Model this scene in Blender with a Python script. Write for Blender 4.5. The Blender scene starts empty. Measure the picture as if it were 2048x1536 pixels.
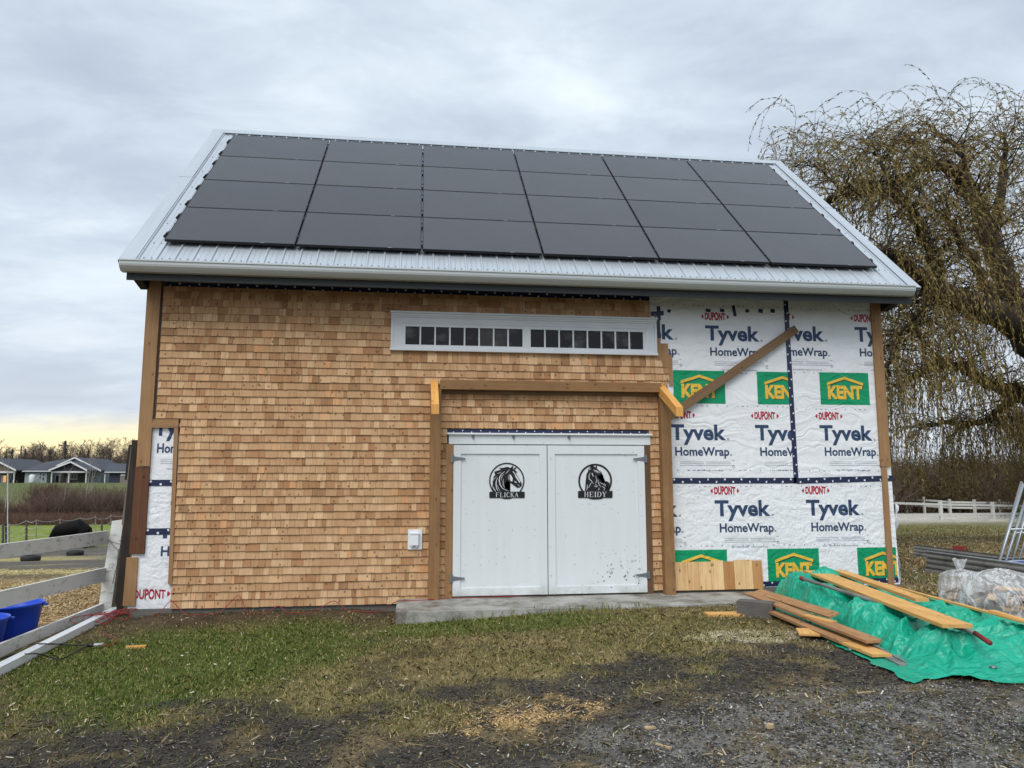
import bpy, bmesh, math, random
import numpy as np
from mathutils import Vector, Matrix

random.seed(7)
RNG = np.random.default_rng(7)
scene = bpy.context.scene
COL = scene.collection
R = math.radians

# ------------------------------------------------------------------ camera
FPX = 1473.31
YAW, PITCH, ROLL = 0.12878, 0.12797, -0.00142
CAM = np.array([4.4691, -10.5464, 1.484])


def _axes():
    cy, sy, cp, sp = math.cos(YAW), math.sin(YAW), math.cos(PITCH), math.sin(PITCH)
    f = np.array([sy * cp, cy * cp, sp])
    r = np.array([cy, -sy, 0.0])
    u = np.cross(r, f)
    c, s = math.cos(ROLL), math.sin(ROLL)
    return c * r + s * u, -s * r + c * u, f


AX_R, AX_U, AX_F = _axes()
cam_data = bpy.data.cameras.new("camera")
cam = bpy.data.objects.new("camera", cam_data)
COL.objects.link(cam)
cam_data.sensor_width = 36.0
cam_data.lens = FPX / 2048 * 36.0
cam_data.clip_start = 0.05
cam_data.clip_end = 3000
cam.matrix_world = Matrix(((AX_R[0], AX_U[0], -AX_F[0], CAM[0]),
                           (AX_R[1], AX_U[1], -AX_F[1], CAM[1]),
                           (AX_R[2], AX_U[2], -AX_F[2], CAM[2]),
                           (0, 0, 0, 1)))
scene.camera = cam

# ------------------------------------------------------------------ sun, sky, exposure
SUN_EL, SUN_ROT = R(52), R(205)
sun_data = bpy.data.lights.new("sun", 'SUN')
sun_data.energy = 1.85
sun_data.angle = R(40)
sun_data.color = (1.0, 0.965, 0.92)
sun = bpy.data.objects.new("sun", sun_data)
COL.objects.link(sun)
SD = Vector((math.sin(SUN_ROT) * math.cos(SUN_EL), math.cos(SUN_ROT) * math.cos(SUN_EL), math.sin(SUN_EL)))
sun.rotation_euler = SD.to_track_quat('Z', 'Y').to_euler()

scene.view_settings.view_transform = 'Standard'
scene.view_settings.look = 'None'
scene.view_settings.exposure = 0.30
scene.view_settings.gamma = 1.0

world = bpy.data.worlds.new("World")
scene.world = world
world.use_nodes = True


class NT:
    """tiny node-tree helper"""
    def __init__(self, tree):
        self.t = tree
        tree.nodes.clear()

    def n(self, typ, **kw):
        nd = self.t.nodes.new(typ)
        ins = kw.pop('ins', {})
        for k, v in kw.items():
            setattr(nd, k, v)
        for k, v in ins.items():
            if hasattr(v, 'is_output') or isinstance(v, bpy.types.NodeSocket):
                self.t.links.new(v, nd.inputs[k])
            else:
                nd.inputs[k].default_value = v
        return nd

    def math(self, op, a, b=0.0, c=None, clamp=False):
        nd = self.t.nodes.new('ShaderNodeMath')
        nd.operation = op
        nd.use_clamp = clamp
        for i, v in enumerate((a, b) if c is None else (a, b, c)):
            if isinstance(v, bpy.types.NodeSocket):
                self.t.links.new(v, nd.inputs[i])
            else:
                nd.inputs[i].default_value = v
        return nd.outputs[0]

    def mix(self, f, a, b, blend='MIX'):
        nd = self.t.nodes.new('ShaderNodeMix')
        nd.data_type = 'RGBA'
        nd.blend_type = blend
        nd.clamp_factor = True
        for s, v in ((nd.inputs[0], f), (nd.inputs[6], a), (nd.inputs[7], b)):
            if isinstance(v, bpy.types.NodeSocket):
                self.t.links.new(v, s)
            else:
                s.default_value = v if not isinstance(v, tuple) else (v + (1,) if len(v) == 3 else v)
        return nd.outputs[2]

    def ramp(self, fac, stops, interp='LINEAR'):
        nd = self.t.nodes.new('ShaderNodeValToRGB')
        cr = nd.color_ramp
        cr.interpolation = interp
        while len(cr.elements) < len(stops):
            cr.elements.new(0.5)
        for e, (p, c) in zip(cr.elements, stops):
            e.position = p
            if not isinstance(c, tuple):
                c = (c, c, c)
            e.color = c + (1,) if len(c) == 3 else c
        self.t.links.new(fac, nd.inputs[0])
        return nd.outputs[0]

    def noise(self, vec, scale, detail=4, rough=0.55, dist=0.0):
        nd = self.n('ShaderNodeTexNoise', ins={'Scale': scale, 'Detail': detail, 'Roughness': rough, 'Distortion': dist})
        if vec is not None:
            self.t.links.new(vec, nd.inputs['Vector'])
        return nd.outputs['Fac']

    def link(self, a, b):
        self.t.links.new(a, b)

    def mapping(self, vec, scale=(1, 1, 1), loc=(0, 0, 0), rot=(0, 0, 0)):
        nd = self.n('ShaderNodeMapping', ins={'Scale': scale, 'Location': loc, 'Rotation': rot})
        self.t.links.new(vec, nd.inputs['Vector'])
        return nd.outputs[0]


def build_world():
    W = NT(world.node_tree)
    sky = W.n('ShaderNodeTexSky', sky_type='NISHITA', sun_disc=False, sun_elevation=SUN_EL, sun_rotation=SUN_ROT,
              air_density=1.0, dust_density=2.0, ozone_density=1.0)
    tc = W.n('ShaderNodeTexCoord').outputs['Generated']
    sep = W.n('ShaderNodeSeparateXYZ', ins={0: tc})
    x, y, z = sep.outputs
    zz = W.math('MAXIMUM', z, 0.0)
    den = W.math('ADD', zz, 0.22)
    cx = W.math('DIVIDE', x, den)
    cyy = W.math('DIVIDE', y, den)
    comb = W.n('ShaderNodeCombineXYZ', ins={0: cx, 1: cyy, 2: 0.3}).outputs[0]
    m1 = W.mapping(comb, scale=(1.25, 1.9, 1), loc=(3.3, 1.3, 0))
    big = W.noise(m1, 0.95, 5, 0.52, 0.3)
    sm = W.noise(W.mapping(comb, scale=(2.0, 3.0, 1), loc=(8.1, 4.4, 0)), 1.7, 7, 0.58, 0.35)
    v = W.math('ADD', W.math('MULTIPLY', big, 0.62), W.math('MULTIPLY', sm, 0.38))
    clouds = W.ramp(v, [(0.30, (4.2, 4.85, 5.85)), (0.42, (4.95, 5.7, 6.65)), (0.50, (5.95, 6.8, 7.7)), (0.58, (7.2, 8.05, 8.75)), (0.70, (8.6, 9.3, 9.75))])
    # lower sky a little greyer and mauve, then the yellow gap under the cloud deck towards the low left
    low = W.ramp(zz, [(0.0, 1.0), (0.10, 0.85), (0.30, 0.0)])
    clouds = W.mix(W.math('MULTIPLY', low, 0.62), clouds, (5.8, 6.15, 6.9))
    az = W.math('SUBTRACT', W.math('MULTIPLY', y, 0.82), W.math('MULTIPLY', x, 0.57))
    azm = W.ramp(az, [(0.40, 0.0), (0.80, 1.0)])
    edge = W.math('ADD', W.math('MULTIPLY', x, 0.10), W.math('MULTIPLY', sm, 0.03))
    gl = W.math('SUBTRACT', zz, edge)
    glow = W.ramp(gl, [(0.02, 1.0), (0.070, 1.0), (0.108, 0.0)], 'EASE')
    glow = W.math('MULTIPLY', glow, azm)
    glowcol = W.ramp(zz, [(0.0, (10.2, 7.7, 4.9)), (0.04, (10.8, 9.3, 5.4)), (0.09, (10.4, 9.5, 6.3))])
    clouds = W.mix(glow, clouds, glowcol)
    allc = W.mix(0.9, sky.outputs[0], clouds)
    bg = W.n('ShaderNodeBackground', ins={'Color': allc, 'Strength': 0.1})
    out = W.n('ShaderNodeOutputWorld')
    W.link(bg.outputs[0], out.inputs[0])


build_world()


# ------------------------------------------------------------------ ray helpers (photo pixel -> point on a real plane)
def ray(px, py):
    return AX_F + (px - 1024) / FPX * AX_R - (py - 768) / FPX * AX_U


def aty(px, py, y=0.0):
    d = ray(px, py)
    return CAM + d * ((y - CAM[1]) / d[1])


def atx(px, py, x):
    d = ray(px, py)
    return CAM + d * ((x - CAM[0]) / d[0])


def atz(px, py, z):
    d = ray(px, py)
    return CAM + d * ((z - CAM[2]) / d[2])


def wxz(px, py, y=0.0):
    q = aty(px, py, y)
    return (q[0], q[2])


# ------------------------------------------------------------------ noise + terrain
def vnoise(x, y, seed=0):
    x = np.asarray(x, float)
    y = np.asarray(y, float)
    xi = np.floor(x).astype(np.int64)
    yi = np.floor(y).astype(np.int64)
    xf = x - xi
    yf = y - yi

    def h(a, b):
        n = (a * 374761393 + b * 668265263 + seed * 974634777) & 0x7fffffff
        n = ((n ^ (n >> 13)) * 1274126177) & 0x7fffffff
        n = n ^ (n >> 16)
        return (n & 0xffff) / 65535.0
    u = xf * xf * (3 - 2 * xf)
    v = yf * yf * (3 - 2 * yf)
    return (h(xi, yi) * (1 - u) + h(xi + 1, yi) * u) * (1 - v) + (h(xi, yi + 1) * (1 - u) + h(xi + 1, yi + 1) * u) * v


def fbm(x, y, oct=4, seed=0, gain=0.5):
    s = 0
    a = 1.0
    t = 0
    for o in range(oct):
        s = s + a * vnoise(np.asarray(x) * 2 ** o + 17.3 * o, np.asarray(y) * 2 ** o - 9.1 * o, seed + o)
        t += a
        a *= gain
    return s / t


def sstep(a, b, x):
    t = np.clip((np.asarray(x, float) - a) / (b - a), 0, 1)
    return t * t * (3 - 2 * t)


def gz(x, y):
    x = np.asarray(x, float)
    y = np.asarray(y, float)
    base = -0.315 + 0.125 * sstep(4.0, 7.6, x)
    base = base + 0.05 * sstep(-0.9, -0.2, y) * (1 - sstep(3.6, 4.2, x)) * sstep(0.8, 1.2, x)
    fall = sstep(0.5, 26, y)
    wlr = sstep(4, 18, x)
    far = -1.75 * (1 - wlr) - 1.0 * wlr
    z = base * (1 - fall) + far * fall
    z = z + 2.75 * sstep(66, 100, y) + 3.5 * sstep(125, 260, y)
    z = z + 0.035 * (fbm(x * 0.9, y * 0.9, 3, 3) - 0.5) + 0.012 * (fbm(x * 5, y * 5, 2, 9) - 0.5)
    return z


def G(px, py):
    z = -0.25
    for _ in range(40):
        q = atz(px, py, z)
        zn = float(gz(q[0], q[1]))
        if abs(zn - z) < 1e-4:
            break
        z = z * 0.5 + zn * 0.5
    return np.array([q[0], q[1], zn])


# ------------------------------------------------------------------ mesh builder
class MB:
    def __init__(self):
        self.v = []
        self.f = []
        self.uv = []      # per face list of uv tuples or None
        self.m = []

    def face(self, idx, uv=None, m=0):
        self.f.append(tuple(idx))
        self.uv.append(uv)
        self.m.append(m)

    def add(self, verts, faces, uvs=None, m=0):
        o = len(self.v)
        self.v += [tuple(map(float, p)) for p in verts]
        for i, f in enumerate(faces):
            self.face([o + k for k in f], uvs[i] if uvs else None, m)
        return self

    def hexa(self, p, m=0):
        """8 points: 0-3 one end loop, 4-7 other end loop; grain runs from the first loop to the second"""
        p = [np.asarray(q, float) for q in p]
        L = np.linalg.norm(p[4] - p[0])
        off = random.random() * 50
        faces = [(0, 3, 2, 1), (4, 5, 6, 7)]
        uvs = [[(off, 0), (off, .1), (off + .02, .1), (off + .02, 0)]] * 2
        acc = random.random() * 20
        for a in range(4):
            b = (a + 1) % 4
            w = np.linalg.norm(p[b] - p[a])
            faces.append((a, b, b + 4, a + 4))
            uvs.append([(off, acc), (off, acc + w), (off + L, acc + w), (off + L, acc)])
            acc += w
        return self.add(p, faces, uvs, m)

    def box(self, x0, x1, y0, y1, z0, z1, axis=None, m=0):
        d = [x1 - x0, y1 - y0, z1 - z0]
        if axis is None:
            axis = int(np.argmax(d))
        lo = [x0, y0, z0]
        hi = [x1, y1, z1]
        o = [(1, 2), (2, 0), (0, 1)][axis]
        pts = []
        for e in (lo, hi):
            for (a, b) in ((0, 0), (1, 0), (1, 1), (0, 1)):
                q = [0, 0, 0]
                q[axis] = e[axis]
                q[o[0]] = (lo, hi)[a][o[0]]
                q[o[1]] = (lo, hi)[b][o[1]]
                pts.append(q)
        return self.hexa(pts, m)

    def bar(self, a, b, w, t, up=(0, 0, 1), m=0):
        """rectangular bar from a to b; w across, t along 'up'"""
        a = np.asarray(a, float)
        b = np.asarray(b, float)
        d = (b - a) / np.linalg.norm(b - a)
        s = np.cross(d, np.asarray(up, float))
        s /= np.linalg.norm(s)
        u = np.cross(s, d)
        pts = []
        for e in (a, b):
            for (i, j) in ((-1, -1), (1, -1), (1, 1), (-1, 1)):
                pts.append(e + s * i * w / 2 + u * j * t / 2)
        return self.hexa(pts, m)

    def prism(self, poly, y0, y1, m=0):
        """polygon of (x,z) extruded along y; y0 = front"""
        n = len(poly)
        v = [(x, y0, z) for x, z in poly] + [(x, y1, z) for x, z in poly]
        ar = sum(poly[i][0] * poly[(i + 1) % n][1] - poly[(i + 1) % n][0] * poly[i][1] for i in range(n))
        fr = list(range(n))
        bk = [n + i for i in range(n)]
        if ar < 0:
            fr = fr[::-1]
        else:
            bk = bk[::-1]
        # grain along the longest edge
        e = max(range(n), key=lambda i: math.dist(poly[i], poly[(i + 1) % n]))
        dx, dz = poly[(e + 1) % n][0] - poly[e][0], poly[(e + 1) % n][1] - poly[e][1]
        L = math.hypot(dx, dz)
        dx, dz = dx / L, dz / L
        ou, ov = random.random() * 40, random.random() * 40

        def uv(i, extra=0):
            x, z = poly[i % n]
            return (ou + x * dx + z * dz, ov - x * dz + z * dx + extra)
        faces = [fr, bk]
        uvs = [[uv(i) for i in fr], [uv(i) for i in bk]]
        for i in range(n):
            j = (i + 1) % n
            faces.append((i, j, n + j, n + i) if ar < 0 else (j, i, n + i, n + j))
            q = [uv(i), uv(j), uv(j, abs(y1 - y0)), uv(i, abs(y1 - y0))]
            uvs.append(q if ar < 0 else [q[1], q[0], q[3], q[2]])
        return self.add(v, faces, uvs, m)

    def tube(self, pts, rad, sides=6, m=0, cap=True):
        pts = [np.asarray(q, float) for q in pts]
        n = len(pts)
        rad = rad if hasattr(rad, '__len__') else [rad] * n
        o = len(self.v)
        prev = None
        L = 0
        for i, q in enumerate(pts):
            d = pts[min(i + 1, n - 1)] - pts[max(i - 1, 0)]
            d = d / (np.linalg.norm(d) + 1e-9)
            if prev is None:
                r = np.array([0, 0, 1.0]) if abs(d[2]) < .9 else np.array([1.0, 0, 0])
                s = np.cross(d, r)
            else:
                s = prev - d * (prev @ d)
            s = s / (np.linalg.norm(s) + 1e-9)
            prev = s
            u = np.cross(d, s)
            for k in range(sides):
                a = 2 * math.pi * k / sides
                self.v.append(tuple(q + rad[i] * (math.cos(a) * s + math.sin(a) * u)))
        for i in range(n - 1):
            l2 = L + np.linalg.norm(pts[i + 1] - pts[i])
            for k in range(sides):
                k2 = (k + 1) % sides
                self.face((o + i * sides + k, o + i * sides + k2, o + (i + 1) * sides + k2, o + (i + 1) * sides + k),
                          [(L, k * .1), (L, k * .1 + .1), (l2, k * .1 + .1), (l2, k * .1)], m)
            L = l2
        if cap:
            self.face([o + k for k in range(sides)][::-1], None, m)
            self.face([o + (n - 1) * sides + k for k in range(sides)], None, m)
        return self

    def lathe(self, prof, c, sides=24, m=0):
        o = len(self.v)
        for (r, z) in prof:
            for k in range(sides):
                a = 2 * math.pi * k / sides
                self.v.append((c[0] + r * math.cos(a), c[1] + r * math.sin(a), c[2] + z))
        for i in range(len(prof) - 1):
            for k in range(sides):
                k2 = (k + 1) % sides
                self.face((o + i * sides + k, o + i * sides + k2, o + (i + 1) * sides + k2, o + (i + 1) * sides + k), None, m)
        return self

    def obj(self, name, mat, parent=None, smooth=False):
        me = bpy.data.meshes.new(name)
        me.from_pydata(self.v, [], self.f)
        if any(u is not None for u in self.uv):
            ul = me.uv_layers.new(name='UVMap')
            flat = []
            for f, u in zip(self.f, self.uv):
                flat += [c for k in range(len(f)) for c in (u[k] if u else (0.0, 0.0))]
            ul.data.foreach_set('uv', flat)
        mats = mat if isinstance(mat, (list, tuple)) else [mat]
        for mm in mats:
            me.materials.append(mm)
        if len(mats) > 1:
            me.polygons.foreach_set('material_index', self.m)
        if smooth:
            me.polygons.foreach_set('use_smooth', [True] * len(me.polygons))
        me.update()
        return link(name, me, parent)


def link(name, me, parent=None):
    o = bpy.data.objects.new(name, me)
    COL.objects.link(o)
    if parent is not None:
        o.parent = parent
        o.matrix_parent_inverse = root_matrix(parent).inverted()
    return o


def root_matrix(p):
    m = p.matrix_basis.copy()
    if p.parent:
        m = root_matrix(p.parent) @ p.matrix_parent_inverse @ m
    return m


def tag(o, label=None, cat=None, group=None, kind=None):
    if label:
        o['label'] = label
    if cat:
        o['category'] = cat
    if group:
        o['group'] = group
    if kind:
        o['kind'] = kind
    return o


def thing(name, label, cat, loc=(0, 0, 0), group=None):
    o = bpy.data.objects.new(name, None)
    COL.objects.link(o)
    o.empty_display_size = 0.2
    o.location = [float(c) for c in loc]
    return tag(o, label, cat, group)


def dup(root, loc=None, rotz=None, scale=None, label=None):
    r = root.copy()
    COL.objects.link(r)
    if loc is not None:
        r.location = [float(c) for c in loc]
    if rotz is not None:
        r.rotation_euler = (0, 0, rotz)
    if scale is not None:
        r.scale = scale if hasattr(scale, '__len__') else (scale,) * 3
    if label:
        r['label'] = label
    for ch in list(root.children):
        c = ch.copy()
        COL.objects.link(c)
        c.parent = r
        c.matrix_parent_inverse = ch.matrix_parent_inverse.copy()
        for g in list(ch.children):
            d = g.copy()
            COL.objects.link(d)
            d.parent = c
            d.matrix_parent_inverse = g.matrix_parent_inverse.copy()
    return r


def np_mesh(name, verts, faces, mat, parent=None, col=None, smooth=False):
    """faces: (n,k) int array with constant k"""
    verts = np.asarray(verts, np.float32)
    faces = np.asarray(faces, np.int32)
    n, k = faces.shape
    me = bpy.data.meshes.new(name)
    me.vertices.add(len(verts))
    me.vertices.foreach_set('co', verts.ravel())
    me.loops.add(n * k)
    me.loops.foreach_set('vertex_index', faces.ravel())
    me.polygons.add(n)
    me.polygons.foreach_set('loop_start', np.arange(0, n * k, k, dtype=np.int32))
    me.polygons.foreach_set('loop_total', np.full(n, k, np.int32))
    if smooth:
        me.polygons.foreach_set('use_smooth', np.ones(n, bool))
    me.update(calc_edges=True)
    if col is not None:
        at = me.color_attributes.new('albedo', 'FLOAT_COLOR', 'POINT')
        c4 = np.ones((len(verts), 4), np.float32)
        c4[:, :3] = col
        at.data.foreach_set('color', c4.ravel())
    me.materials.append(mat)
    me.validate()
    return link(name, me, parent)


# ------------------------------------------------------------------ materials
def new_mat(name):
    m = bpy.data.materials.new(name)
    m.use_nodes = True
    T = NT(m.node_tree)
    out = T.n('ShaderNodeOutputMaterial')
    b = T.n('ShaderNodeBsdfPrincipled')
    T.link(b.outputs[0], out.inputs[0])
    return m, T, b


def plain(name, col, rough=0.6, metal=0.0, var=0.12, scale=6.0, bump=0.0, bscale=40.0, spec=0.5, dirt=None, dscale=2.0, dlo=.5, dhi=.7):
    m, T, b = new_mat(name)
    co = T.n('ShaderNodeTexCoord').outputs['Object']
    n = T.noise(co, scale, 6, 0.6)
    c = T.mix(n, tuple(x * (1 - var) for x in col), tuple(min(1, x * (1 + var)) for x in col))
    if dirt:
        d = T.noise(co, dscale, 7, 0.7)
        c = T.mix(T.ramp(d, [(dlo, 0.0), (dhi, 1.0)]), c, dirt)
    T.link(c, b.inputs['Base Color'])
    b.inputs['Roughness'].default_value = rough
    b.inputs['Metallic'].default_value = metal
    b.inputs['Specular IOR Level'].default_value = spec
    if bump:
        bn = T.n('ShaderNodeBump', ins={'Strength': bump, 'Distance': 0.02})
        T.link(T.noise(co, bscale, 5, 0.6), bn.inputs['Height'])
        T.link(bn.outputs[0], b.inputs['Normal'])
    return m


def wood(name, a, bcol, knot=(0.10, 0.05, 0.02), island=0.35, grain=(1.6, 38), rough=0.75, kn=0.5, stain=None, kscale=(5, 9), iv_stops=None):
    m, T, b = new_mat(name)
    uv = T.n('ShaderNodeUVMap').outputs[0]
    geo = T.n('ShaderNodeNewGeometry').outputs['Random Per Island']
    rnd = T.n('ShaderNodeTexWhiteNoise', noise_dimensions='1D', ins={'W': T.math('MULTIPLY', geo, 913.7)})
    offv = T.n('ShaderNodeVectorMath', operation='SCALE', ins={0: rnd.outputs['Color'], 'Scale': 37.0}).outputs[0]
    uvo = T.n('ShaderNodeVectorMath', operation='ADD', ins={0: uv, 1: offv}).outputs[0]
    g = T.noise(T.mapping(uvo, scale=(grain[0], grain[1], 1)), 1.0, 6, 0.65, 0.4)
    g2 = T.noise(T.mapping(uvo, scale=(grain[0] * .8, grain[1] * 3, 1)), 1.0, 3, 0.6)
    blot = T.noise(T.mapping(uvo, scale=(4, 7, 1)), 1.0, 3, 0.5)
    f = T.math('ADD', T.math('MULTIPLY', g, 0.7), T.math('MULTIPLY', blot, 0.35))
    c = T.mix(T.ramp(f, [(0.33, 0.0), (0.68, 1.0)]), a, bcol)
    c = T.mix(T.math('MULTIPLY', T.ramp(g2, [(0.5, 0.0), (0.75, 1.0)]), 0.35), c, tuple(x * .55 for x in a))
    # board-to-board variation
    iv = T.ramp(geo, iv_stops or [(0.0, (1 - island, 1 - island * 1.08, 1 - island * 1.15)), (0.35, (1 - island * .25,) * 3), (0.7, (1.0, 1.0, 1.0)), (1.0, (1 + island * .5, 1 + island * .52, 1 + island * .5))])
    c = T.mix(1.0, c, iv, 'MULTIPLY')
    if kn:
        vo = T.n('ShaderNodeTexVoronoi', feature='F1', voronoi_dimensions='2D', ins={'Scale': 1.0, 'Randomness': 1.0})
        T.link(T.mapping(uvo, scale=(kscale[0], kscale[1], 1)), vo.inputs['Vector'])
        ks = T.n('ShaderNodeSeparateColor', ins={0: vo.outputs['Color']}).outputs[0]
        km = T.math('MULTIPLY', T.ramp(vo.outputs['Distance'], [(0.04, 1.0), (0.17, 0.0)]), T.ramp(ks, [(1 - kn, 0.0), (1 - kn + .05, 1.0)]))
        c = T.mix(T.math('MULTIPLY', km, 0.85), c, knot)
    if stain:
        co = T.n('ShaderNodeTexCoord').outputs['Object']
        s = T.noise(co, 1.3, 6, 0.65)
        c = T.mix(T.ramp(s, [(0.5, 0.0), (0.75, 0.8)]), c, stain)
    T.link(c, b.inputs['Base Color'])
    b.inputs['Roughness'].default_value = rough
    b.inputs['Specular IOR Level'].default_value = 0.3
    bn = T.n('ShaderNodeBump', ins={'Strength': 0.35, 'Distance': 0.006})
    T.link(g2, bn.inputs['Height'])
    T.link(bn.outputs[0], b.inputs['Normal'])
    return m


def albedo_mat(name, rough=0.9, var=0.3, spec=0.2, nscale=30, bump=0.5, bscale=25, bdist=0.03):
    m, T, b = new_mat(name)
    a = T.n('ShaderNodeAttribute', attribute_name='albedo').outputs['Color']
    co = T.n('ShaderNodeTexCoord').outputs['Object']
    n = T.noise(co, nscale, 5, 0.7)
    k = T.ramp(n, [(0.3, 1 - var), (0.7, 1 + var)])
    c = T.mix(1.0, a, k, 'MULTIPLY')
    k = T.ramp(T.noise(co, nscale * .16, 6, 0.72), [(0.32, .62), (0.5, 1.0), (0.68, 1.4)])
    c = T.mix(1.0, c, k, 'MULTIPLY')
    k = T.ramp(T.noise(co, nscale * .025, 5, 0.7), [(0.35, .78), (0.5, 1.0), (0.65, 1.28)])
    c = T.mix(1.0, c, k, 'MULTIPLY')
    k = T.ramp(T.noise(co, nscale * 3.1, 3, 0.7), [(0.35, .55), (0.5, 1.0), (0.66, 1.6)])
    c = T.mix(1.0, c, k, 'MULTIPLY')
    T.link(c, b.inputs['Base Color'])
    b.inputs['Roughness'].default_value = rough
    b.inputs['Specular IOR Level'].default_value = spec
    if bump:
        bn = T.n('ShaderNodeBump', ins={'Strength': bump, 'Distance': bdist})
        T.link(T.noise(co, bscale, 6, 0.7), bn.inputs['Height'])
        T.link(bn.outputs[0], b.inputs['Normal'])
    return m


def wrap_normal(T, b, k=1.0):
    """wrinkles of the stretched house wrap, shared by the sheet and the prints on it"""
    co = T.n('ShaderNodeTexCoord').outputs['Object']
    sep = T.n('ShaderNodeSeparateXYZ', ins={0: co})
    z = sep.outputs[2]
    low = T.ramp(T.math('MULTIPLY', z, 0.25), [(0.30, 1.0), (0.42, 0.22)])
    up = T.math('SUBTRACT', 1.2, low)
    wv = T.n('ShaderNodeTexNoise', ins={'Scale': 1.3, 'Detail': 2.0})
    T.link(co, wv.inputs['Vector'])
    wco = T.n('ShaderNodeVectorMath', operation='MULTIPLY_ADD', ins={0: wv.outputs['Color'], 1: (0.9, 0.9, 0.9), 2: co}).outputs[0]

    def ridge(vec, scale, detail, dist, sharp=7.0):
        n = T.noise(vec, scale, detail, 0.5, dist)
        a = T.math('ABSOLUTE', T.math('SUBTRACT', n, 0.5))
        return T.math('MINIMUM', T.math('MULTIPLY', a, sharp), 1.0)
    drape = ridge(T.mapping(wco, scale=(3.4, 1, .75), rot=(0, R(-42), 0)), 1.1, 2, 0.3, 4.0)
    drape2 = ridge(T.mapping(wco, scale=(.7, 1, 4.6), rot=(0, R(-24), 0)), 1.3, 2, 0.3, 5.0)
    crease = ridge(T.mapping(co, scale=(1.5, 1, .8), rot=(0, R(30), 0)), 4.2, 2, 0.5, 5.0)
    crease3 = ridge(T.mapping(co, scale=(.8, 1, 1.6), rot=(0, R(20), 0), loc=(4, 1, 9)), 3.4, 2, 0.5, 5.0)
    crease2 = ridge(T.mapping(co, loc=(5, 3, 8)), 9.0, 2, 0.5, 5.0)
    slow = T.noise(co, 1.1, 2, 0.5)
    h = T.math('ADD', T.math('MULTIPLY', drape, 0.20), T.math('MULTIPLY', drape2, 0.22))
    h = T.math('ADD', T.math('MULTIPLY', h, up), T.math('MULTIPLY', slow, 0.7))
    h2 = T.math('ADD', T.math('MULTIPLY', T.math('ADD', crease, crease3), 0.17), T.math('MULTIPLY', crease2, 0.10))
    h = T.math('ADD', h, T.math('MULTIPLY', h2, T.math('ADD', low, 0.12)))
    bn = T.n('ShaderNodeBump', ins={'Strength': 0.52 * k, 'Distance': 0.06})
    T.link(h, bn.inputs['Height'])
    T.link(bn.outputs[0], b.inputs['Normal'])
    return h


def wrapish(name, col, rough=0.5, k=1.0):
    m, T, b = new_mat(name)
    h = wrap_normal(T, b, k)
    co = T.n('ShaderNodeTexCoord').outputs['Object']
    n = T.noise(co, 2.5, 6, 0.65)
    c = T.mix(n, tuple(x * .9 for x in col), tuple(min(1, x * 1.07) for x in col))
    T.link(c, b.inputs['Base Color'])
    b.inputs['Roughness'].default_value = rough
    b.inputs['Specular IOR Level'].default_value = 0.35
    return m


M = {}
M['pale_chip'] = plain('pale_offcut', (0.46, 0.34, 0.19), 0.8, var=.25, scale=60)
M['wrap'] = wrapish('house_wrap', (0.80, 0.82, 0.85), 0.45)
M['ink_navy'] = wrapish('navy_ink', (0.032, 0.062, 0.135), 0.5)
M['ink_red'] = wrapish('red_ink', (0.42, 0.02, 0.05), 0.5)
M['ink_green'] = wrapish('green_ink', (0.0, 0.29, 0.125), 0.45)
M['ink_gold'] = wrapish('gold_ink', (0.80, 0.50, 0.06), 0.5)
M['ink_dark'] = wrapish('dark_ink', (0.02, 0.09, 0.05), 0.5)
M['ink_tick'] = M['ink_navy']
M['ink_grey'] = wrapish('grey_ink', (0.25, 0.28, 0.33), 0.5)
M['tape'] = plain('navy_tape', (0.012, 0.02, 0.065), 0.35, var=.3, scale=9, bump=.3)
M['tape_white'] = plain('tape_print', (0.7, 0.72, 0.78), 0.5)
M['shingle'] = wood('cedar_shingle', (0.42, 0.238, 0.115), (0.60, 0.38, 0.208), knot=(0.10, 0.045, 0.02), grain=(2.2, 60), kn=0.42, kscale=(7, 10),
                    iv_stops=[(0.0, (0.60, 0.54, 0.50)), (0.10, (0.78, 0.66, 0.58)), (0.25, (0.88, 0.85, 0.82)), (0.45, (0.97, 0.95, 0.93)), (0.68, (1.0, 1.0, 1.0)), (0.84, (1.08, 1.14, 1.18)), (0.94, (1.26, 1.38, 1.48)), (1.0, (1.12, 0.94, 0.80))])
M['shingle_wide'] = wood('fresh_cedar', (0.52, 0.28, 0.11), (0.76, 0.52, 0.27), knot=(0.16, 0.07, 0.025), grain=(1.2, 16), kn=0.3,
                         iv_stops=[(0.0, (0.52, 0.40, 0.28)), (0.3, (0.72, 0.56, 0.42)), (0.5, (0.86, 0.76, 0.64)), (0.55, (1.0, 1.0, 1.0)), (1.0, (1.14, 1.2, 1.25))])
M['trim_wood'] = wood('trim_timber', (0.27, 0.148, 0.066), (0.38, 0.225, 0.11), knot=(0.14, 0.07, 0.03), island=0.12, grain=(1.2, 30), kn=0.22)
M['post_wood'] = wood('post_timber', (0.21, 0.108, 0.043), (0.33, 0.185, 0.082), knot=(0.09, 0.045, 0.02), island=0.15, grain=(1.0, 26), kn=0.25, stain=(0.18, 0.105, 0.052))
M['jamb_wood'] = wood('jamb_timber', (0.27, 0.14, 0.06), (0.37, 0.21, 0.10), island=0.12, grain=(1.0, 26), kn=0.2)
M['dark_jamb'] = wood('dark_timber', (0.10, 0.055, 0.028), (0.17, 0.095, 0.05), island=0.1, grain=(1.0, 26), kn=0.2)
M['old_board'] = wood('old_brown_board', (0.085, 0.036, 0.018), (0.15, 0.065, 0.032), knot=(0.03, 0.015, 0.01), island=0.1, grain=(1.2, 24), kn=0.25)
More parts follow.
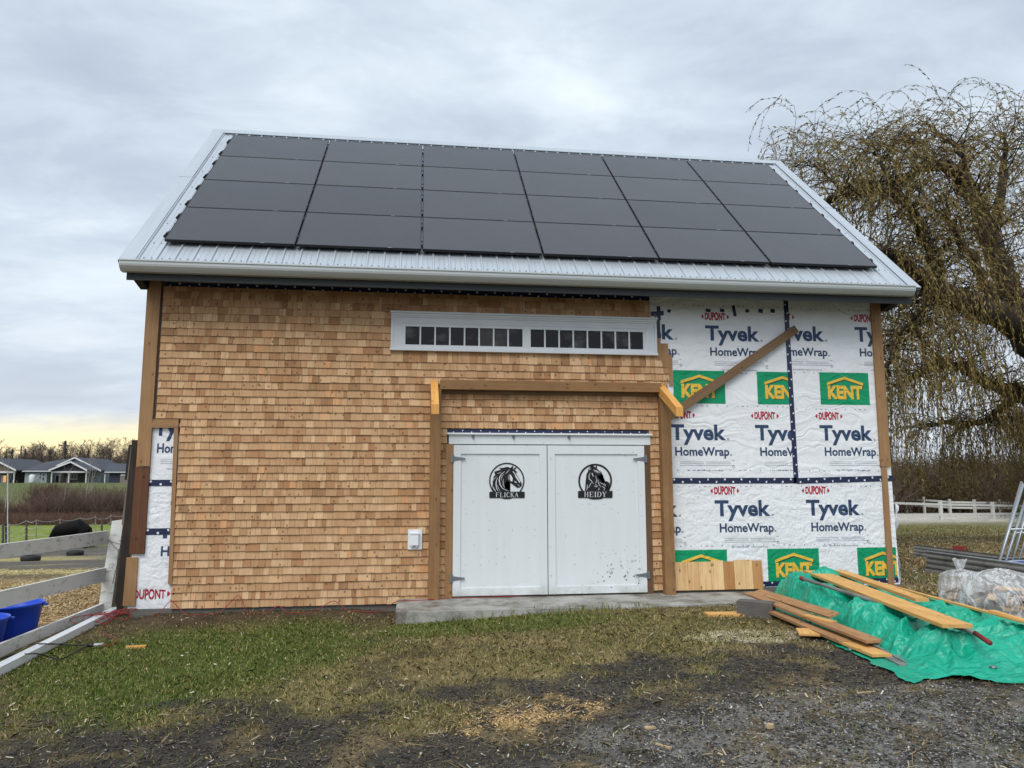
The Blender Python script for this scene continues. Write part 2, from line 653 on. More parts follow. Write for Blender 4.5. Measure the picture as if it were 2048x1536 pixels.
M['black_board'] = wood('blackened_board', (0.02, 0.014, 0.011), (0.045, 0.032, 0.026), island=0.2, grain=(1, 20), kn=0.1)
M['grey_board'] = wood('weathered_board', (0.13, 0.11, 0.09), (0.24, 0.21, 0.18), island=0.2, grain=(1, 24), kn=0.1)
M['orange_wood'] = wood('fresh_sawn_rafter', (0.62, 0.27, 0.06), (0.80, 0.45, 0.14), knot=(0.2, 0.07, 0.02), island=0.1, grain=(1.3, 24), kn=0.25)
M['new_board'] = wood('new_pine_board', (0.54, 0.27, 0.075), (0.77, 0.46, 0.165), knot=(0.25, 0.1, 0.03), island=0.2, grain=(1.0, 26), kn=0.25)
M['brown_board'] = wood('brown_pine_board', (0.29, 0.14, 0.06), (0.48, 0.27, 0.125), knot=(0.12, 0.06, 0.03), island=0.25, grain=(1.0, 26), kn=0.2)
M['brace_wood'] = wood('brace_timber', (0.15, 0.092, 0.048), (0.23, 0.145, 0.08), island=0.1, grain=(1.0, 30), kn=0.3)


def white_paint(name, col=(0.70, 0.74, 0.76), amt=.6, spot=True, rough=.45):
    m, T, b = new_mat(name)
    co = T.n('ShaderNodeTexCoord').outputs['Object']
    streak = T.noise(T.mapping(co, scale=(9, 9, 0.7)), 1.0, 5, 0.6)
    c = T.mix(streak, tuple(x * .93 for x in col), tuple(min(1, x * 1.05) for x in col))
    # grime low down, and scattered scuffs
    if spot:
        vo = T.n('ShaderNodeTexVoronoi', feature='F1', voronoi_dimensions='2D', ins={'Scale': 9.0})
        wv = T.n('ShaderNodeTexNoise', ins={'Scale': 20.0, 'Detail': 3.0})
        T.link(co, wv.inputs['Vector'])
        wco = T.n('ShaderNodeVectorMath', operation='MULTIPLY_ADD', ins={0: wv.outputs['Color'], 1: (0.10, 0.10, 0.10), 2: co}).outputs[0]
        sp_ = T.n('ShaderNodeSeparateXYZ', ins={0: wco})
        wco = T.n('ShaderNodeCombineXYZ', ins={0: sp_.outputs[0], 1: sp_.outputs[2], 2: 0.0}).outputs[0]
        T.link(wco, vo.inputs['Vector'])
        sel = T.n('ShaderNodeSeparateColor', ins={0: vo.outputs['Color']}).outputs[0]
        k = T.math('MULTIPLY', T.ramp(vo.outputs['Distance'], [(0.05, 1.0), (0.14, 0.0)]), T.ramp(sel, [(0.72, 0.0), (0.9, .7)]))
        c = T.mix(T.math('MULTIPLY', k, amt), c, (0.30, 0.31, 0.29))
        # a patch of black chew marks at the lower right of the right-hand leaf
        vo2 = T.n('ShaderNodeTexVoronoi', feature='F1', voronoi_dimensions='2D', ins={'Scale': 19.0})
        T.link(wco, vo2.inputs['Vector'])
        sel2 = T.n('ShaderNodeSeparateColor', ins={0: vo2.outputs['Color']}).outputs[1]
        sep = T.n('ShaderNodeSeparateXYZ', ins={0: co})
        inx = T.ramp(T.math('MULTIPLY', sep.outputs[0], 0.1), [(0.695, 0.0), (0.715, 1.0), (0.765, 1.0), (0.772, 0.0)])
        inz = T.ramp(T.math('ADD', sep.outputs[2], 0.2), [(0.12, 0.0), (0.18, 1.0), (0.4, 0.6), (0.75, 0.0)])
        k2 = T.math('MULTIPLY', T.math('MULTIPLY', inx, inz), T.math('MULTIPLY', T.ramp(vo2.outputs['Distance'], [(0.20, 1.0), (0.30, 0.0)]), T.ramp(sel2, [(0.66, 0.0), (0.68, 1.0)])))
        c = T.mix(k2, c, (0.03, 0.03, 0.03))
    d = T.noise(co, 3.2, 7, 0.72)
    sepz = T.n('ShaderNodeSeparateXYZ', ins={0: co}).outputs[2]
    lowm = T.ramp(T.math('ADD', sepz, 0.3), [(0.15, 1.0), (0.36, 0.0)])
    c = T.mix(T.math('MULTIPLY', T.ramp(d, [(0.42, 0.0), (0.62, 0.7)]), lowm), c, (0.40, 0.39, 0.34))
    T.link(c, b.inputs['Base Color'])
    b.inputs['Roughness'].default_value = rough
    return m


M['door'] = white_paint('white_door_paint')


def chipped(name, col, under, lo, hi, scale=5, stretch=(1, 1, 1)):
    m, T, b = new_mat(name)
    co = T.n('ShaderNodeTexCoord').outputs['Object']
    mc = T.mapping(co, scale=stretch)
    d = T.noise(mc, scale, 8, 0.75)
    v = T.noise(co, 3, 4, 0.5)
    c = T.mix(v, tuple(x * .88 for x in col), tuple(min(1, x * 1.06) for x in col))
    c = T.mix(T.ramp(d, [(lo, 0.0), (hi, 1.0)]), c, under)
    T.link(c, b.inputs['Base Color'])
    b.inputs['Roughness'].default_value = 0.6
    bn = T.n('ShaderNodeBump', ins={'Strength': 0.4, 'Distance': 0.01})
    T.link(d, bn.inputs['Height'])
    T.link(bn.outputs[0], b.inputs['Normal'])
    return m


M['old_white'] = chipped('old_white_paint', (0.66, 0.69, 0.72), (0.22, 0.2, 0.17), 0.64, 0.72, 9, (1, 1, 4))
M['fence_white'] = chipped('weathered_fence_paint', (0.72, 0.72, 0.69), (0.22, 0.205, 0.15), 0.53, 0.72, 6, (1, 1, 2.5))
M['far_fence'] = plain('far_fence_white', (0.55, 0.55, 0.52), 0.6, var=.15)
M['vinyl'] = plain('white_vinyl', (0.78, 0.80, 0.82), 0.3, var=.04)
M['galv'] = plain('galvanised_steel', (0.22, 0.24, 0.25), 0.45, metal=.6, var=.2, scale=30)


def roof_metal():
    m, T, b = new_mat('galvalume_roofing')
    co = T.n('ShaderNodeTexCoord').outputs['Object']
    s = T.noise(T.mapping(co, scale=(14, .6, .6)), 1.0, 5, 0.6)
    c = T.mix(s, (0.47, 0.52, 0.57), (0.64, 0.69, 0.73))
    T.link(c, b.inputs['Base Color'])
    b.inputs['Metallic'].default_value = 0.55
    b.inputs['Roughness'].default_value = 0.38
    return m


M['roof'] = roof_metal()
M['gutter'] = plain('gutter_aluminium', (0.50, 0.53, 0.53), 0.35, metal=.15, var=.05)
M['gutter_lip'] = plain('gutter_lip_aluminium', (0.62, 0.65, 0.66), 0.35, metal=.15, var=.05)
M['fascia'] = plain('dark_fascia', (0.022, 0.027, 0.027), 0.55, var=.3, scale=3)
M['soffit'] = plain('old_soffit_board', (0.016, 0.014, 0.012), 0.8, var=.4, scale=4)


def pv_glass():
    m, T, b = new_mat('pv_glass')
    co = T.n('ShaderNodeTexCoord').outputs['Object']
    n = T.noise(co, 1.2, 2, 0.5)
    c = T.mix(n, (0.034, 0.034, 0.041), (0.052, 0.052, 0.06))
    oi = T.n('ShaderNodeObjectInfo').outputs['Random']
    c = T.mix(1.0, c, T.ramp(oi, [(0.0, (.86, .86, .88)), (1.0, (1.12, 1.12, 1.1))]), 'MULTIPLY')
    T.link(c, b.inputs['Base Color'])
    r = T.ramp(T.noise(co, 1.1, 2, 0.5), [(0.3, 0.24), (0.7, 0.32)])
    T.link(r, b.inputs['Roughness'])
    b.inputs['IOR'].default_value = 1.5
    b.inputs['Specular IOR Level'].default_value = 0.6
    return m


M['pv'] = pv_glass()
M['pv_frame'] = plain('black_anodised', (0.012, 0.012, 0.014), 0.4, metal=.3, var=.1)
M['pv_mark'] = plain('silver_mark', (0.35, 0.36, 0.38), 0.4, var=.1)
M['black_metal'] = plain('black_powder_coat', (0.006, 0.006, 0.007), 0.45, var=.1)
M['plaque_white'] = plain('cut_out_white', (0.68, 0.71, 0.73), 0.5, var=.05)
M['box_white'] = plain('white_plastic', (0.74, 0.76, 0.78), 0.35, var=.03)
M['concrete'] = plain('concrete', (0.36, 0.355, 0.33), 0.9, var=.25, scale=3, bump=.5, bscale=30, dirt=(0.13, 0.115, 0.09), dscale=2.6, dlo=.42, dhi=.66)
M['block'] = plain('concrete_block', (0.12, 0.11, 0.10), 0.95, var=.35, scale=8, bump=.6, bscale=60)
M['found'] = plain('old_foundation', (0.15, 0.145, 0.135), 0.95, var=.35, scale=3, bump=.6)
M['glass_dark'] = None


def window_glass():
    m, T, b = new_mat('window_glass')
    co = T.n('ShaderNodeTexCoord').outputs['Object']
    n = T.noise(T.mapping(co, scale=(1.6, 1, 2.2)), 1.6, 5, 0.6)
    c = T.mix(T.ramp(n, [(0.52, 0.0), (0.78, 1.0)]), (0.006, 0.006, 0.007), (0.13, 0.13, 0.125))  # pale reflections painted into the dark pane colour as noise patches
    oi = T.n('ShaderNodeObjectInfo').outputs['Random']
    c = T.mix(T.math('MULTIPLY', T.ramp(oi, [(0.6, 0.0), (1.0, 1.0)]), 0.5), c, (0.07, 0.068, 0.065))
    T.link(c, b.inputs['Base Color'])
    b.inputs['Roughness'].default_value = 0.12
    b.inputs['Specular IOR Level'].default_value = 0.3
    bn = T.n('ShaderNodeBump', ins={'Strength': 0.12, 'Distance': 0.01})
    T.link(T.noise(co, 9, 2, 0.5), bn.inputs['Height'])
    T.link(bn.outputs[0], b.inputs['Normal'])
    return m


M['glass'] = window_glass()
M['red_cord'] = plain('red_rubber', (0.26, 0.008, 0.014), 0.4, var=.1)
M['black_cord'] = plain('black_rubber', (0.012, 0.012, 0.012), 0.45, var=.1)
M['clear_plug'] = plain('clear_plug', (0.45, 0.42, 0.42), 0.2, var=.1)
M['tub'] = plain('blue_tub_plastic', (0.002, 0.055, 0.52), 0.32, var=.18, scale=4)
M['rubber'] = plain('tyre_rubber', (0.012, 0.012, 0.013), 0.7, var=.2)
M['horse'] = plain('black_horse_coat', (0.004, 0.0035, 0.0035), 0.7, var=.3, spec=.15)


def tarp_mat():
    m, T, b = new_mat('green_tarp')
    co = T.n('ShaderNodeTexCoord').outputs['Object']
    wear = T.noise(T.mapping(co, scale=(5, 3, 5)), 1.6, 8, 0.78, 0.6)
    c = T.mix(T.noise(co, 2.0, 4, 0.5), (0.0, 0.27, 0.165), (0.004, 0.42, 0.27))
    c = T.mix(T.ramp(wear, [(0.54, 0.0), (0.74, 0.65)]), c, (0.09, 0.47, 0.33))
    c = T.mix(T.ramp(T.noise(co, 3.1, 7, 0.7), [(0.58, 0.0), (0.75, 0.55)]), c, (0.06, 0.12, 0.075))
    T.link(c, b.inputs['Base Color'])
    b.inputs['Roughness'].default_value = 0.38
    b.inputs['Specular IOR Level'].default_value = 0.45
    wv = T.n('ShaderNodeTexNoise', ins={'Scale': 2.2, 'Detail': 2.0})
    T.link(co, wv.inputs['Vector'])
    wco = T.n('ShaderNodeVectorMath', operation='MULTIPLY_ADD', ins={0: wv.outputs['Color'], 1: (0.5, 0.5, 0.5), 2: co}).outputs[0]

    def ridge(vec, scale, dist, sharp):
        a = T.math('ABSOLUTE', T.math('SUBTRACT', T.noise(vec, scale, 2, 0.5, dist), 0.5))
        return T.math('MINIMUM', T.math('MULTIPLY', a, sharp), 1.0)
    c1 = ridge(T.mapping(co, scale=(3.6, .8, 2.0), rot=(0, 0, R(35))), 1.8, 0.3, 4.5)
    c2 = ridge(T.mapping(co, scale=(1, 2.4, 1), rot=(0, 0, R(-20)), loc=(3, 7, 1)), 3.8, 0.4, 5.0)
    c3 = ridge(co, 11.0, 0.5, 5.0)
    h = T.math('ADD', T.math('MULTIPLY', c1, 0.42), T.math('ADD', T.math('MULTIPLY', c2, 0.30), T.math('MULTIPLY', c3, 0.05)))
    bn = T.n('ShaderNodeBump', ins={'Strength': 0.7, 'Distance': 0.06})
    T.link(h, bn.inputs['Height'])
    T.link(bn.outputs[0], b.inputs['Normal'])
    return m


M['tarp'] = tarp_mat()


def bag_plastic():
    m, T, b = new_mat('clear_bag_film')
    co = T.n('ShaderNodeTexCoord').outputs['Object']
    n = T.noise(T.mapping(co, scale=(3.5, 3.5, 1.6)), 1.8, 3, 0.5, 1.2)
    r = T.math('ABSOLUTE', T.math('SUBTRACT', n, 0.5))
    b.inputs['Base Color'].default_value = (0.82, 0.84, 0.86, 1)
    b.inputs['Roughness'].default_value = 0.22
    bn = T.n('ShaderNodeBump', ins={'Strength': 0.6, 'Distance': 0.05})
    T.link(r, bn.inputs['Height'])
    T.link(bn.outputs[0], b.inputs['Normal'])
    tr = T.n('ShaderNodeBsdfTransparent', ins={'Color': (0.95, 0.95, 0.96, 1)})
    mixn = T.n('ShaderNodeMixShader')
    k = T.ramp(r, [(0.0, 0.64), (0.06, 0.30), (0.25, 0.13)])
    T.link(k, mixn.inputs[0])
    T.link(tr.outputs[0], mixn.inputs[1])
    T.link(b.outputs[0], mixn.inputs[2])
    out = [q for q in T.t.nodes if q.type == 'OUTPUT_MATERIAL'][0]
    T.link(mixn.outputs[0], out.inputs[0])
    return m


M['bag'] = bag_plastic()
M['sheet_metal'] = plain('weathered_roof_sheet', (0.29, 0.29, 0.28), 0.5, metal=.3, var=.35, scale=4, dirt=(0.09, 0.075, 0.06), dscale=3)
M['rust_red'] = plain('red_paint_mark', (0.22, 0.02, 0.02), 0.7, var=.3)
M['pipe'] = plain('galvanised_pipe', (0.40, 0.45, 0.48), 0.4, metal=.5, var=.15, scale=10)
M['blue_paint'] = plain('blue_paint', (0.01, 0.05, 0.30), 0.4)
M['bark'] = plain('willow_bark', (0.05, 0.038, 0.028), 0.95, var=.45, scale=14, bump=.8, bscale=20)
M['twig_grey'] = plain('bare_twigs', (0.105, 0.075, 0.062), 0.9, var=.3)
M['twig_brown'] = plain('brown_twigs', (0.145, 0.10, 0.072), 0.9, var=.35, scale=1.5)
M['twig_red'] = plain('reddish_twigs', (0.135, 0.078, 0.056), 0.9, var=.35, scale=1.5)
M['birch'] = plain('birch_bark', (0.33, 0.30, 0.27), 0.8, var=.3)
M['conifer'] = plain('conifer_needles', (0.025, 0.034, 0.022), 0.9, var=.35)


M['strand'] = plain('willow_strand', (0.15, 0.10, 0.035), 0.8, var=.3)


def leaf_mat(name, stops, rough=.65):
    m, T, b = new_mat(name)
    geo = T.n('ShaderNodeNewGeometry').outputs['Random Per Island']
    c = T.ramp(geo, stops)
    T.link(c, b.inputs['Base Color'])
    b.inputs['Roughness'].default_value = rough
    b.inputs['Specular IOR Level'].default_value = 0.25
    return m


M['willow_leaf'] = leaf_mat('willow_leaf', [(0.0, (0.09, 0.062, 0.02)), (0.3, (0.185, 0.132, 0.036)), (0.6, (0.25, 0.17, 0.055)), (0.85, (0.17, 0.175, 0.05)), (1.0, (0.40, 0.31, 0.14))])
M['thicket_leaf'] = leaf_mat('thicket_leaf', [(0.0, (0.045, 0.034, 0.016)), (0.5, (0.085, 0.062, 0.024)), (0.85, (0.10, 0.085, 0.03)), (1.0, (0.17, 0.13, 0.07))])
M['blade'] = leaf_mat('grass_blade', [(0.0, (0.035, 0.06, 0.010)), (0.4, (0.10, 0.155, 0.022)), (0.8, (0.19, 0.235, 0.045)), (1.0, (0.44, 0.38, 0.15))])
M['dead'] = leaf_mat('dead_grass', [(0.0, (0.05, 0.04, 0.016)), (0.4, (0.20, 0.16, 0.055)), (1.0, (0.54, 0.43, 0.20))])
M['stone'] = leaf_mat('gravel_stone', [(0.0, (0.018, 0.017, 0.016)), (0.5, (0.052, 0.049, 0.047)), (0.85, (0.11, 0.105, 0.10)), (0.93, (0.16, 0.12, 0.07)), (1.0, (0.26, 0.25, 0.24))], .8)
M['stone_light'] = leaf_mat('pale_gravel_stone', [(0.0, (0.07, 0.068, 0.065)), (0.5, (0.21, 0.205, 0.195)), (0.9, (0.34, 0.33, 0.315)), (1.0, (0.48, 0.47, 0.45))], .8)
M['chip'] = leaf_mat('wood_chip', [(0.0, (0.22, 0.14, 0.06)), (0.5, (0.42, 0.29, 0.14)), (1.0, (0.62, 0.48, 0.28))], .8)
M['litter'] = leaf_mat('pale_leaf_litter', [(0.0, (0.16, 0.10, 0.05)), (0.5, (0.36, 0.29, 0.18)), (1.0, (0.58, 0.54, 0.45))], .8)
M['litter_dark'] = leaf_mat('dark_litter', [(0.0, (0.03, 0.022, 0.015)), (0.5, (0.09, 0.062, 0.035)), (1.0, (0.20, 0.14, 0.08))], .8)
M['sawdust'] = leaf_mat('sawdust', [(0.0, (0.42, 0.25, 0.09)), (1.0, (0.68, 0.47, 0.22))], .9)
M['sawdust_pale'] = leaf_mat('pale_sawdust', [(0.0, (0.40, 0.36, 0.24)), (1.0, (0.66, 0.62, 0.47))], .9)
M['straw'] = leaf_mat('straw', [(0.0, (0.36, 0.30, 0.11)), (1.0, (0.66, 0.58, 0.30))], .8)
M['ground'] = albedo_mat('ground_soil', nscale=38, var=.42, bump=.7, bscale=22, bdist=.03)


# ------------------------------------------------------------------ ground sheet
def spaced(lo, hi, step, far, grow=1.14):
    c = list(np.arange(lo, hi + 1e-6, step))
    s = step
    a = hi
    while a < far:
        s *= grow
        a += s
        c.append(a)
    s = step
    a = lo
    pre = []
    while a > -far:
        s *= grow
        a -= s
        pre.append(a)
    return np.array(pre[::-1] + c)


def blob(x, y, cx, cy, rx, ry, seed=0, rough=.5, scale=1.6):
    d = np.hypot((x - cx) / rx, (y - cy) / ry)
    d = d + rough * (fbm(x * scale, y * scale, 5, seed) - .5) * 2
    return 1 - sstep(0.7, 1.15, d)


def straw_lines(x):
    return (np.interp(x, sorted(q[0] for q in S1), [q[1] for q in sorted(S1, key=lambda q: q[0])]),
            np.interp(x, sorted(q[0] for q in S2), [q[1] for q in sorted(S2, key=lambda q: q[0])]))


S1 = [G(-40, 1148), G(0, 1142), G(110, 1128), G(214, 1118)]
S2 = [G(-40, 1184), G(0, 1177), G(190, 1162), G(214, 1160)]
PADY = [float(G(*q)[1]) for q in ((140, 1092), (60, 1137), (90, 1133), (60, 1178), (60, 1160))]   # where pasture, gravel, two straw bands, mulch begin
P_SAW = G(1060, 1432)
P_PALE = G(1480, 1272)


def covers(x, y):
    """what the ground is made of at (x,y): weights of the covers"""
    n1 = fbm(x * .9, y * .9, 5, 21)
    n2 = fbm(x * 2.7, y * 2.7, 4, 33)
    n3 = fbm(x * 7, y * 7, 3, 41)
    # dark gravel towards the camera; the boundary runs lower on the left
    bound = -4.15 - 0.45 * (1 - sstep(1.5, 4.5, x)) + .75 * sstep(5.4, 6.8, x) + .35 * sstep(8, 10, x)
    grav = 1 - sstep(-0.75, 0.55, (y - bound) + 2.4 * (n1 - .5) + 2.2 * (n2 - .5) + .8 * (n3 - .5))
    light = blob(x, y, 7.5, -5.9, 2.4, 1.35, 51, .6, 1.2)
    dead = sstep(0.42, 0.62, n2 * .6 + n1 * .4 + .10 * sstep(3.8, 5.5, x)) * (1 - .5 * grav)
    green = blob(x, y, 2.2, -2.35, 1.95, 1.75, 61, .45, .9) + .9 * blob(x, y, 5.6, -1.4, 1.7, .55, 63, .5, 1.1) + .5 * blob(x, y, 2.2, -4.4, .4, .3, 65)
    green = np.clip(green, 0, 1)
    mud = (1 - sstep(-.75, -.35, -(y + .9) * -1 - .0 + .5 * (n2 - .5))) * 0
    mud = sstep(-.95, -.45, y + .5 * (n2 - .5)) * (1 - sstep(4.0, 4.5, x)) * sstep(.6, 1.0, x) * (1 - sstep(.3, .6, y))
    pad = (1 - sstep(.15, .4, x)) * sstep(-7, -4, y)
    return grav, light, dead, green, mud, pad, n1, n2, n3


def lerp(a, b, t):
    return a + (np.asarray(b) - a) * np.clip(t, 0, 1)[..., None]


def ground_albedo(x, y):
    grav, light, dead, green, mud, pad, n1, n2, n3 = covers(x, y)
    c = np.zeros(x.shape + (3,)) + np.array((0.085, 0.07, 0.03))
    c = lerp(c, (0.20, 0.16, 0.075), dead * .8)
    c = lerp(c, (0.055, 0.05, 0.03), sstep(.5, .75, n3) * .6)
    c = lerp(c, (0.07, 0.095, 0.022), green * .9)
    c = lerp(c, (0.046, 0.042, 0.038), grav * (0.70 + .3 * n3))
    c = lerp(c, (0.16, 0.12, 0.06), grav * sstep(.50, .68, n2) * .75)
    c = lerp(c, (0.18, 0.175, 0.165), light * sstep(.3, .6, n3) * .85)
    c = lerp(c, (0.062, 0.042, 0.026), mud * .9)
    c = lerp(c, (0.55, 0.37, 0.16), blob(x, y, P_SAW[0], P_SAW[1], .50, .42, 71, .9, 3.2) * .6 * sstep(.45, .65, n3))
    c = lerp(c, (0.50, 0.46, 0.33), blob(x, y, P_PALE[0], P_PALE[1], .62, .32, 73, .7, 3.2) * .8 * sstep(.35, .55, n3))
    # paddock to the left: chips, gravel, straw bands, then pasture
    yg, yv, ys1, ys2, ym = PADY
    ys1, ys2 = straw_lines(x)
    p = np.zeros(x.shape + (3,)) + np.array((0.27, 0.185, 0.095))
    p = lerp(p, (0.13, 0.095, 0.055), sstep(ym - .5, ym + .6, y + 1.2 * (n1 - .5)))
    p = lerp(p, (0.095, 0.09, 0.085), (.55 + .45 * n2) * sstep(yv - .6, yv + .6, y + .8 * (n1 - .5)))
    bands = np.exp(-((y - ys1 + .7 * (n1 - .5)) / .55) ** 2) + np.exp(-((y - ys2 + .5 * (n2 - .5)) / .35) ** 2) * .8
    p = lerp(p, (0.42, 0.36, 0.13), bands * .9 * sstep(.3, .55, n2))
    p = lerp(p, (0.22, 0.18, 0.055), sstep(yg - 1.6, yg - .8, y + 1.2 * (n1 - .5)))
    p = lerp(p, (0.15, 0.20, 0.035), sstep(yg - .4, yg + .8, y + (n1 - .5)) * (.75 + .25 * n2))
    p = p * (.82 + .36 * fbm(x * .25, y * 1.1, 4, 77))[..., None]
    c = lerp(c, p, pad)
    back = sstep(4, 9, y) * (1 - pad)
    lawn = np.zeros(x.shape + (3,)) + np.array((0.12, 0.115, 0.04))
    lawn = lerp(lawn, (0.19, 0.125, 0.07), sstep(.38, .6, n1 * .6 + n2 * .4) * (1 - sstep(13, 20, y)))
    lawn = lerp(lawn, (0.11, 0.13, 0.04), sstep(15, 21, y) * (1 - sstep(24, 27, y)) * .7)
    c = lerp(c, lawn, sstep(10, 12, x) * sstep(-.6, 1.5, y) * (1 - pad))
    c = lerp(c, lawn, back)
    sand = sstep(26.5, 28.5, y) * (1 - sstep(36, 42, y)) * sstep(12, 18, x)
    c = lerp(c, (0.46, 0.43, 0.38), sand)
    bank = sstep(48, 54, y)
    c = lerp(c, (0.13, 0.105, 0.055), bank)
    c = lerp(c, (0.095, 0.12, 0.035), sstep(58, 80, y + 14 * (n1 - .5)) * (.6 + .4 * n1))
    return np.clip(c, 0.004, .9)


def build_ground():
    xs = spaced(-0.6, 11.2, 0.045, 900)
    ys = spaced(-7.0, 0.6, 0.038, 900)
    X, Y = np.meshgrid(xs, ys)
    Z = gz(X, Y)
    near = (1 - sstep(1, 3, Y)) * sstep(-9, -7, Y)
    grav = covers(X, Y)[0]
    rough = (fbm(X * 12, Y * 12, 3, 5) - .5) * .02 + grav * (fbm(X * 26, Y * 26, 2, 6) - .5) * .018
    Z = Z + near * rough
    c = ground_albedo(X, Y)
    ny, nx = X.shape
    V = np.stack([X, Y, Z], -1).reshape(-1, 3)
    i = np.arange(ny * nx).reshape(ny, nx)
    F = np.stack([i[:-1, :-1], i[:-1, 1:], i[1:, 1:], i[1:, :-1]], -1).reshape(-1, 4)
    o = np_mesh('ground', V, F, M['ground'], col=c.reshape(-1, 3), smooth=True)
    tag(o, kind='structure')


build_ground()


# ------------------------------------------------------------------ the barn
XL, XR = 0.74, 11.72          # wall corners
Z0 = -0.20
EAVE_Y, EAVE_Z = -0.64, 4.315
RIDGE_Y, RIDGE_Z = 3.30, 8.03
SL = math.atan2(RIDGE_Z - EAVE_Z, RIDGE_Y - EAVE_Y)
RX0, RX1 = 0.60, 11.90
barn = thing('barn', 'cedar shingled barn half covered in printed white house wrap, with a metal roof', 'barn', (6.2, 0, -0.25))

# walls with gables (one shell), just behind the wrap plane
mb = MB()
BACK = 2 * RIDGE_Y
prof = [(0.004, -0.45), (0.004, 4.22), (0.004, 4.85), (RIDGE_Y, RIDGE_Z - 0.10), (BACK, 4.85), (BACK, -2.2)]
n = len(prof)
v = [(XL + .02, y, z) for y, z in prof] + [(XR - .01, y, z) for y, z in prof]
mb.add(v, [list(range(n))[::-1], [n + i for i in range(n)]] + [(i, (i + 1) % n, n + (i + 1) % n, n + i) for i in range(n)])
mb.obj('wall', M['grey_board'], barn)
mb = MB()
mb.box(XL + .05, 4.24, 0.0, 0.35, -0.9, -0.215)
mb.obj('foundation', M['found'], barn)
mb = MB()
mb.box(9.46, XR - .03, 0.0, 0.35, -0.9, -0.105)
mb.obj('foundation', M['found'], barn)


# house wrap sheets
def sheet(poly, y=-0.002, mat='wrap', name='house_wrap'):
    return MB().prism(poly, y, y + 0.003).obj(name, M[mat], barn)


TAPE_T, TAPE_B = (10.12, 4.217), (10.143, 1.45)
wrapA = sheet([(7.85, 4.24), (10.12, 4.24), (10.143, 1.46), (7.85, 1.46)])
wrapB = sheet([(10.12, 4.24), (11.70, 4.24), (11.70, 1.46), (10.143, 1.46)])
wrapC = sheet([(7.85, 1.46), (11.70, 1.46), (11.72, -0.10), (7.85, -0.10)])
wrapL = sheet([(0.775, 2.24), (1.30, 2.24), (1.30, -0.21), (0.735, -0.21)])


# ---- lettering
def text2d(s, bold=0.0, res=3):
    cu = bpy.data.curves.new('txt', 'FONT')
    cu.body = s
    cu.size = 1
    cu.offset = bold
    cu.resolution_u = res
    ob = bpy.data.objects.new('txt', cu)
    COL.objects.link(ob)
    dg = bpy.context.evaluated_depsgraph_get()
    me = bpy.data.meshes.new_from_object(ob.evaluated_get(dg))
    vs = np.array([q.co[:2] for q in me.vertices])
    fs = [tuple(p.vertices) for p in me.polygons]
    bpy.data.objects.remove(ob)
    bpy.data.curves.remove(cu)
    bpy.data.meshes.remove(me)
    return vs, fs


TXT = {}


def txt(s, bold=0.0):
    if (s, bold) not in TXT:
        TXT[(s, bold)] = text2d(s, bold)
    vs, fs = TXT[(s, bold)]
    return vs.copy(), fs


def cap_h(bold):
    v, _ = txt('H', bold)
    return v[:, 1].max() - v[:, 1].min(), v[:, 1].min()


class Print2D:
    """flat ink shapes in wall (x,z) coordinates, one list per ink"""
    def __init__(self):
        self.inks = {}

    def add(self, ink, vs, fs):
        V, F = self.inks.setdefault(ink, ([], []))
        o = len(V)
        V += [tuple(q) for q in vs]
        F += [tuple(o + k for k in f) for f in fs]

    def poly(self, ink, pts):
        self.add(ink, pts, [tuple(range(len(pts)))])

    def text(self, ink, s, x, z, w, h, bold=0.03, shear=0.0, lens=0.0):
        vs, fs = txt(s, bold)
        ch, base = cap_h(bold)
        x0, x1 = vs[:, 0].min(), vs[:, 0].max()
        u = (vs[:, 0] - x0) / (x1 - x0)
        vz = (vs[:, 1] - base) / ch
        if lens:
            k = 1 + lens * (1 - (2 * u - 1) ** 2)
            vz = .5 + (vz - .5) * k
        self.add(ink, np.stack([x + u * w, z + vz * h], -1), fs)

    def clip(self, co, no):
        """keep the side the normal points away from"""
        for ink in list(self.inks):
            V, F = self.inks[ink]
            bm = bmesh.new()
            bv = [bm.verts.new((q[0], 0, q[1])) for q in V]
            for f in F:
                try:
                    bm.faces.new([bv[k] for k in f])
                except ValueError:
                    pass
            bmesh.ops.bisect_plane(bm, geom=bm.verts[:] + bm.edges[:] + bm.faces[:], plane_co=(co[0], 0, co[1]), plane_no=(no[0], 0, no[1]), clear_outer=True)
            bm.verts.index_update()
            V2 = [(q.co.x, q.co.z) for q in bm.verts]
            F2 = [tuple(q.index for q in f.verts) for f in bm.faces]
            bm.free()
            self.inks[ink] = (V2, F2)

    def build(self, parent, y=-0.0045):
        layer = {'ink_green': 0, 'ink_dark': 0.0006, 'ink_gold': 0.0012}
        names = {'ink_navy': 'wordmark_print', 'ink_red': 'oval_logo_print', 'ink_green': 'green_square_print', 'ink_dark': 'letter_outline_print', 'ink_gold': 'store_name_print', 'ink_grey': 'small_print', 'ink_tick': 'tick_mark_pattern'}
        for ink, (V, F) in self.inks.items():
            if not F:
                continue
            yy = y - layer.get(ink, 0)
            m = MB()
            for f in F:
                q = [V[k] for k in f]
                a = sum(q[i][0] * q[(i + 1) % len(q)][1] - q[(i + 1) % len(q)][0] * q[i][1] for i in range(len(q)))
                if a < 0:
                    q = q[::-1]
                m.add([(px, yy, pz) for px, pz in q], [tuple(range(len(q)))])
            m.obj(names[ink], M[ink], parent)


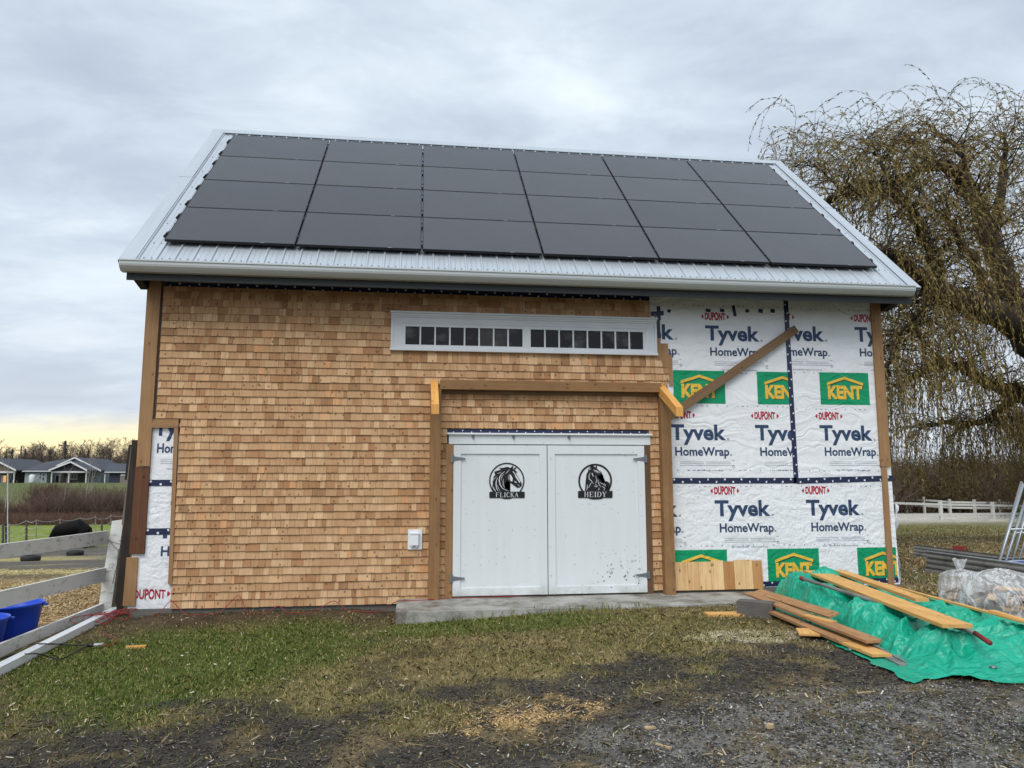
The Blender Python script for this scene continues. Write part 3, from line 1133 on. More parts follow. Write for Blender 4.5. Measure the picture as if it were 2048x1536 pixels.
def word_unit(P, x, z, s=1.0, top=True):
    """x,z = left baseline of the big word"""
    if top:
        cx0, cx1 = x - .045 * s, x + .375 * s
        zc = z + .372 * s
        P.text('ink_red', 'DUPONT', cx0 + .045 * s, zc - .045 * s, .33 * s, .10 * s, .045, lens=.3)
        for sg, xx in ((-1, cx0 - .005), (1, cx1 + .005)):
            P.poly('ink_red', [(xx + sg * .012 * s, zc), (xx - sg * .022 * s, zc + .036 * s), (xx - sg * .03 * s, zc), (xx - sg * .022 * s, zc - .036 * s)])
    P.text('ink_navy', 'Tyvek', x, z, .865 * s, .235 * s, .032)
    P.text('ink_navy', '®', x + .875 * s, z, .04 * s, .03 * s, 0.0)
    P.text('ink_navy', 'HomeWrap', x + .065 * s, z - .232 * s, .84 * s, .13 * s, .026)
    P.text('ink_navy', '®', x + .912 * s, z - .232 * s, .035 * s, .026 * s, 0.0)
    for k, (a, b) in enumerate(((.13, .50), (.13, .50), (.13, .97))):
        zz = z - (.325 + .026 * k) * s
        P.poly('ink_grey', [(x + a * s, zz), (x + b * s, zz), (x + b * s, zz + .005), (x + a * s, zz + .005)])
    for k in range(2):
        zz = z - (.325 + .026 * k) * s
        P.poly('ink_grey', [(x + .54 * s, zz), (x + .92 * s, zz), (x + .92 * s, zz + .005), (x + .54 * s, zz + .005)])
    P.text('ink_navy', 'Call 1-800-448-9835  Tyvek.ca/homewrap', x + .24 * s, z - .455 * s, .56 * s, .018 * s, 0.0)
    P.poly('ink_navy', [(x + .94 * s, z - .30 * s), (x + .98 * s, z - .30 * s), (x + .98 * s, z - .295 * s), (x + .94 * s, z - .295 * s)])
    # little house outline mark
    hx, hz = x + .965 * s, z - .40 * s
    for a, b in (((0, .035), (-.02, .015)), ((0, .035), (.02, .015)), ((-.013, .015), (-.013, -.01)), ((.013, .015), (.013, -.01)), ((-.013, -.01), (.013, -.01))):
        dx, dz = b[0] - a[0], b[1] - a[1]
        L = math.hypot(dx, dz)
        nx, nz = -dz / L * .002, dx / L * .002
        P.poly('ink_navy', [(hx + a[0] + nx, hz + a[1] + nz), (hx + b[0] + nx, hz + b[1] + nz), (hx + b[0] - nx, hz + b[1] - nz), (hx + a[0] - nx, hz + a[1] - nz)])


def store_box(P, x0, z0, w=.81, h=.50):
    P.poly('ink_green', [(x0, z0), (x0 + w, z0), (x0 + w, z0 + h), (x0, z0 + h)])
    rx0, rx1, rm = x0 + .115, x0 + w - .095, x0 + w / 2 + .005
    ze, zp, t = z0 + h * .60, z0 + h * .79, .042
    for ink, d, e in (('ink_dark', 0.011, -.008), ('ink_gold', 0, 0)):
        P.poly(ink, [(rx0 + d, ze + e - d), (rm + d, zp + e - d), (rm + d, zp + t + e - d * .2), (rx0 - .0 + d, ze + t + e - d * .2)])
        P.poly(ink, [(rm + d, zp + e - d), (rx1 + d, ze + e - d), (rx1 + d, ze + t + e - d * .2), (rm + d, zp + t + e - d * .2)])
        P.text(ink, 'KENT', x0 + .125 + d, z0 + .085 + e, w - .24, h * .425, .05)


def marks(P, x0, x1, z, step=.16):
    x = x0
    k = 0
    while x < x1:
        P.poly('ink_tick', [(x, z), (x + .012, z), (x + .012, z + .012), (x, z + .012)])
        k += 1
        if k % 4 == 3:
            P.poly('ink_tick', [(x + .07, z + .002), (x + .11, z + .002), (x + .11, z + .008), (x + .07, z + .008)])
        x += step


tn = (1.0, (10.143 - 10.12) / (4.217 - 1.45))   # right-pointing normal of the slanted seam
class Sheets:
    """prints of one sheet, each logo block a print of its own"""
    def __init__(self):
        self.L = []

    def new(self):
        self.L.append(Print2D())
        return self.L[-1]

    def clip(self, *a):
        for q in self.L:
            q.clip(*a)

    def build(self, parent):
        for q in self.L:
            q.build(parent)


P = Sheets()
for k in (-1, 0):
    word_unit(P.new(), 8.80 + 1.365 * k, 3.563)
for k in range(2):
    word_unit(P.new(), 8.203 + 1.327 * k, 2.051)
store_box(P.new(), 8.27, 2.60)
store_box(P.new(), 9.594, 2.60)
for z in (3.02, 2.52, 1.56, 4.06):
    marks(P.new(), 8.3, 10.1, z + .04)
P.clip(TAPE_T, tn)
P.build(wrapA)
P = Sheets()
word_unit(P.new(), 9.86, 3.59)
word_unit(P.new(), 11.239, 3.60)
word_unit(P.new(), 10.565, 2.056)
store_box(P.new(), 10.61, 2.607)
for z in (3.06, 2.50, 1.56, 4.06):
    marks(P.new(), 10.2, 11.6, z + .03)
P.clip((TAPE_T[0] + .01, TAPE_T[1]), (-tn[0], -tn[1]))
P.clip((11.69, 1), (1, 0))
P.build(wrapB)
P = Sheets()
for k in (-1, 0, 1):
    word_unit(P.new(), 8.85 + 1.434 * k, .930)
for x in (8.20, 9.635, 11.06):
    store_box(P.new(), x, -0.05)
for z in (1.36, .50):
    marks(P.new(), 8.3, 11.6, z)
P.clip((11.69, 1), (1, 0))
P.clip((9, -0.09), (0, -1))
P.build(wrapC)
P = Print2D()
word_unit(P, .925, 2.07, top=False)
for ink in P.inks:
    P.inks[ink] = ([(.965 + (q[0] - .965) * .80, q[1]) for q in P.inks[ink][0]], P.inks[ink][1])
P2 = Print2D()
word_unit(P2, 1.045, .70, top=False)
P2.clip((1.29, 1), (1, 0))
P2.clip((1, .80), (0, 1))
P2.build(wrapL)
P.text('ink_red', 'DUPONT', .80, -.075, .40, .105, .035, lens=.28)
P.poly('ink_red', [(1.265, -.02), (1.228, .02), (1.218, -.02), (1.228, -.06)])
P.poly('ink_navy', [(1.20, 1.14), (1.25, 1.14), (1.25, 1.19), (1.20, 1.19)])
P.clip((1.29, 1), (1, 0))
P.clip((1, 2.19), (0, 1))
P.build(wrapL)


# seam tapes with their printed dots
def tape(a, b, w, y=-0.0075, dots=True, step=.13):
    a = np.array(a, float)
    b = np.array(b, float)
    d = (b - a) / np.linalg.norm(b - a)
    nn = np.array([-d[1], d[0]])
    q = [a + nn * w / 2, b + nn * w / 2, b - nn * w / 2, a - nn * w / 2]
    m = MB().prism([tuple(p) for p in q], y, y + .002)
    if dots:
        L = np.linalg.norm(b - a)
        s = .06
        k = 0
        while s < L - .02:
            c = a + d * s + nn * w * (.22 if k % 2 else -.22)
            r = w * .20
            m.add([(c[0] + r * .8 * math.cos(t) * (1 + .35 * math.sin(2 * t + k)), y - .0008, c[1] + r * math.sin(t)) for t in np.linspace(0, 2 * math.pi, 9)[:-1]], [tuple(range(8))], m=1)
            s += step
            k += 1
    return m.obj('seam_tape', [M['tape'], M['tape_white']], barn)


tape((8.05, 1.452), (10.15, 1.452), .085)
tape((10.15, 1.447), (11.72, 1.485), .085, y=-.0095)
tape(TAPE_T, (10.145, 1.41), .075)
tape((9.50, -.055), (11.70, -.035), .072)
tape((.74, 1.435), (1.30, 1.437), .085)
tape((.74, .79), (1.30, .792), .085)
tape((.97, 4.175), (7.93, 4.185), .085, y=-.012)
tape((4.93, 2.158), (7.87, 2.152), .05, y=-.026)
tape((8.06, 3.86), (8.06, 3.50), .06, dots=False)
tape((7.95, 3.95), (8.15, 3.97), .07, y=-.0095, dots=False)
tape((8.07, 4.07), (8.075, 3.86), .055, y=-.0115, dots=False)
for (px, py, w, h) in ((1338, 622, .05, .05), (1416, 621, .08, .05), (1444, 621, .07, .05), (1468, 622, .05, .17), (1494, 622, .06, .05), (1521, 622, .07, .06), (1545, 622, .07, .06)):
    x, z = wxz(px, py)
    r = random.uniform(-.4, .4)
    d = np.array([math.cos(r), math.sin(r)]) * w / 2
    tape((x - d[0], z - d[1]), (x + d[0], z + d[1]), h, dots=False)

# loose crumpled wrap end at the right corner
m = MB()
cols = []
for i in range(22):
    t = i / 21
    z = -.10 + 1.35 * t
    row = []
    bulge = .11 * math.exp(-((t - .85) / .10) ** 2) + .14 * math.exp(-((t - .66) / .09) ** 2) + .17 * math.exp(-((t - .12) / .13) ** 2)
    for j in range(6):
        s = j / 5
        row.append((11.722 + bulge * s + .012 * math.sin(9 * t + 4 * s), .0 + .12 * s * (1 + .6 * math.sin(14 * t)) - .03 * math.sin(s * 3.1 + 20 * t) * s, z + .02 * math.sin(6 * s + 11 * t)))
    cols.append(row)
vv = [q for r in cols for q in r]
m.add(vv, [(i * 6 + j, i * 6 + j + 1, (i + 1) * 6 + j + 1, (i + 1) * 6 + j) for i in range(21) for j in range(5)])
m.obj('loose_wrap_end', M['wrap'], barn, smooth=True)


# ---- shingles
EXP = 0.1048


def shingle_spans(zb, zt):
    zm = (zb + zt) / 2
    if zm > 3.86:
        xr = 7.93
    elif zm > 3.28:
        xr = 8.03
    elif zm > 3.18:
        xr = 8.10
    elif zm > 2.95:
        xr = 8.20
    else:
        xr = 8.17
    spans = [[0.955, xr]]
    holes = []
    if zb < 2.24:
        holes.append((0, 1.275))
    if zt > 3.32 and zb < 3.86:
        holes.append((4.085, 8.01))
    if zb < 2.14:
        holes.append((4.90, 7.865))
    for a, b in holes:
        new = []
        for s in spans:
            if b <= s[0] or a >= s[1]:
                new.append(s)
                continue
            if a > s[0]:
                new.append([s[0], a])
            if b < s[1]:
                new.append([b, s[1]])
        spans = new
    return spans


m = MB()
row = 0
zb = -0.212
rnd = random.Random(3)
while zb < 4.13:
    full = EXP * 2.1
    for a, b in shingle_spans(zb, min(zb + EXP, 4.14)):
        if zb < -.16 and a > 4.5:
            continue
        x = a
        while x < b - .01:
            w = rnd.choice((.045, .06, .07, .08, .09, .1, .115, .135, .17)) * rnd.uniform(.9, 1.1)
            if b - x - w < .045:
                w = b - x
            x1 = min(x + w, b)
            g = rnd.uniform(.0006, .0022)
            zt = zb + full
            # never let a course climb into the openings above it
            for (ha, hb, hz) in ((4.085, 8.01, 3.318),):
                if x1 > ha and x < hb and zb < hz < zt:
                    zt = hz
            zt = min(zt, 4.15)
            zlo = zb + rnd.uniform(-.003, .003)
            yb = -.037 - rnd.uniform(0, .005)
            yt = -.004
            k = (zt - zlo) / full
            yt = yb + (yt - yb) * k
            p = [(x + g, yb, zlo), (x1 - g, yb, zlo), (x1 - g, yb + .017, zlo), (x + g, yb + .017, zlo),
                 (x + g, yt, zt), (x1 - g, yt, zt), (x1 - g, yt + .003, zt), (x + g, yt + .003, zt)]
            m.hexa(p)
            x = x1
    zb += EXP
    row += 1
m.obj('shingle_siding', M['shingle'], barn)
# three odd full-length shingles left standing at the ragged right edge, and the pale one
m = MB()
for (x0, x1, z0, z1, y) in ((8.035, 8.085, 3.24, 3.58, -.030), (8.088, 8.20, 3.13, 3.50, -.034), (8.205, 8.262, 2.86, 3.33, -.022)):
    m.hexa([(x0, y, z0), (x1, y, z0), (x1, y + .012, z0), (x0, y + .012, z0), (x0, y + .012, z1), (x1, y + .012, z1), (x1, y + .016, z1), (x0, y + .016, z1)])
m.obj('ragged_edge_shingles', M['trim_wood'], barn)
# row of wide fresh shingles set out along the foot of the wrap
m = MB()
xs = [8.165, 8.40, 8.565, 8.75, 8.94, 9.10, 9.27, 9.385, 9.535]
for i in range(8):
    if xs[i + 1] - xs[i] < .03:
        continue
    z1 = .29 + rnd.uniform(-.012, .012)
    m.hexa([(xs[i] + .002, -.05, -.115), (xs[i + 1] - .002, -.05, -.115), (xs[i + 1] - .002, -.036, -.115), (xs[i] + .002, -.036, -.115),
            (xs[i] + .002, -.018, z1), (xs[i + 1] - .002, -.018, z1), (xs[i + 1] - .002, -.012, z1), (xs[i] + .002, -.012, z1)])
m.obj('starter_shingles', M['shingle_wide'], barn)


# ---- corner boards and trims given by their outline on the wall
def wallboard(name, quad, mat, y0=-.032, y1=-.003, parent=barn):
    return MB().prism([wxz(px, py, y0) for px, py in quad], y0, y1).obj(name, M[mat], parent)


wallboard('corner_board', [(300, 556), (323, 556), (298.5, 932), (274, 932)], 'trim_wood', -.05)
o = wallboard('corner_board', [(271, 934), (299, 934), (288, 1108), (258, 1108)], 'old_board', -.036)
o['label'] = 'dark brown old piece of corner board'
wallboard('corner_board', [(253, 1115), (275.5, 1115), (270, 1212), (245, 1212)], 'trim_wood', -.03)
wallboard('corner_board', [(1741, 598), (1760, 598), (1782, 933), (1762, 933)], 'trim_wood')
o = wallboard('corner_board', [(1763.5, 935), (1774, 935), (1790, 1178), (1777.5, 1178)], 'trim_wood', -.028)
wallboard('trim_strip', [(348, 856), (356, 856), (344, 1169), (336, 1169)], 'trim_wood', -.046)
wallboard('trim_strip', [(302, 838.5), (357, 838.5), (356.5, 855.3), (301.5, 855.3)], 'trim_wood', -.0485)
MB().prism([(.965, 4.215), (7.95, 4.225), (7.95, 4.242), (.965, 4.245)], -.022, -.002).obj('frieze_strip', M['gutter'], barn)
# side faces of the corner boards
MB().box(XL - .012, XL + .018, -.001, .13, .1, 4.25).obj('corner_board', M['trim_wood'], barn)

# ---- transom window
win = bpy.data.objects.new('transom_window', None)
COL.objects.link(win)
win.parent = barn
win.matrix_parent_inverse = root_matrix(barn).inverted()
win.location = (6.05, -.03, 3.6)
WX0, WX1, WZ0, WZ1 = 4.083, 8.012, 3.318, 3.868
m = MB()
m.box(WX0, WX1, -.058, -.004, 3.705, 3.842)             # head casing
m.box(WX0, WX0 + .165, -.0575, -.004, 3.345, 3.705)      # side casings
m.box(WX1 - .165, WX1, -.0575, -.004, 3.345, 3.705)
m.obj('casing', M['old_white'], win)
m = MB()
m.box(WX0 - .012, WX1 + .012, -.105, -.004, 3.846, 3.872)
m.box(WX0 - .004, WX1 + .004, -.085, -.004, 3.815, 3.8455)
m.box(WX0 + .01, WX1 - .01, -.072, -.0585, 3.79, 3.8145)
m.box(WX0, WX0 + .03, -.075, -.058, 3.35, 3.789)
m.box(WX1 - .03, WX1, -.075, -.058, 3.35, 3.789)
for xx in (WX0 + .06, WX0 + .10, WX1 - .115, WX1 - .075):
    m.box(xx, xx + .014, -.064, -.0585, 3.36, 3.70)
m.obj('crown_moulding', M['old_white'], win)
MB().box(WX0 - .01, WX1 + .01, -.082, -.004, 3.306, 3.3445).obj('sill', M['old_white'], win)
m = MB()
MUL0, MUL1 = 5.985, 6.105
m.box(MUL0, MUL1, -.054, -.006, 3.395, 3.66)
m.box(WX0 + .165, WX1 - .165, -.050, -.006, 3.66, 3.7045)
m.box(WX0 + .165, WX1 - .165, -.052, -.006, 3.345, 3.3945)
m.box(WX0 + .165, WX0 + .205, -.051, -.006, 3.395, 3.6595)
m.box(WX1 - .205, WX1 - .165, -.051, -.006, 3.395, 3.6595)
m.obj('sash', M['old_white'], win)
for (a, b) in ((WX0 + .205, MUL0), (MUL1, WX1 - .205)):
    w = (b - a) / 8
    for k in range(1, 8):
        x = a + w * k
        MB().box(x - .011, x + .011, -.046, -.008, 3.396, 3.659).obj('muntin', M['old_white'], win)
    for k in range(8):
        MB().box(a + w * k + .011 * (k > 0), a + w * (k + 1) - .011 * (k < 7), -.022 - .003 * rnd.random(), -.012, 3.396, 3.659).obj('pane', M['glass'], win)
m = MB()
m.tube([wxz(1093, 690)[:1] + (-.03,) + wxz(1093, 690)[1:]] * 1 + [(6.28, -.0275, 3.40), (6.30, -.0275, 3.44), (6.36, -.0275, 3.485), (6.43, -.0275, 3.50)][1:], .004, 4)

# ---- doors
HZ0, HZ1 = 1.975, 2.13
m = MB()
m.box(4.925, 7.878, -.05, -.004, HZ0, HZ1 - .02)
m.obj('door_header', M['door'], barn)
MB().box(4.90, 7.90, -.085, -.004, HZ1 - .0195, HZ1 + .004).obj('drip_cap', M['vinyl'], barn)
m = MB()
for hx in (5.27, 5.85, 6.66):
    m.tube([(hx, -.055, 2.09), (hx, -.09, 2.075), (hx + .005, -.095, 2.05), (hx, -.075, 2.035)], .006, 5)
    m.box(hx - .02, hx + .02, -.058, -.0505, 2.06, 2.10)
m.obj('header_hook', M['galv'], barn)
MB().box(4.885, 4.985, -.048, -.003, -.15, HZ0 - .001).obj('door_jamb', M['jamb_wood'], barn)
o = MB().box(7.785, 7.87, -.048, -.003, -.15, HZ0 - .001).obj('door_jamb', M['dark_jamb'], barn)
o['label'] = 'dark brown jamb at the right of the doors'
DZ0, DZ1 = -.128, 1.962


def door_leaf(x0, x1, label, hinge_left):
    d = bpy.data.objects.new('barn_door', None)
    COL.objects.link(d)
    d.parent = barn
    d.matrix_parent_inverse = root_matrix(barn).inverted()
    d.location = ((x0 + x1) / 2, -.03, DZ0)
    d['label'] = label
    MB().box(x0 + .001, x1 - .001, -.038, -.01, DZ0 + .004, DZ1 - .004, axis=2).obj('panel', M['door'], d)
    f = MB()
    sw = .105
    f.box(x0, x0 + sw, -.058, -.012, DZ0, DZ1)
    f.box(x1 - sw, x1, -.058, -.012, DZ0, DZ1)
    f.box(x0 + sw, x1 - sw, -.056, -.013, DZ1 - .125, DZ1 - .001)
    f.box(x0 + sw, x1 - sw, -.056, -.013, DZ0 + .001, DZ0 + .105)
    f.obj('door_frame', M['door'], d)
    for z in (1.77, .115):
        h = MB()
        xe = x0 if hinge_left else x1
        s = 1 if hinge_left else -1
        h.prism([(xe - s * .04, z - .055), (xe - s * .004, z - .055), (xe - s * .004, z + .055), (xe - s * .04, z + .055)], -.064, -.0585)
        h.prism([(xe + s * .005, z + .03), (xe + s * .17, z + .007), (xe + s * .17, z - .012), (xe + s * .005, z - .035)], -.0645, -.0585)
        h.tube([(xe, -.066, z - .055), (xe, -.066, z + .055)], .007, 6)
        for q in (.03, .08, .14):
            h.tube([(xe + s * q, -.0645, z - .003), (xe + s * q, -.068, z - .003)], .005, 6)
        h.obj('strap_hinge', M['galv'], d)
    return d


door_leaf(4.992, 6.330, 'left white door leaf carrying the plaque with the horse in profile', True)
door_leaf(6.342, 7.778, 'right white door leaf with black chew marks low down', False)

# ---- timber door surround
LPX0 = aty(861, 800, -.16)[0]
RPX1 = aty(1346.5, 1000, -.16)[0]
PZT = aty(870, 757, -.16)[2]
MB().box(LPX0, LPX0 + .15, -.165, -.03, -.165, PZT - .14).obj('post', M['post_wood'], barn)
MB().box(RPX1 - .15, RPX1, -.165, -.03, -.165, PZT - .14).obj('post', M['post_wood'], barn)
LZ1 = aty(1100, 762.5, -.165)[2]
MB().box(LPX0 + .135, RPX1 - .13, -.167, -.032, LZ1 - .135, LZ1).obj('lintel', M['post_wood'], barn)
MB().box(LPX0 + .15, RPX1 - .15, -.058, -.033, LZ1 - .185, LZ1 - .1365).obj('trim_strip', M['brace_wood'], barn)


def rafter(x, w, lab):
    top = LZ1 + .012
    m = MB()
    L, drop, t = .80, .43, .15
    y0, y1 = -.03, -.03 - L
    p0 = [(x, y0, top - t), (x + w, y0, top - t), (x + w, y0, top), (x, y0, top)]
    p1 = [(x, y1, top - drop - t * .86), (x + w, y1, top - drop - t * .86), (x + w, y1, top - drop), (x, y1, top - drop)]
    m.hexa(p0 + p1)
    o = m.obj('rafter_tail', M['orange_wood'], barn)
    o['label'] = lab
    return o


rafter(LPX0 + .002, .10, 'left bright sawn rafter tail pointing at the viewer')
rafter(RPX1 - .16, .10, 'right bright sawn rafter tail sloping out over the post')
# diagonal brace
b0 = aty(1335, 835, -.06)
b1 = aty(1592, 658, -.06)
MB().bar(b0, b1, .05, .125, up=(-(b1[2] - b0[2]), 0, b1[0] - b0[0])).obj('diagonal_brace', M['brace_wood'], barn)

# ---- outlet box
m = MB()
m.box(4.37, 4.565, -.05, -.024, .515, .79)
m.obj('mounting_plate', M['box_white'], barn)
m = MB()
m.prism([(4.405, .575), (4.515, .575), (4.515, .725), (4.405, .725)], -.098, -.0505)
m.prism([(4.398, .725), (4.522, .725), (4.522, .742), (4.398, .742)], -.105, -.0505)
m.box(4.42, 4.44, -.09, -.0505, .555, .5745)
m.box(4.48, 4.50, -.09, -.0505, .555, .5745)
m.obj('outlet_cover', M['vinyl'], barn)

# ---- roof
roof = bpy.data.objects.new('roof', None)
COL.objects.link(roof)
roof.parent = barn
roof.matrix_parent_inverse = root_matrix(barn).inverted()
roof.location = (6.2, EAVE_Y, EAVE_Z)
cs, sn = math.cos(SL), math.sin(SL)
SLEN = math.hypot(RIDGE_Y - EAVE_Y, RIDGE_Z - EAVE_Z)


def rp(x, s, h):
    """point on the front roof slope: s up the slope from the eave, h above the sheet"""
    return (x, EAVE_Y + s * cs - h * sn, EAVE_Z + s * sn + h * cs)


def rpb(x, s, h):
    q = rp(x, s, h)
    return (q[0], 2 * RIDGE_Y - q[1], q[2])


PITCHR = .2275
for fn in (rp, rpb):
    prof = []
    x = RX0
    while x < RX1 - .02:
        for dx, h in ((0, 0), (.045, .0), (.05, .004), (.055, 0), (.115, 0), (.12, .004), (.125, 0), (.178, 0), (.190, .020), (.208, .020), (.220, 0)):
            if x + dx < RX1:
                prof.append((x + dx, h))
        x += PITCHR
    prof.append((RX1, 0))
    m = MB()
    nS = 2
    v = [fn(px, s, h) for s in (-.03, SLEN) for px, h in prof] + [fn(px, s, h - .012) for s in (-.03, SLEN) for px, h in prof]
    n = len(prof)
    fs = []
    for i in range(n - 1):
        fs.append((i, i + 1, n + i + 1, n + i))
        fs.append((2 * n + i + 1, 2 * n + i, 3 * n + i, 3 * n + i + 1))
        fs.append((i + 1, i, 2 * n + i, 2 * n + i + 1))
    m.add(v, fs if fn is rp else [f[::-1] for f in fs])
    # screws on the flats, part of the sheet
    if fn is rp:
        for k in range(int((RX1 - RX0) / PITCHR)):
            for s in (.10, .55, 1.2, 1.9, 2.6, 3.3, 4.0, 4.7, 5.2):
                for dx in (.035, .135):
                    xx = RX0 + k * PITCHR + dx
                    if s > .6 and 1.02 < xx < 11.4:
                        continue
                    a = np.array(fn(xx, s, .0))
                    b = np.array(fn(xx, s, .008))
                    m.tube([a, b], .009, 6, m=1)
    m.obj('roofing_sheet', [M['roof'], M['galv']], roof)
# dark closure under the sheet and roof deck
for fn in (rp, rpb):
    m = MB()
    c8 = [fn(RX0 + .03, .0, -.014), fn(RX1 - .03, .0, -.014), fn(RX1 - .03, .0, -.10), fn(RX0 + .03, .0, -.10),
          fn(RX0 + .03, SLEN - .02, -.014), fn(RX1 - .03, SLEN - .02, -.014), fn(RX1 - .03, SLEN - .02, -.10), fn(RX0 + .03, SLEN - .02, -.10)]
    m.hexa(c8)
    m.obj('roof_deck', M['soffit'], roof)
# rake trims
for sx, x in ((-1, RX0), (1, RX1)):
    for (s0, s1, dh) in ((-.035, 3.05, 0), (2.95, SLEN, .004)):
        m = MB()
        o2, wd = .012, (.19 if sx < 0 else .16)
        xa, xb = x - sx * wd, x + sx * o2
        for (h0, h1, p, q) in ((.024 + dh, .030 + dh, xa, xb),):
            m.hexa([rp(p, s0, h0), rp(q, s0, h0), rp(q, s0, h1), rp(p, s0, h1), rp(p, s1, h0), rp(q, s1, h0), rp(q, s1, h1), rp(p, s1, h1)])
        m.hexa([rp(xb, s0, -.11), rp(xb + sx * .004, s0, -.11), rp(xb + sx * .004, s0, .030 + dh), rp(xb, s0, .030 + dh),
                rp(xb, s1, -.11), rp(xb + sx * .004, s1, -.11), rp(xb + sx * .004, s1, .030 + dh), rp(xb, s1, .030 + dh)])
        m.obj('rake_trim', M['roof'], roof)
m = MB()
for fn in (rp, rpb):
    m.hexa([fn(RX0 - .03, SLEN - .16, .028), fn(RX0 - .03, SLEN + .02, .032), fn(RX0 - .03, SLEN + .02, .036), fn(RX0 - .03, SLEN - .16, .032),
            fn(RX1 + .03, SLEN - .16, .028), fn(RX1 + .03, SLEN + .02, .032), fn(RX1 + .03, SLEN + .02, .036), fn(RX1 + .03, SLEN - .16, .032)])
m.obj('ridge_cap', M['roof'], roof)
# fascia, soffit, gutter
m = MB()
m.box(RX0 + .06, RX1 - .07, -.565, -.535, 4.085, 4.255)
m.obj('fascia', M['fascia'], barn)
m = MB()
m.box(RX0 + .06, RX1 - .09, -.534, -.0015, 4.235, 4.25, axis=0)
m.box(XL - .0, XR - .0, -.08, -.0016, 4.252, 4.45, axis=0)
m.obj('soffit', M['soffit'], barn)
# small boxed returns at both ends of the eave
for x0, x1 in ((RX0 + .035, XL + .0), (XR + .0, RX1 - .06)):
    m = MB()
    v = [(x0, -.53, 4.22), (x0, .02, 4.10), (x0, .02, 4.75), (x0, -.53, 4.30)]
    v += [(x1, y, z) for _, y, z in v]
    m.add(v, [(0, 3, 2, 1), (4, 5, 6, 7), (0, 1, 5, 4), (1, 2, 6, 5), (2, 3, 7, 6), (3, 0, 4, 7)])
    m.obj('eave_return', M['soffit'], barn)
gy = -.72
gp = [(-.566, 4.27), (-.566, 4.175), (-.655, 4.175), (-.690, 4.205), (-.715, 4.235), (-.722, 4.262), (-.722, 4.298), (-.735, 4.300), (-.735, 4.318), (-.710, 4.322),
      (-.708, 4.300), (-.712, 4.262), (-.706, 4.240), (-.684, 4.213), (-.652, 4.183), (-.574, 4.183), (-.574, 4.27)]
m = MB()
gx0, gx1 = .615, 11.80
n = len(gp)
v = [(gx0, y, z) for y, z in gp] + [(gx1, y, z + .012) for y, z in gp]
fs = [(i, (i + 1) % n, n + (i + 1) % n, n + i) for i in range(n)]
m.add(v, fs)
capo = gp[:10]
for gx, dz, fl in ((gx0, 0, 0), (gx1, .012, 1)):
    q = [(gx, y, z + dz) for y, z in capo]
    m.add(q, [tuple(range(len(q)))[::-1] if not fl else tuple(range(len(q)))])
m.obj('gutter', M['gutter'], barn)

# ---- mounting rails under the panels (part of the roof), and the panels
PA, PH, PX0, PY0, PZ0, PP = 1.742, 1.1261, 1.0309, -0.35, 4.716, 0.7537
pc, ps = math.cos(PP), math.sin(PP)


def pp(x, s, h):
    return np.array((x, PY0 + s * pc - h * ps, PZ0 + s * ps + h * pc))


for r in range(4):
    for q in (.22, .78):
        s = (r + q) * PH
        rail = MB()
        a, b = pp(PX0 - .05, s, -.075), pp(PX0 + 6 * PA + .03, s, -.075)
        rail.bar(a, b, .04, .045, up=(0, -ps, pc))
        for xx in np.arange(PX0 - .02, PX0 + 6 * PA, 1.3):
            rail.bar(pp(xx, s, -.14), pp(xx, s, -.09), .05, .05, up=(1, 0, 0))
        rail.obj('mounting_rail', M['pv_frame'], roof)
        for c in range(7):
            clamp = MB()
            x = PX0 + c * PA - .010
            if c == 0:
                clamp.bar(pp(x - .035, s, -.045), pp(x + .02, s, -.02), .07, .05, up=(0, -ps, pc))
                clamp.bar(pp(x - .05, s - .05, -.06), pp(x - .012, s - .05, -.03), .04, .05, up=(0, -ps, pc))
            elif c == 6:
                clamp.bar(pp(x - .0, s, -.035), pp(x + .035, s, -.015), .06, .045, up=(0, -ps, pc))
            else:
                clamp.bar(pp(x - .014, s, .003), pp(x + .014, s, .003), .04, .012, up=(0, -ps, pc))
            clamp.obj('panel_clamp', M['black_metal'], roof)

ROWN = ['bottom row above the eave', 'second row up from the eave', 'third row up from the eave', 'top row under the ridge']
COLN = ['leftmost', 'second from left', 'third from left', 'third from right', 'second from right', 'rightmost']
GAP = .021


def make_panel():
    t = thing('solar_panel', '', 'solar panel', pp(PX0, 0, 0), 'solar panels on the barn roof')
    x0, x1, s0, s1 = PX0, PX0 + PA - GAP, .004, PH - .006
    g = MB()
    e = .010
    g.hexa([pp(x0 + e, s0 + e, -.012), pp(x1 - e, s0 + e, -.012), pp(x1 - e, s0 + e, -.001), pp(x0 + e, s0 + e, -.001),
            pp(x0 + e, s1 - e, -.012), pp(x1 - e, s1 - e, -.012), pp(x1 - e, s1 - e, -.001), pp(x0 + e, s1 - e, -.001)])
    g.obj('glass', M['pv'], t)
    f = MB()
    for (a, b, c, d) in ((x0, x1, s0, s0 + e), (x0, x1, s1 - e, s1), (x0, x0 + e, s0 + e, s1 - e), (x1 - e, x1, s0 + e, s1 - e)):
        f.hexa([pp(a, c, -.036), pp(b, c, -.036), pp(b, c, .001), pp(a, c, .001), pp(a, d, -.036), pp(b, d, -.036), pp(b, d, .001), pp(a, d, .001)])
    f.obj('frame', M['pv_frame'], t)
    s = MB()
    mx = x0 + PA * .72
    s.hexa([pp(mx, s0 + .001, .0012), pp(mx + .06, s0 + .001, .0012), pp(mx + .06, s0 + .001, .0022), pp(mx, s0 + .001, .0022),
            pp(mx, s0 + .009, .0012), pp(mx + .06, s0 + .009, .0012), pp(mx + .06, s0 + .009, .0022), pp(mx, s0 + .009, .0022)])
    s.obj('maker_mark', M['pv_mark'], t)
    return t


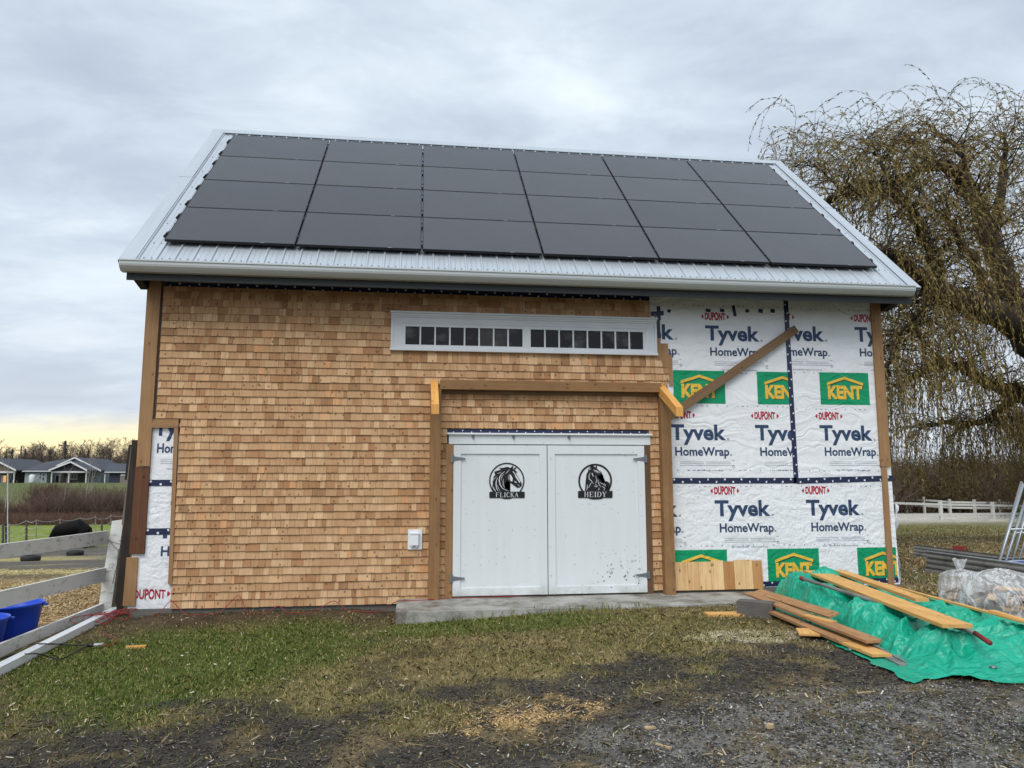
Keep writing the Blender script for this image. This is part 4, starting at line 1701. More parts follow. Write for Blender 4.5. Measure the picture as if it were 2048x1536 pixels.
panel0 = make_panel()
for r in range(4):
    for c in range(6):
        lab = 'black solar panel, %s in the %s' % (COLN[c], ROWN[r])
        loc = pp(PX0 + c * PA, r * PH, 0)
        if r == 0 and c == 0:
            panel0['label'] = lab
        else:
            dup(panel0, loc, label=lab)

# ---- concrete slab in front of the doors
m = MB()
nx, ny = 44, 8
x0, x1 = 4.24, 9.48
v = []
for j in range(ny + 1):
    for i in range(nx + 1):
        x = x0 + (x1 - x0) * i / nx
        yf = -.93 + .12 * sstep(7.5, 9.4, x) + .02 * math.sin(x * 5)
        y = yf * (1 - j / ny) + .004 * (j / ny)
        z = -.152 - .022 * (1 - j / ny) + .006 * (vnoise(x * 4, y * 4, 2) - .5)
        v.append((x, y, float(z)))
fs = [(j * (nx + 1) + i, j * (nx + 1) + i + 1, (j + 1) * (nx + 1) + i + 1, (j + 1) * (nx + 1) + i) for j in range(ny) for i in range(nx)]
o = len(v)
for i in range(nx + 1):
    x, y, z = v[i]
    v.append((x, y - .012, -.62))
for i in range(nx):
    fs.append((o + i, o + i + 1, i + 1, i))
o2 = len(v)
for j in range(ny + 1):
    x, y, z = v[j * (nx + 1)]
    v.append((x - .008, y, -.62))
for j in range(ny):
    fs.append((o2 + j, j * (nx + 1), (j + 1) * (nx + 1), o2 + j + 1)[::-1])
m.add(v, fs)
tag(m.obj('concrete_slab', M['concrete']), kind='structure')


# ------------------------------------------------------------------ horse-head name plaques on the doors
DOORF = -.0385


def zmap(ox, oy):
    return lambda zx, zy: wxz(ox + zx / 12.8, oy + zy / 12.8, DOORF - .006)


def stroke(P, pts, w, f):
    pts = [np.array(f(*q)) for q in pts]
    k = abs(f(100, 0)[0] - f(0, 0)[0]) / 100
    n = len(pts)
    L, Rr = [], []
    for i in range(n):
        d = pts[min(i + 1, n - 1)] - pts[max(i - 1, 0)]
        d /= np.linalg.norm(d) + 1e-9
        t = math.sin(math.pi * (i + .35) / (n - .3)) if n > 2 else .8
        nn = np.array([-d[1], d[0]]) * w * k * .5 * max(t, .25)
        L.append(tuple(pts[i] + nn))
        Rr.append(tuple(pts[i] - nn))
    for i in range(n - 1):
        P.append([L[i], L[i + 1], Rr[i + 1], Rr[i]])


SERIF = {  # strokes on a 0..1 box: (x0,y0,x1,y1,width)
    'F': [(.2, 0, .2, 1, .14), (.05, 0, .38, 0, .05), (.05, 1, .88, 1, .06), (.86, 1, .88, .76, .05), (.2, .52, .62, .52, .05), (.62, .62, .62, .42, .05)],
    'L': [(.22, 0, .22, 1, .14), (.05, 1, .40, 1, .05), (.05, 0, .88, 0, .06), (.86, 0, .9, .26, .05)],
    'I': [(.5, 0, .5, 1, .15), (.28, 0, .72, 0, .05), (.28, 1, .72, 1, .05)],
    'C': [(.88, .74, .86, .96, .05), (.86, .9, .6, 1, .06), (.6, 1, .3, .9, .09), (.3, .9, .14, .6, .13), (.14, .6, .16, .35, .14), (.16, .35, .34, .08, .12), (.34, .08, .62, 0, .08), (.62, 0, .9, .18, .06)],
    'K': [(.2, 0, .2, 1, .14), (.05, 0, .36, 0, .05), (.05, 1, .36, 1, .05), (.22, .42, .78, 1, .06), (.40, .58, .82, 0, .13), (.62, 1, .94, 1, .05), (.66, 0, 1, 0, .05)],
    'A': [(.12, 0, .48, 1, .06), (.48, 1, .84, 0, .14), (.24, .34, .7, .34, .05), (0, 0, .26, 0, .05), (.68, 0, 1, 0, .05)],
    'H': [(.2, 0, .2, 1, .13), (.8, 0, .8, 1, .13), (.2, .52, .8, .52, .05), (.05, 0, .36, 0, .05), (.05, 1, .36, 1, .05), (.64, 0, .95, 0, .05), (.64, 1, .95, 1, .05)],
    'E': [(.2, 0, .2, 1, .14), (.05, 1, .86, 1, .06), (.05, 0, .88, 0, .06), (.84, 1, .86, .76, .05), (.86, 0, .9, .26, .05), (.2, .52, .62, .52, .05), (.62, .63, .62, .41, .05)],
    'D': [(.2, 0, .2, 1, .13), (.05, 0, .5, 0, .05), (.05, 1, .5, 1, .05), (.5, 1, .78, .86, .07), (.78, .86, .9, .5, .13), (.9, .5, .78, .14, .13), (.78, .14, .5, 0, .07)],
    'Y': [(.5, 0, .5, .48, .14), (.5, .46, .14, 1, .13), (.5, .46, .86, 1, .06), (.3, 0, .7, 0, .05), (0, 1, .32, 1, .05), (.7, 1, 1, 1, .05)],
}


def plaque(lab, f, ring, banner, bulge, sil, lights, word, wx, wy):
    cx, cy, ro, ri = ring
    c = f(cx, cy)
    t = thing('name_plaque', lab, 'plaque', (c[0], DOORF, c[1]), 'horse name plaques on the barn doors')
    m = MB()
    y0, y1 = DOORF - .006, DOORF - .001
    N = 48
    for i in range(N):
        a0, a1 = 2 * math.pi * i / N, 2 * math.pi * (i + 1) / N
        q = [f(cx + r * math.cos(a), cy - r * math.sin(a) * 1.02) for r, a in ((ro, a0), (ro, a1), (ri, a1), (ri, a0))]
        m.prism(q, y0, y1)
    m.obj('ring', M['black_metal'], t)
    m = MB()
    bx0, by0, bx1, by1 = banner
    r = 14
    m.prism([f(bx0 + r, by0), f(bx1 - r, by0), f(bx1, by0 + r), f(bx1, by1 - r), f(bx1 - r, by1), f(bx0 + r, by1), f(bx0, by1 - r), f(bx0, by0 + r)], y0 - .0015, y1)
    arc = [f(bulge[0] + bulge[1] * math.cos(a), by1 - 2 + bulge[2] * math.sin(a)) for a in np.linspace(0, math.pi, 14)]
    m.prism(arc, y0 - .001, y1)
    m.obj('banner', M['black_metal'], t)
    # silhouette, triangulated through bmesh so its concave outline fills correctly
    bm = bmesh.new()
    vs = [bm.verts.new((f(*q)[0], y0 - .0005, f(*q)[1])) for q in sil]
    bm.faces.new(vs)
    res = bmesh.ops.triangulate(bm, faces=bm.faces[:])
    ext = bmesh.ops.extrude_face_region(bm, geom=bm.faces[:])
    bmesh.ops.translate(bm, verts=[g for g in ext['geom'] if isinstance(g, bmesh.types.BMVert)], vec=(0, .005, 0))
    bmesh.ops.recalc_face_normals(bm, faces=bm.faces[:])
    me = bpy.data.meshes.new('horse_silhouette')
    bm.to_mesh(me)
    bm.free()
    me.materials.append(M['black_metal'])
    link('horse_silhouette', me, t)
    polys = []
    for L in lights:
        if isinstance(L[0], (int, float)):
            stroke(polys, L[1], L[0], f)
        else:
            polys.append([f(*q) for q in L])
    m = MB()
    for q in polys:
        m.prism(q, y0 - .0012, y0 - .0006)
    m.obj('cut_out_lines', M['plaque_white'], t)
    m = MB()
    n = len(word)
    (wx0, wx1), (wy0, wy1) = wx, wy
    wid = {'I': .5}
    tot = sum(wid.get(ch, 1) for ch in word)
    x = wx0
    u = (wx1 - wx0) / tot
    H = wy0 - wy1
    for ch in word:
        cw = u * wid.get(ch, 1)
        for (ax, ay, bx, by, w) in SERIF[ch]:
            if ch == 'I':
                ax, bx = (ax - .5) * 2 + .5, (bx - .5) * 2 + .5
            pa = np.array((x + (.06 + ax * .88) * cw, wy0 - ay * H))
            pb = np.array((x + (.06 + bx * .88) * cw, wy0 - by * H))
            d = pb - pa
            d /= np.linalg.norm(d) + 1e-9
            nn = np.array((-d[1], d[0])) * w * u * .5
            m.prism([f(*(pa + nn)), f(*(pb + nn)), f(*(pb - nn)), f(*(pa - nn))], y0 - .0026, y0 - .0016)
        x += cw
    m.obj('lettering', M['plaque_white'], t)
    return t


FL = [(575, 1065), (570, 960), (583, 870), (578, 800), (604, 730), (600, 690), (645, 640), (622, 556), (700, 528), (800, 498), (740, 456), (850, 456), (905, 440), (965, 428), (1015, 470), (1060, 438), (1095, 402), (1112, 440), (1090, 490),
      (1140, 470), (1150, 440), (1190, 452), (1170, 486), (1132, 502), (1180, 540), (1225, 572), (1160, 556), (1180, 602), (1215, 672), (1270, 762), (1325, 850), (1322, 910), (1290, 950), (1215, 970), (1160, 915), (1090, 865), (1030, 830), (975, 800),
      (950, 762), (915, 830), (882, 900), (900, 960), (960, 1012), (1030, 1065)]
FLL = [[(1012, 618), (1058, 652), (1095, 730), (1086, 800), (1050, 806), (1018, 745)],
       [(1095, 530), (1150, 590), (1200, 680), (1262, 772), (1288, 835), (1262, 840), (1212, 760), (1165, 695), (1150, 650), (1138, 610), (1100, 572)],
       [(1128, 785), (1200, 828), (1190, 842), (1150, 828)],
       (26, [(895, 550), (810, 610), (760, 690), (748, 780), (768, 880), (830, 980), (985, 1055)]),
       (22, [(715, 700), (675, 790), (665, 870), (680, 980), (725, 1062)]), (22, [(596, 940), (615, 1000), (660, 1062)]),
       (14, [(855, 740), (845, 820), (855, 900), (885, 965)]), (14, [(1010, 500), (960, 560), (915, 610)]), (12, [(860, 610), (815, 680), (800, 780)]),
       (10, [(690, 880), (730, 980), (770, 1062)]), (10, [(690, 605), (750, 590), (800, 560)]), (10, [(680, 680), (620, 740), (590, 800)]), (10, [(985, 640), (978, 720), (1000, 780)]),
       (8, [(1200, 880), (1250, 900), (1270, 930)])]
plaque('round black metal plaque with a horse head in profile above the name FLICKA', zmap(940, 900), (942, 785, 452, 420), (495, 1066, 1400, 1228), (945, 135, 30),
       FL, FLL, 'FLICKA', (650, 1245), (1205, 1090))
HE = [(640, 1050), (650, 905), (692, 822), (676, 740), (680, 620), (726, 540), (720, 500), (772, 452), (815, 432), (812, 380), (850, 432), (900, 440), (942, 392), (946, 470), (1010, 540), (1055, 555), (1048, 600), (1100, 640), (1115, 662), (1080, 685), (1030, 662), (985, 645),
      (970, 690), (1010, 738), (1060, 762), (1097, 742), (1082, 785), (1130, 797), (1200, 800), (1265, 830), (1312, 865), (1300, 940), (1262, 1050)]
HEL = [(18, [(850, 505), (930, 530), (1040, 590)]), (12, [(870, 545), (930, 560), (990, 600)]), (18, [(775, 580), (738, 660), (745, 740), (800, 785), (860, 870)]), (18, [(935, 730), (940, 800), (905, 860)]),
       (14, [(808, 820), (765, 900), (725, 970)]), (16, [(692, 880), (698, 960), (680, 1035)]), (16, [(872, 918), (925, 945), (985, 905)]), (14, [(975, 755), (985, 850), (1045, 950)]), (12, [(1010, 825), (1090, 865), (1165, 920)]),
       (16, [(1075, 925), (1140, 970), (1125, 1040)]), (14, [(995, 965), (1000, 1000), (982, 1035)]), (24, [(815, 585), (830, 620), (850, 680)]), (12, [(735, 520), (770, 490), (800, 480)]), (10, [(905, 660), (925, 700), (920, 740)]),
       (14, [(890, 890), (915, 905), (935, 885)]), (10, [(1120, 845), (1160, 880), (1175, 940)]), (10, [(1240, 830), (1270, 850), (1290, 880)])]
plaque('round black metal plaque with a long maned facing horse above the name HEIDY', zmap(1120, 900), (900, 790, 432, 388), (462, 1046, 1345, 1226), (915, 190, 42),
       HE, HEL, 'HEIDY', (610, 1200), (1200, 1072))


# ------------------------------------------------------------------ left: leaning boards, board fence, tubs, vinyl beam, cords
def gpt(px, py, dz=0.0):
    q = G(px, py)
    return np.array([q[0], q[1], q[2] + dz])


# dark planks stood on end against the left gable
def leaning(label, quad, y0, y1, mat, tilt=0.0):
    q = [wxz(px, py, y0) for px, py in quad]
    m = MB()
    m.prism(q, y0, y1)
    o = m.obj('plank', M[mat])
    return tag(o, label, 'plank', 'planks stood against the left gable of the barn')


leaning('blackened wide plank on end between the barn corner and the white fence post', [(264, 880), (274, 880), (262, 1110), (250, 1206), (236, 1228), (230, 1205), (246, 1060)], .10, .16, 'black_board')
leaning('short black plank end showing behind the top of the leaning planks', [(257, 890), (270, 888), (264, 960), (249, 960)], .30, .36, 'black_board')
leaning('thin grey weathered plank leaning out from the black planks', [(262, 892), (266, 892), (249, 1050), (243, 1050)], .20, .23, 'grey_board')

FX = 0.25
fence = thing('board_fence', 'weathered white board fence with three rails running from the barn corner', 'fence', (FX, .6, -.35))
m = MB()
pb0, pb1 = atx(199, 1224, FX), atx(226, 1224, FX)
pt0, pt1 = aty(228, 1040, .5), aty(251, 1038, .5)
zb_ = float(gz(.2, .5)) - .1
base = aty(211, 1224, .5)
m.hexa([(base[0] - .085, .43, zb_), (base[0] + .085, .43, zb_), (base[0] + .085, .57, zb_), (base[0] - .085, .57, zb_),
        (pt0[0], .43, pt0[2] - .01), (pt1[0], .43, pt1[2]), (pt1[0], .57, pt1[2]), (pt0[0], .57, pt0[2] - .01)])
m.obj('post', M['fence_white'], fence)
wire = MB()
wz = aty(232, 1085, .42)
wire.tube([(wz[0] - .09, .425, wz[2] + .03), (wz[0] - .02, .42, wz[2] - .06), (wz[0] + .04, .42, wz[2] - .10), (wz[0] + .12, .425, wz[2] - .02)], .004, 4)
wire.tube([(wz[0] - .09, .425, wz[2] + .02), (wz[0] + .1, .425, wz[2] - .035)], .004, 4)
wire.tube([(wz[0] + .035, .42, wz[2] - .10), (wz[0] + .03, .42, wz[2] - .3), (wz[0] - .01, .42, wz[2] - .55)], .004, 4)
wire.obj('wire', M['galv'], fence)
for (q0, q1, q2, q3) in (((222, 1060), (222, 1086), (0, 1088), (0, 1116)), ((214, 1134), (213, 1161), (0, 1182), (0, 1216)), ((204, 1207), (203, 1232), (0, 1287), (0, 1322))):
    a0, a1, b0_, b1_ = atx(*q0, FX), atx(*q1, FX), atx(*q2, FX), atx(*q3, FX)
    # carry the rail on towards the viewer, past the edge of the frame
    e0, e1 = b0_ + (b0_ - a0) * .75, b1_ + (b1_ - a1) * .75
    a0[1] = a1[1] = .45
    t = .02
    m = MB()
    m.hexa([(FX - t, a1[1], a1[2]), (FX + t, a1[1], a1[2]), (FX + t, a0[1], a0[2]), (FX - t, a0[1], a0[2]),
            (FX - t, e1[1], e1[2]), (FX + t, e1[1], e1[2]), (FX + t, e0[1], e0[2]), (FX - t, e0[1], e0[2])])
    m.obj('rail', M['fence_white'], fence)
MB().box(FX - .16, FX - .021, -3.9, -3.76, -.6, 1.0).obj('post', M['fence_white'], fence)

# blue tubs behind the bottom board
def tub(c, r, h, label, rz=0):
    t = thing('tub', label, 'tub', c, 'blue feed tubs behind the fence')
    m = MB()
    m.lathe([(0, 0), (r * .78, 0), (r * .80, .015), (r * .97, h - .03), (r * 1.0, h - .03), (r * 1.03, h - .02), (r * 1.03, h), (r * .985, h), (r * .96, h - .02), (r * .77, .02), (0, .02)], (0, 0, 0), 36)
    for sg in (-1, 1):
        m.add([(sg * r * .98, -.06, h - .02), (sg * r * .98, .06, h - .02), (sg * r * 1.13, .045, h - .024), (sg * r * 1.13, -.045, h - .024),
               (sg * r * .98, -.06, h - .04), (sg * r * .98, .06, h - .04), (sg * r * 1.13, .045, h - .042), (sg * r * 1.13, -.045, h - .042)],
              [(0, 1, 2, 3), (7, 6, 5, 4), (3, 2, 6, 7), (1, 0, 4, 5), (0, 3, 7, 4), (2, 1, 5, 6)])
    me = m.obj('shell', M['tub'], t, smooth=False)
    me.data.polygons.foreach_set('use_smooth', [True] * len(me.data.polygons))
    me.matrix_parent_inverse = Matrix()
    t.rotation_euler = (0, 0, rz)
    return t


tub((-.145, -1.15, float(gz(-.1, -1.1)) + .0), .345, .40, 'bright blue plastic tub standing nearer the barn behind the bottom fence board', .2)
tub((-.13, -1.90, float(gz(-.1, -1.8)) - .02), .33, .38, 'bright blue plastic tub cut off by the left edge, in front of the other tub', .5)

# white vinyl beam lying along the fence
a = gpt(232, 1228)
b = gpt(0, 1349)
d = b - a
e = b + d * .5
for q in (a, e):
    q[2] = float(gz(q[0], q[1])) + .05
m = MB()
m.bar(a, e, .10, .085)
o = m.obj('vinyl_downpipe', M['vinyl'])
tag(o, 'long clean white square pipe lying on the grass along the fence', 'downpipe')


def ground_path(pts, dz=.012, n=None):
    """smooth path over the ground through photo pixels"""
    W = []
    for q in pts:
        if len(q) == 2:
            w = gpt(*q, dz)
        else:
            w = np.array(q[2:]) if len(q) == 5 else gpt(q[0], q[1], q[2])
        W.append(w)
    return smooth(W, 6)


def smooth(W, k=6):
    out = []
    n = len(W)
    for i in range(n - 1):
        p0, p1, p2, p3 = W[max(i - 1, 0)], W[i], W[i + 1], W[min(i + 2, n - 1)]
        for s in range(k):
            t = s / k
            out.append(.5 * ((2 * p1) + (-p0 + p2) * t + (2 * p0 - 5 * p1 + 4 * p2 - p3) * t * t + (-p0 + 3 * p1 - 3 * p2 + p3) * t ** 3))
    out.append(W[-1])
    return out


cord = thing('extension_cord', 'long red extension cord trailing along the foot of the barn to a tangled coil', 'cord', gpt(220, 1250))
run = []
for (px, py, h) in ((252, 1214, .03), (262, 1219, .01), (285, 1226, .01), (310, 1233, .01)):
    run.append(gpt(px, py, h))
for (px, py, y) in ((340, 1203, -.10), (347, 1205, -.10), (372, 1230, -.16), (400, 1233, -.2), (432, 1228, -.16), (452, 1214, -.12), (474, 1192, -.075), (484, 1199, -.09), (494, 1224, -.14), (512, 1230, -.2), (534, 1226, -.16), (553, 1213, -.12), (562, 1214, -.12), (572, 1228, -.18), (600, 1231, -.22), (630, 1222, -.16), (662, 1203, -.08), (676, 1206, -.1), (694, 1222, -.16), (715, 1227, -.2), (745, 1224, -.2), (770, 1218, -.2)):
    q = aty(px, py, y)
    q[2] = max(q[2], float(gz(q[0], q[1])) + .008)
    run.append(q)
for (px, py) in ((793, 1203), (830, 1201), (860, 1199), (905, 1196), (960, 1195), (1010, 1193), (1042, 1191)):
    q = atz(px, py, -.142)
    q[1] = min(q[1], -.17 if px < 900 else -.07)
    run.append(q)
MB().tube(smooth(run, 6), 0.0048, 6).obj('wire_run', M['red_cord'], cord, smooth=True)
coil = []
cc = gpt(212, 1246)
rr = random.Random(11)
for i in range(90):
    a_ = i * 2 * math.pi / 15
    k = 1 + .28 * math.sin(i * .37) + rr.uniform(-.08, .08)
    coil.append(np.array([cc[0] + .19 * k * math.cos(a_) + .10 * math.sin(i * .11), cc[1] + .15 * k * math.sin(a_) + .18 * math.cos(i * .09), float(gz(cc[0], cc[1])) + .015 + .075 * abs(math.sin(i * .23)) + .0006 * i]))
coil += [gpt(204, 1258, .03), gpt(211, 1275, .035), gpt(232, 1283, .035), gpt(236, 1287, .035), gpt(220, 1297, .04), gpt(206, 1300, .045)]
MB().tube(smooth(coil, 3), 0.0048, 6).obj('wire_coil', M['red_cord'], cord, smooth=True)
MB().tube([gpt(186, 1299, .045), gpt(206, 1297, .045)], .016, 8).obj('socket_end', M['clear_plug'], cord, smooth=True)

bc = thing('power_cable', 'black cable looped twice over the white pipe and plugged into the red cord', 'cable', gpt(120, 1310))
pipe_top = lambda px, py: atz(px, py, a[2] + .055)
path = [gpt(0, 1322, .02), gpt(30, 1312, .02), pipe_top(55, 1308), pipe_top(75, 1307.5), gpt(98, 1322, .04), gpt(118, 1327, .04), gpt(140, 1318, .04), gpt(160, 1306, .04), gpt(176, 1300, .045)]
MB().tube(smooth(path, 6), .007, 6).obj('wire', M['black_cord'], bc, smooth=True)
path = [gpt(60, 1294, .03), pipe_top(82, 1287.5), pipe_top(105, 1288), gpt(122, 1296, .04), gpt(150, 1298, .04), gpt(176, 1298, .045)]
MB().tube(smooth(path, 6), .007, 6).obj('wire', M['black_cord'], bc, smooth=True)
MB().tube([gpt(174, 1299, .045), gpt(187, 1299, .045)], .019, 8).obj('plug', M['black_cord'], bc, smooth=True)


def chunk(px, py, L, w, t, ang, mat, label, cat='offcut', name='wood_offcut', dz=0.0, group=None, tiltz=0.0):
    c = gpt(px, py, t / 2 + dz)
    d = np.array([math.cos(ang), math.sin(ang), tiltz]) * L / 2
    o = MB().bar(c - d, c + d, w, t).obj(name, M[mat])
    return tag(o, label, cat, group)


chunk(272, 1297, .20, .035, .03, .15, 'orange_wood', 'small orange wood offcut on the green grass near the cord end')
chunk(1541, 1457, .04, .04, .03, .7, 'pale_chip', 'little pale wood cube on the gravel at the lower right')
chunk(1300, 1457, .075, .035, .012, .1, 'pale_chip', 'small flat pale wood chip on the dark gravel below the doors')
chunk(1732, 1386, .16, .015, .01, .1, 'pale_chip', 'thin pale wood sliver on the gravel in front of the tarp', name='wood_sliver')
chunk(1327, 1494, .12, .015, .012, -.9, 'pale_chip', 'short pale stick lying askew at the bottom middle', name='wood_sliver')

# ------------------------------------------------------------------ right: block, planks, tarp pile
m = MB()
c = gpt(1522, 1236)
cb = np.array([c[0], c[1] + .12, c[2]])
ang = R(-38)
ux, uy = np.array([math.cos(ang), math.sin(ang), 0]), np.array([-math.sin(ang), math.cos(ang), 0])
m.bar(cb - ux * .21 + np.array([0, 0, .085]), cb + ux * .21 + np.array([0, 0, .085]), .21, .19)
tag(m.obj('concrete_block', M['block']), 'dark concrete block at the far end of the pile of boards', 'block')
pa, pb_ = gpt(1412, 1232, .02), gpt(1514, 1231, .02)
o = MB().bar(pa, pb_, .19, .03).obj('plank', M['new_board'])
tag(o, 'short pale yellow plank lying flat on the grass beside the concrete block', 'plank', 'planks around the tarp')

# tarp: a cloth draped over a long pile that runs out from the wall
GZR = -.19


def pile_h(x, y):
    """height of the tarp over the ground"""
    lt = np.interp(y, [-4.75, -4.3, -3.7, -3.2, -2.5, -1.4, -.7, -.5], [8.6, 8.72, 8.90, 9.02, 9.10, 9.20, 9.28, 9.36])
    rt = np.interp(y, [-4.75, -3.5, -2, -.5], [11.2, 11.1, 10.75, 10.40])
    rl = lt + np.interp(y, [-4.7, -4.0, -3.4, -.7], [.65, .42, .30, .24])
    rr_ = np.interp(y, [-4.7, -3.6, -2, -.9], [10.45, 10.35, 10.22, 10.1])
    top = np.interp(y, [-4.85, -4.55, -4.2, -3.7, -3.0, -2.2, -1.55, -.95, -.62, -.5], [0.0, .10, .22, .28, .31, .33, .36, .38, .34, .0])
    f = sstep(0, 1, (x - lt) / (rl - lt + 1e-6)) ** .75 * sstep(0, 1, (rt - x) / (rt - rr_))
    return np.maximum(top, 0) * f, lt, rt


def tarp_z(x, y):
    h, lt, rt = pile_h(x, y)
    valley = -.09 * np.exp(-((x - (9.78 + .05 * np.sin(y * 2))) / .14) ** 2) * sstep(-4.4, -3.6, y)
    s = np.clip((x - lt) / .5, 0, 1)
    drap = .10 * (fbm(x * 1.1 + y * .5, y * 2.6, 3, 81) - .5) * 2
    # folds that run down the flank
    fold = .085 * (np.abs(fbm(x * .8, y * 4.6 + x * 1.2, 3, 91) - .5) * 4 - .6) * np.clip(h / .15, .15, 1)
    fine = .018 * (np.abs(fbm(x * 7 + y * 3, y * 8 - x * 3, 3, 101) - .5) * 4 - .6)
    sag = -.10 * np.exp(-(((y + 2.35) / .28) ** 2)) * np.exp(-(((x - 9.45) / .28) ** 2)) - .07 * np.exp(-(((y + 3.75 - .6 * (x - 9.2)) / .16) ** 2)) * np.exp(-(((x - 9.2) / .4) ** 2))
    # a few long sharp creases where the cloth is pulled over the pile and doubled back at the near end
    for (x0, y0, x1, y1, a_, w_) in ((8.75, -3.95, 9.75, -3.35, .085, .05), (9.05, -4.55, 9.6, -3.5, .06, .04), (9.05, -2.9, 9.7, -2.45, .05, .04), (9.1, -1.9, 9.6, -1.55, .04, .035), (9.75, -4.6, 10.3, -3.3, .07, .05), (8.8, -4.4, 9.5, -4.15, .05, .04), (9.15, -2.4, 9.5, -1.2, .035, .03), (10.0, -4.5, 10.9, -4.0, .05, .05)):
        L_ = math.hypot(x1 - x0, y1 - y0)
        ux_, uy_ = (x1 - x0) / L_, (y1 - y0) / L_
        t_ = ((x - x0) * ux_ + (y - y0) * uy_) / L_
        d_ = -(x - x0) * uy_ + (y - y0) * ux_ + .03 * np.sin(t_ * 7)
        fold = fold + a_ * np.exp(-np.abs(d_) / w_) * np.clip(np.minimum(t_, 1 - t_) * 5 + .2, 0, 1) - a_ * .6 * np.exp(-((d_ + 2.2 * w_) / (1.6 * w_)) ** 2) * np.clip(np.minimum(t_, 1 - t_) * 5, 0, 1)
    return GZR + .012 + np.maximum(h + (drap + fold) * np.clip(h / .12 + .12, 0, 1) + fine + valley + sag, .002 + .012 * (fbm(x * 6, y * 6, 2, 7)))


tarp = thing('tarpaulin', 'crumpled bright green tarpaulin draped over a long pile in front of the house wrap', 'tarpaulin', (9.6, -2.5, -.2))
NU, NV = 260, 400
U = np.linspace(0, 1, NU)
Vv = np.linspace(0, 1, NV)
ygrid = -.48 + (-4.86 + .48) * Vv
lt = np.interp(-ygrid, [.48, .7, 1.4, 2.5, 3.5, 4.3, 4.86], [9.32, 9.15, 8.98, 8.80, 8.66, 8.56, 8.5])
rt = np.interp(-ygrid, [.5, 2, 3.5, 4.75], [10.4, 10.8, 11.15, 11.25])
edge = .07 * (fbm(ygrid * 4.5, ygrid * 0, 4, 5) - .5) * 2
X = (lt + edge)[:, None] * (1 - U)[None] + rt[:, None] * U[None]
Y = np.repeat(ygrid[:, None], NU, 1)
# the near hem wanders
hem = .20 * (fbm(X * 1.7, X * 0 + 3, 4, 6) - .5) * 2 + np.interp(X, [8.4, 8.7, 9.1, 9.8, 11], [.10, .18, .06, -.02, -.05])
Y = Y + hem * (Vv[:, None] ** 6)
Z = tarp_z(X, Y)
Vt = np.stack([X, Y, Z], -1).reshape(-1, 3)
ii = np.arange(NU * NV).reshape(NV, NU)
F = np.stack([ii[:-1, :-1], ii[1:, :-1], ii[1:, 1:], ii[:-1, 1:]], -1).reshape(-1, 4)
np_mesh('cloth', Vt, F, M['tarp'], tarp, smooth=True)
g = MB()
for (x, y) in ((9.55, -.82), (9.35, -4.62), (8.80, -4.1), (8.68, -3.6), (9.7, -4.7)):
    z = float(tarp_z(np.array(x), np.array(y)))
    ring = [(x + .025 * math.cos(t), y + .025 * math.sin(t), z + .012) for t in np.linspace(0, 2 * math.pi, 11)]
    g.tube(ring, .007, 5)
g.obj('grommets', M['galv'], tarp)
# grey sheets poking out under the near end, black rail end with red tip on top
m = MB()
for k in range(4):
    m.bar((8.93 + .09 * k, -3.35, GZR + .03 + .004 * k), (8.78 + .09 * k, -4.25, GZR + .025 + .004 * k), .075, .025)
tag(m.obj('roofing_strip', M['sheet_metal']), 'ribbed grey metal strip poking out from under the tarp and boards', 'metal strip')
t = thing('metal_pole', 'dark pole with a red tip lying under the long board on the tarp', 'pole', (9.9, -3, .1))
p0, p1, p2 = atz(1607, 1158, .22), atz(1950, 1266, .10), atz(1980, 1286, .085)
MB().tube([p0, p1], .022, 8).obj('shaft', M['sheet_metal'], t, smooth=True)
MB().tube([p1, p2], .022, 8).obj('tip', M['rust_red'], t, smooth=True)
MB().tube([p0 + (p0 - p1) * .02, p0], .03, 8).obj('end_cap', M['rust_red'], t, smooth=True)


def plank(a, b, w, t, mat, label, up=(0, 0, 1)):
    o = MB().bar(a, b, w, t, up).obj('plank', M[mat])
    return tag(o, label, 'plank', 'planks around the tarp')


plank((9.90, -.80, .215), (9.31, -4.28, .165), .27, .032, 'new_board', 'longest bright pine plank laid along the top of the green tarp')
plank((10.13, -1.05, .245), (9.80, -3.15, .205), .14, .035, 'new_board', 'shorter pine plank beside the longest one on top of the tarp')
plank((10.30, -.95, .19), (10.22, -4.1, .125), .05, .02, 'new_board', 'thin pale lath lying along the far side of the tarp')
plank((10.26, -3.55, .15), (10.28, -4.25, .115), .07, .022, 'new_board', 'short pale lath end on the tarp near the plastic bag')
gz_ = GZR
plank((8.85, -1.05, gz_ + .17), (8.85, -3.72, gz_ + .115), .15, .025, 'brown_board', 'upper brown plank of the low pile between the tarp and the grass')
plank((8.98, -1.0, gz_ + .19), (9.03, -2.75, gz_ + .185), .13, .022, 'brown_board', 'brown plank tipped against the side of the tarp', up=(-.35, 0, 1))
plank((8.78, -1.15, gz_ + .085), (8.72, -3.45, gz_ + .06), .12, .028, 'brown_board', 'dark brown plank below the others in the low pile')
plank((8.98, -1.4, gz_ + .115), (9.00, -3.55, gz_ + .08), .14, .025, 'brown_board', 'brown plank hidden mostly behind the upper plank of the low pile')
plank((8.80, -2.85, gz_ + .05), (8.76, -3.98, gz_ + .05), .19, .025, 'new_board', 'yellow plank end sticking out at the foot of the low pile')
plank((8.60, -3.05, gz_ + .05), (8.68, -2.83, gz_ + .065), .26, .02, 'new_board', 'square pale offcut lying on the edge of the tarp')
plank((8.80, -2.55, gz_ + .16), (8.92, -2.92, gz_ + .15), .10, .015, 'new_board', 'small pale offcut on top of the low pile of brown planks')


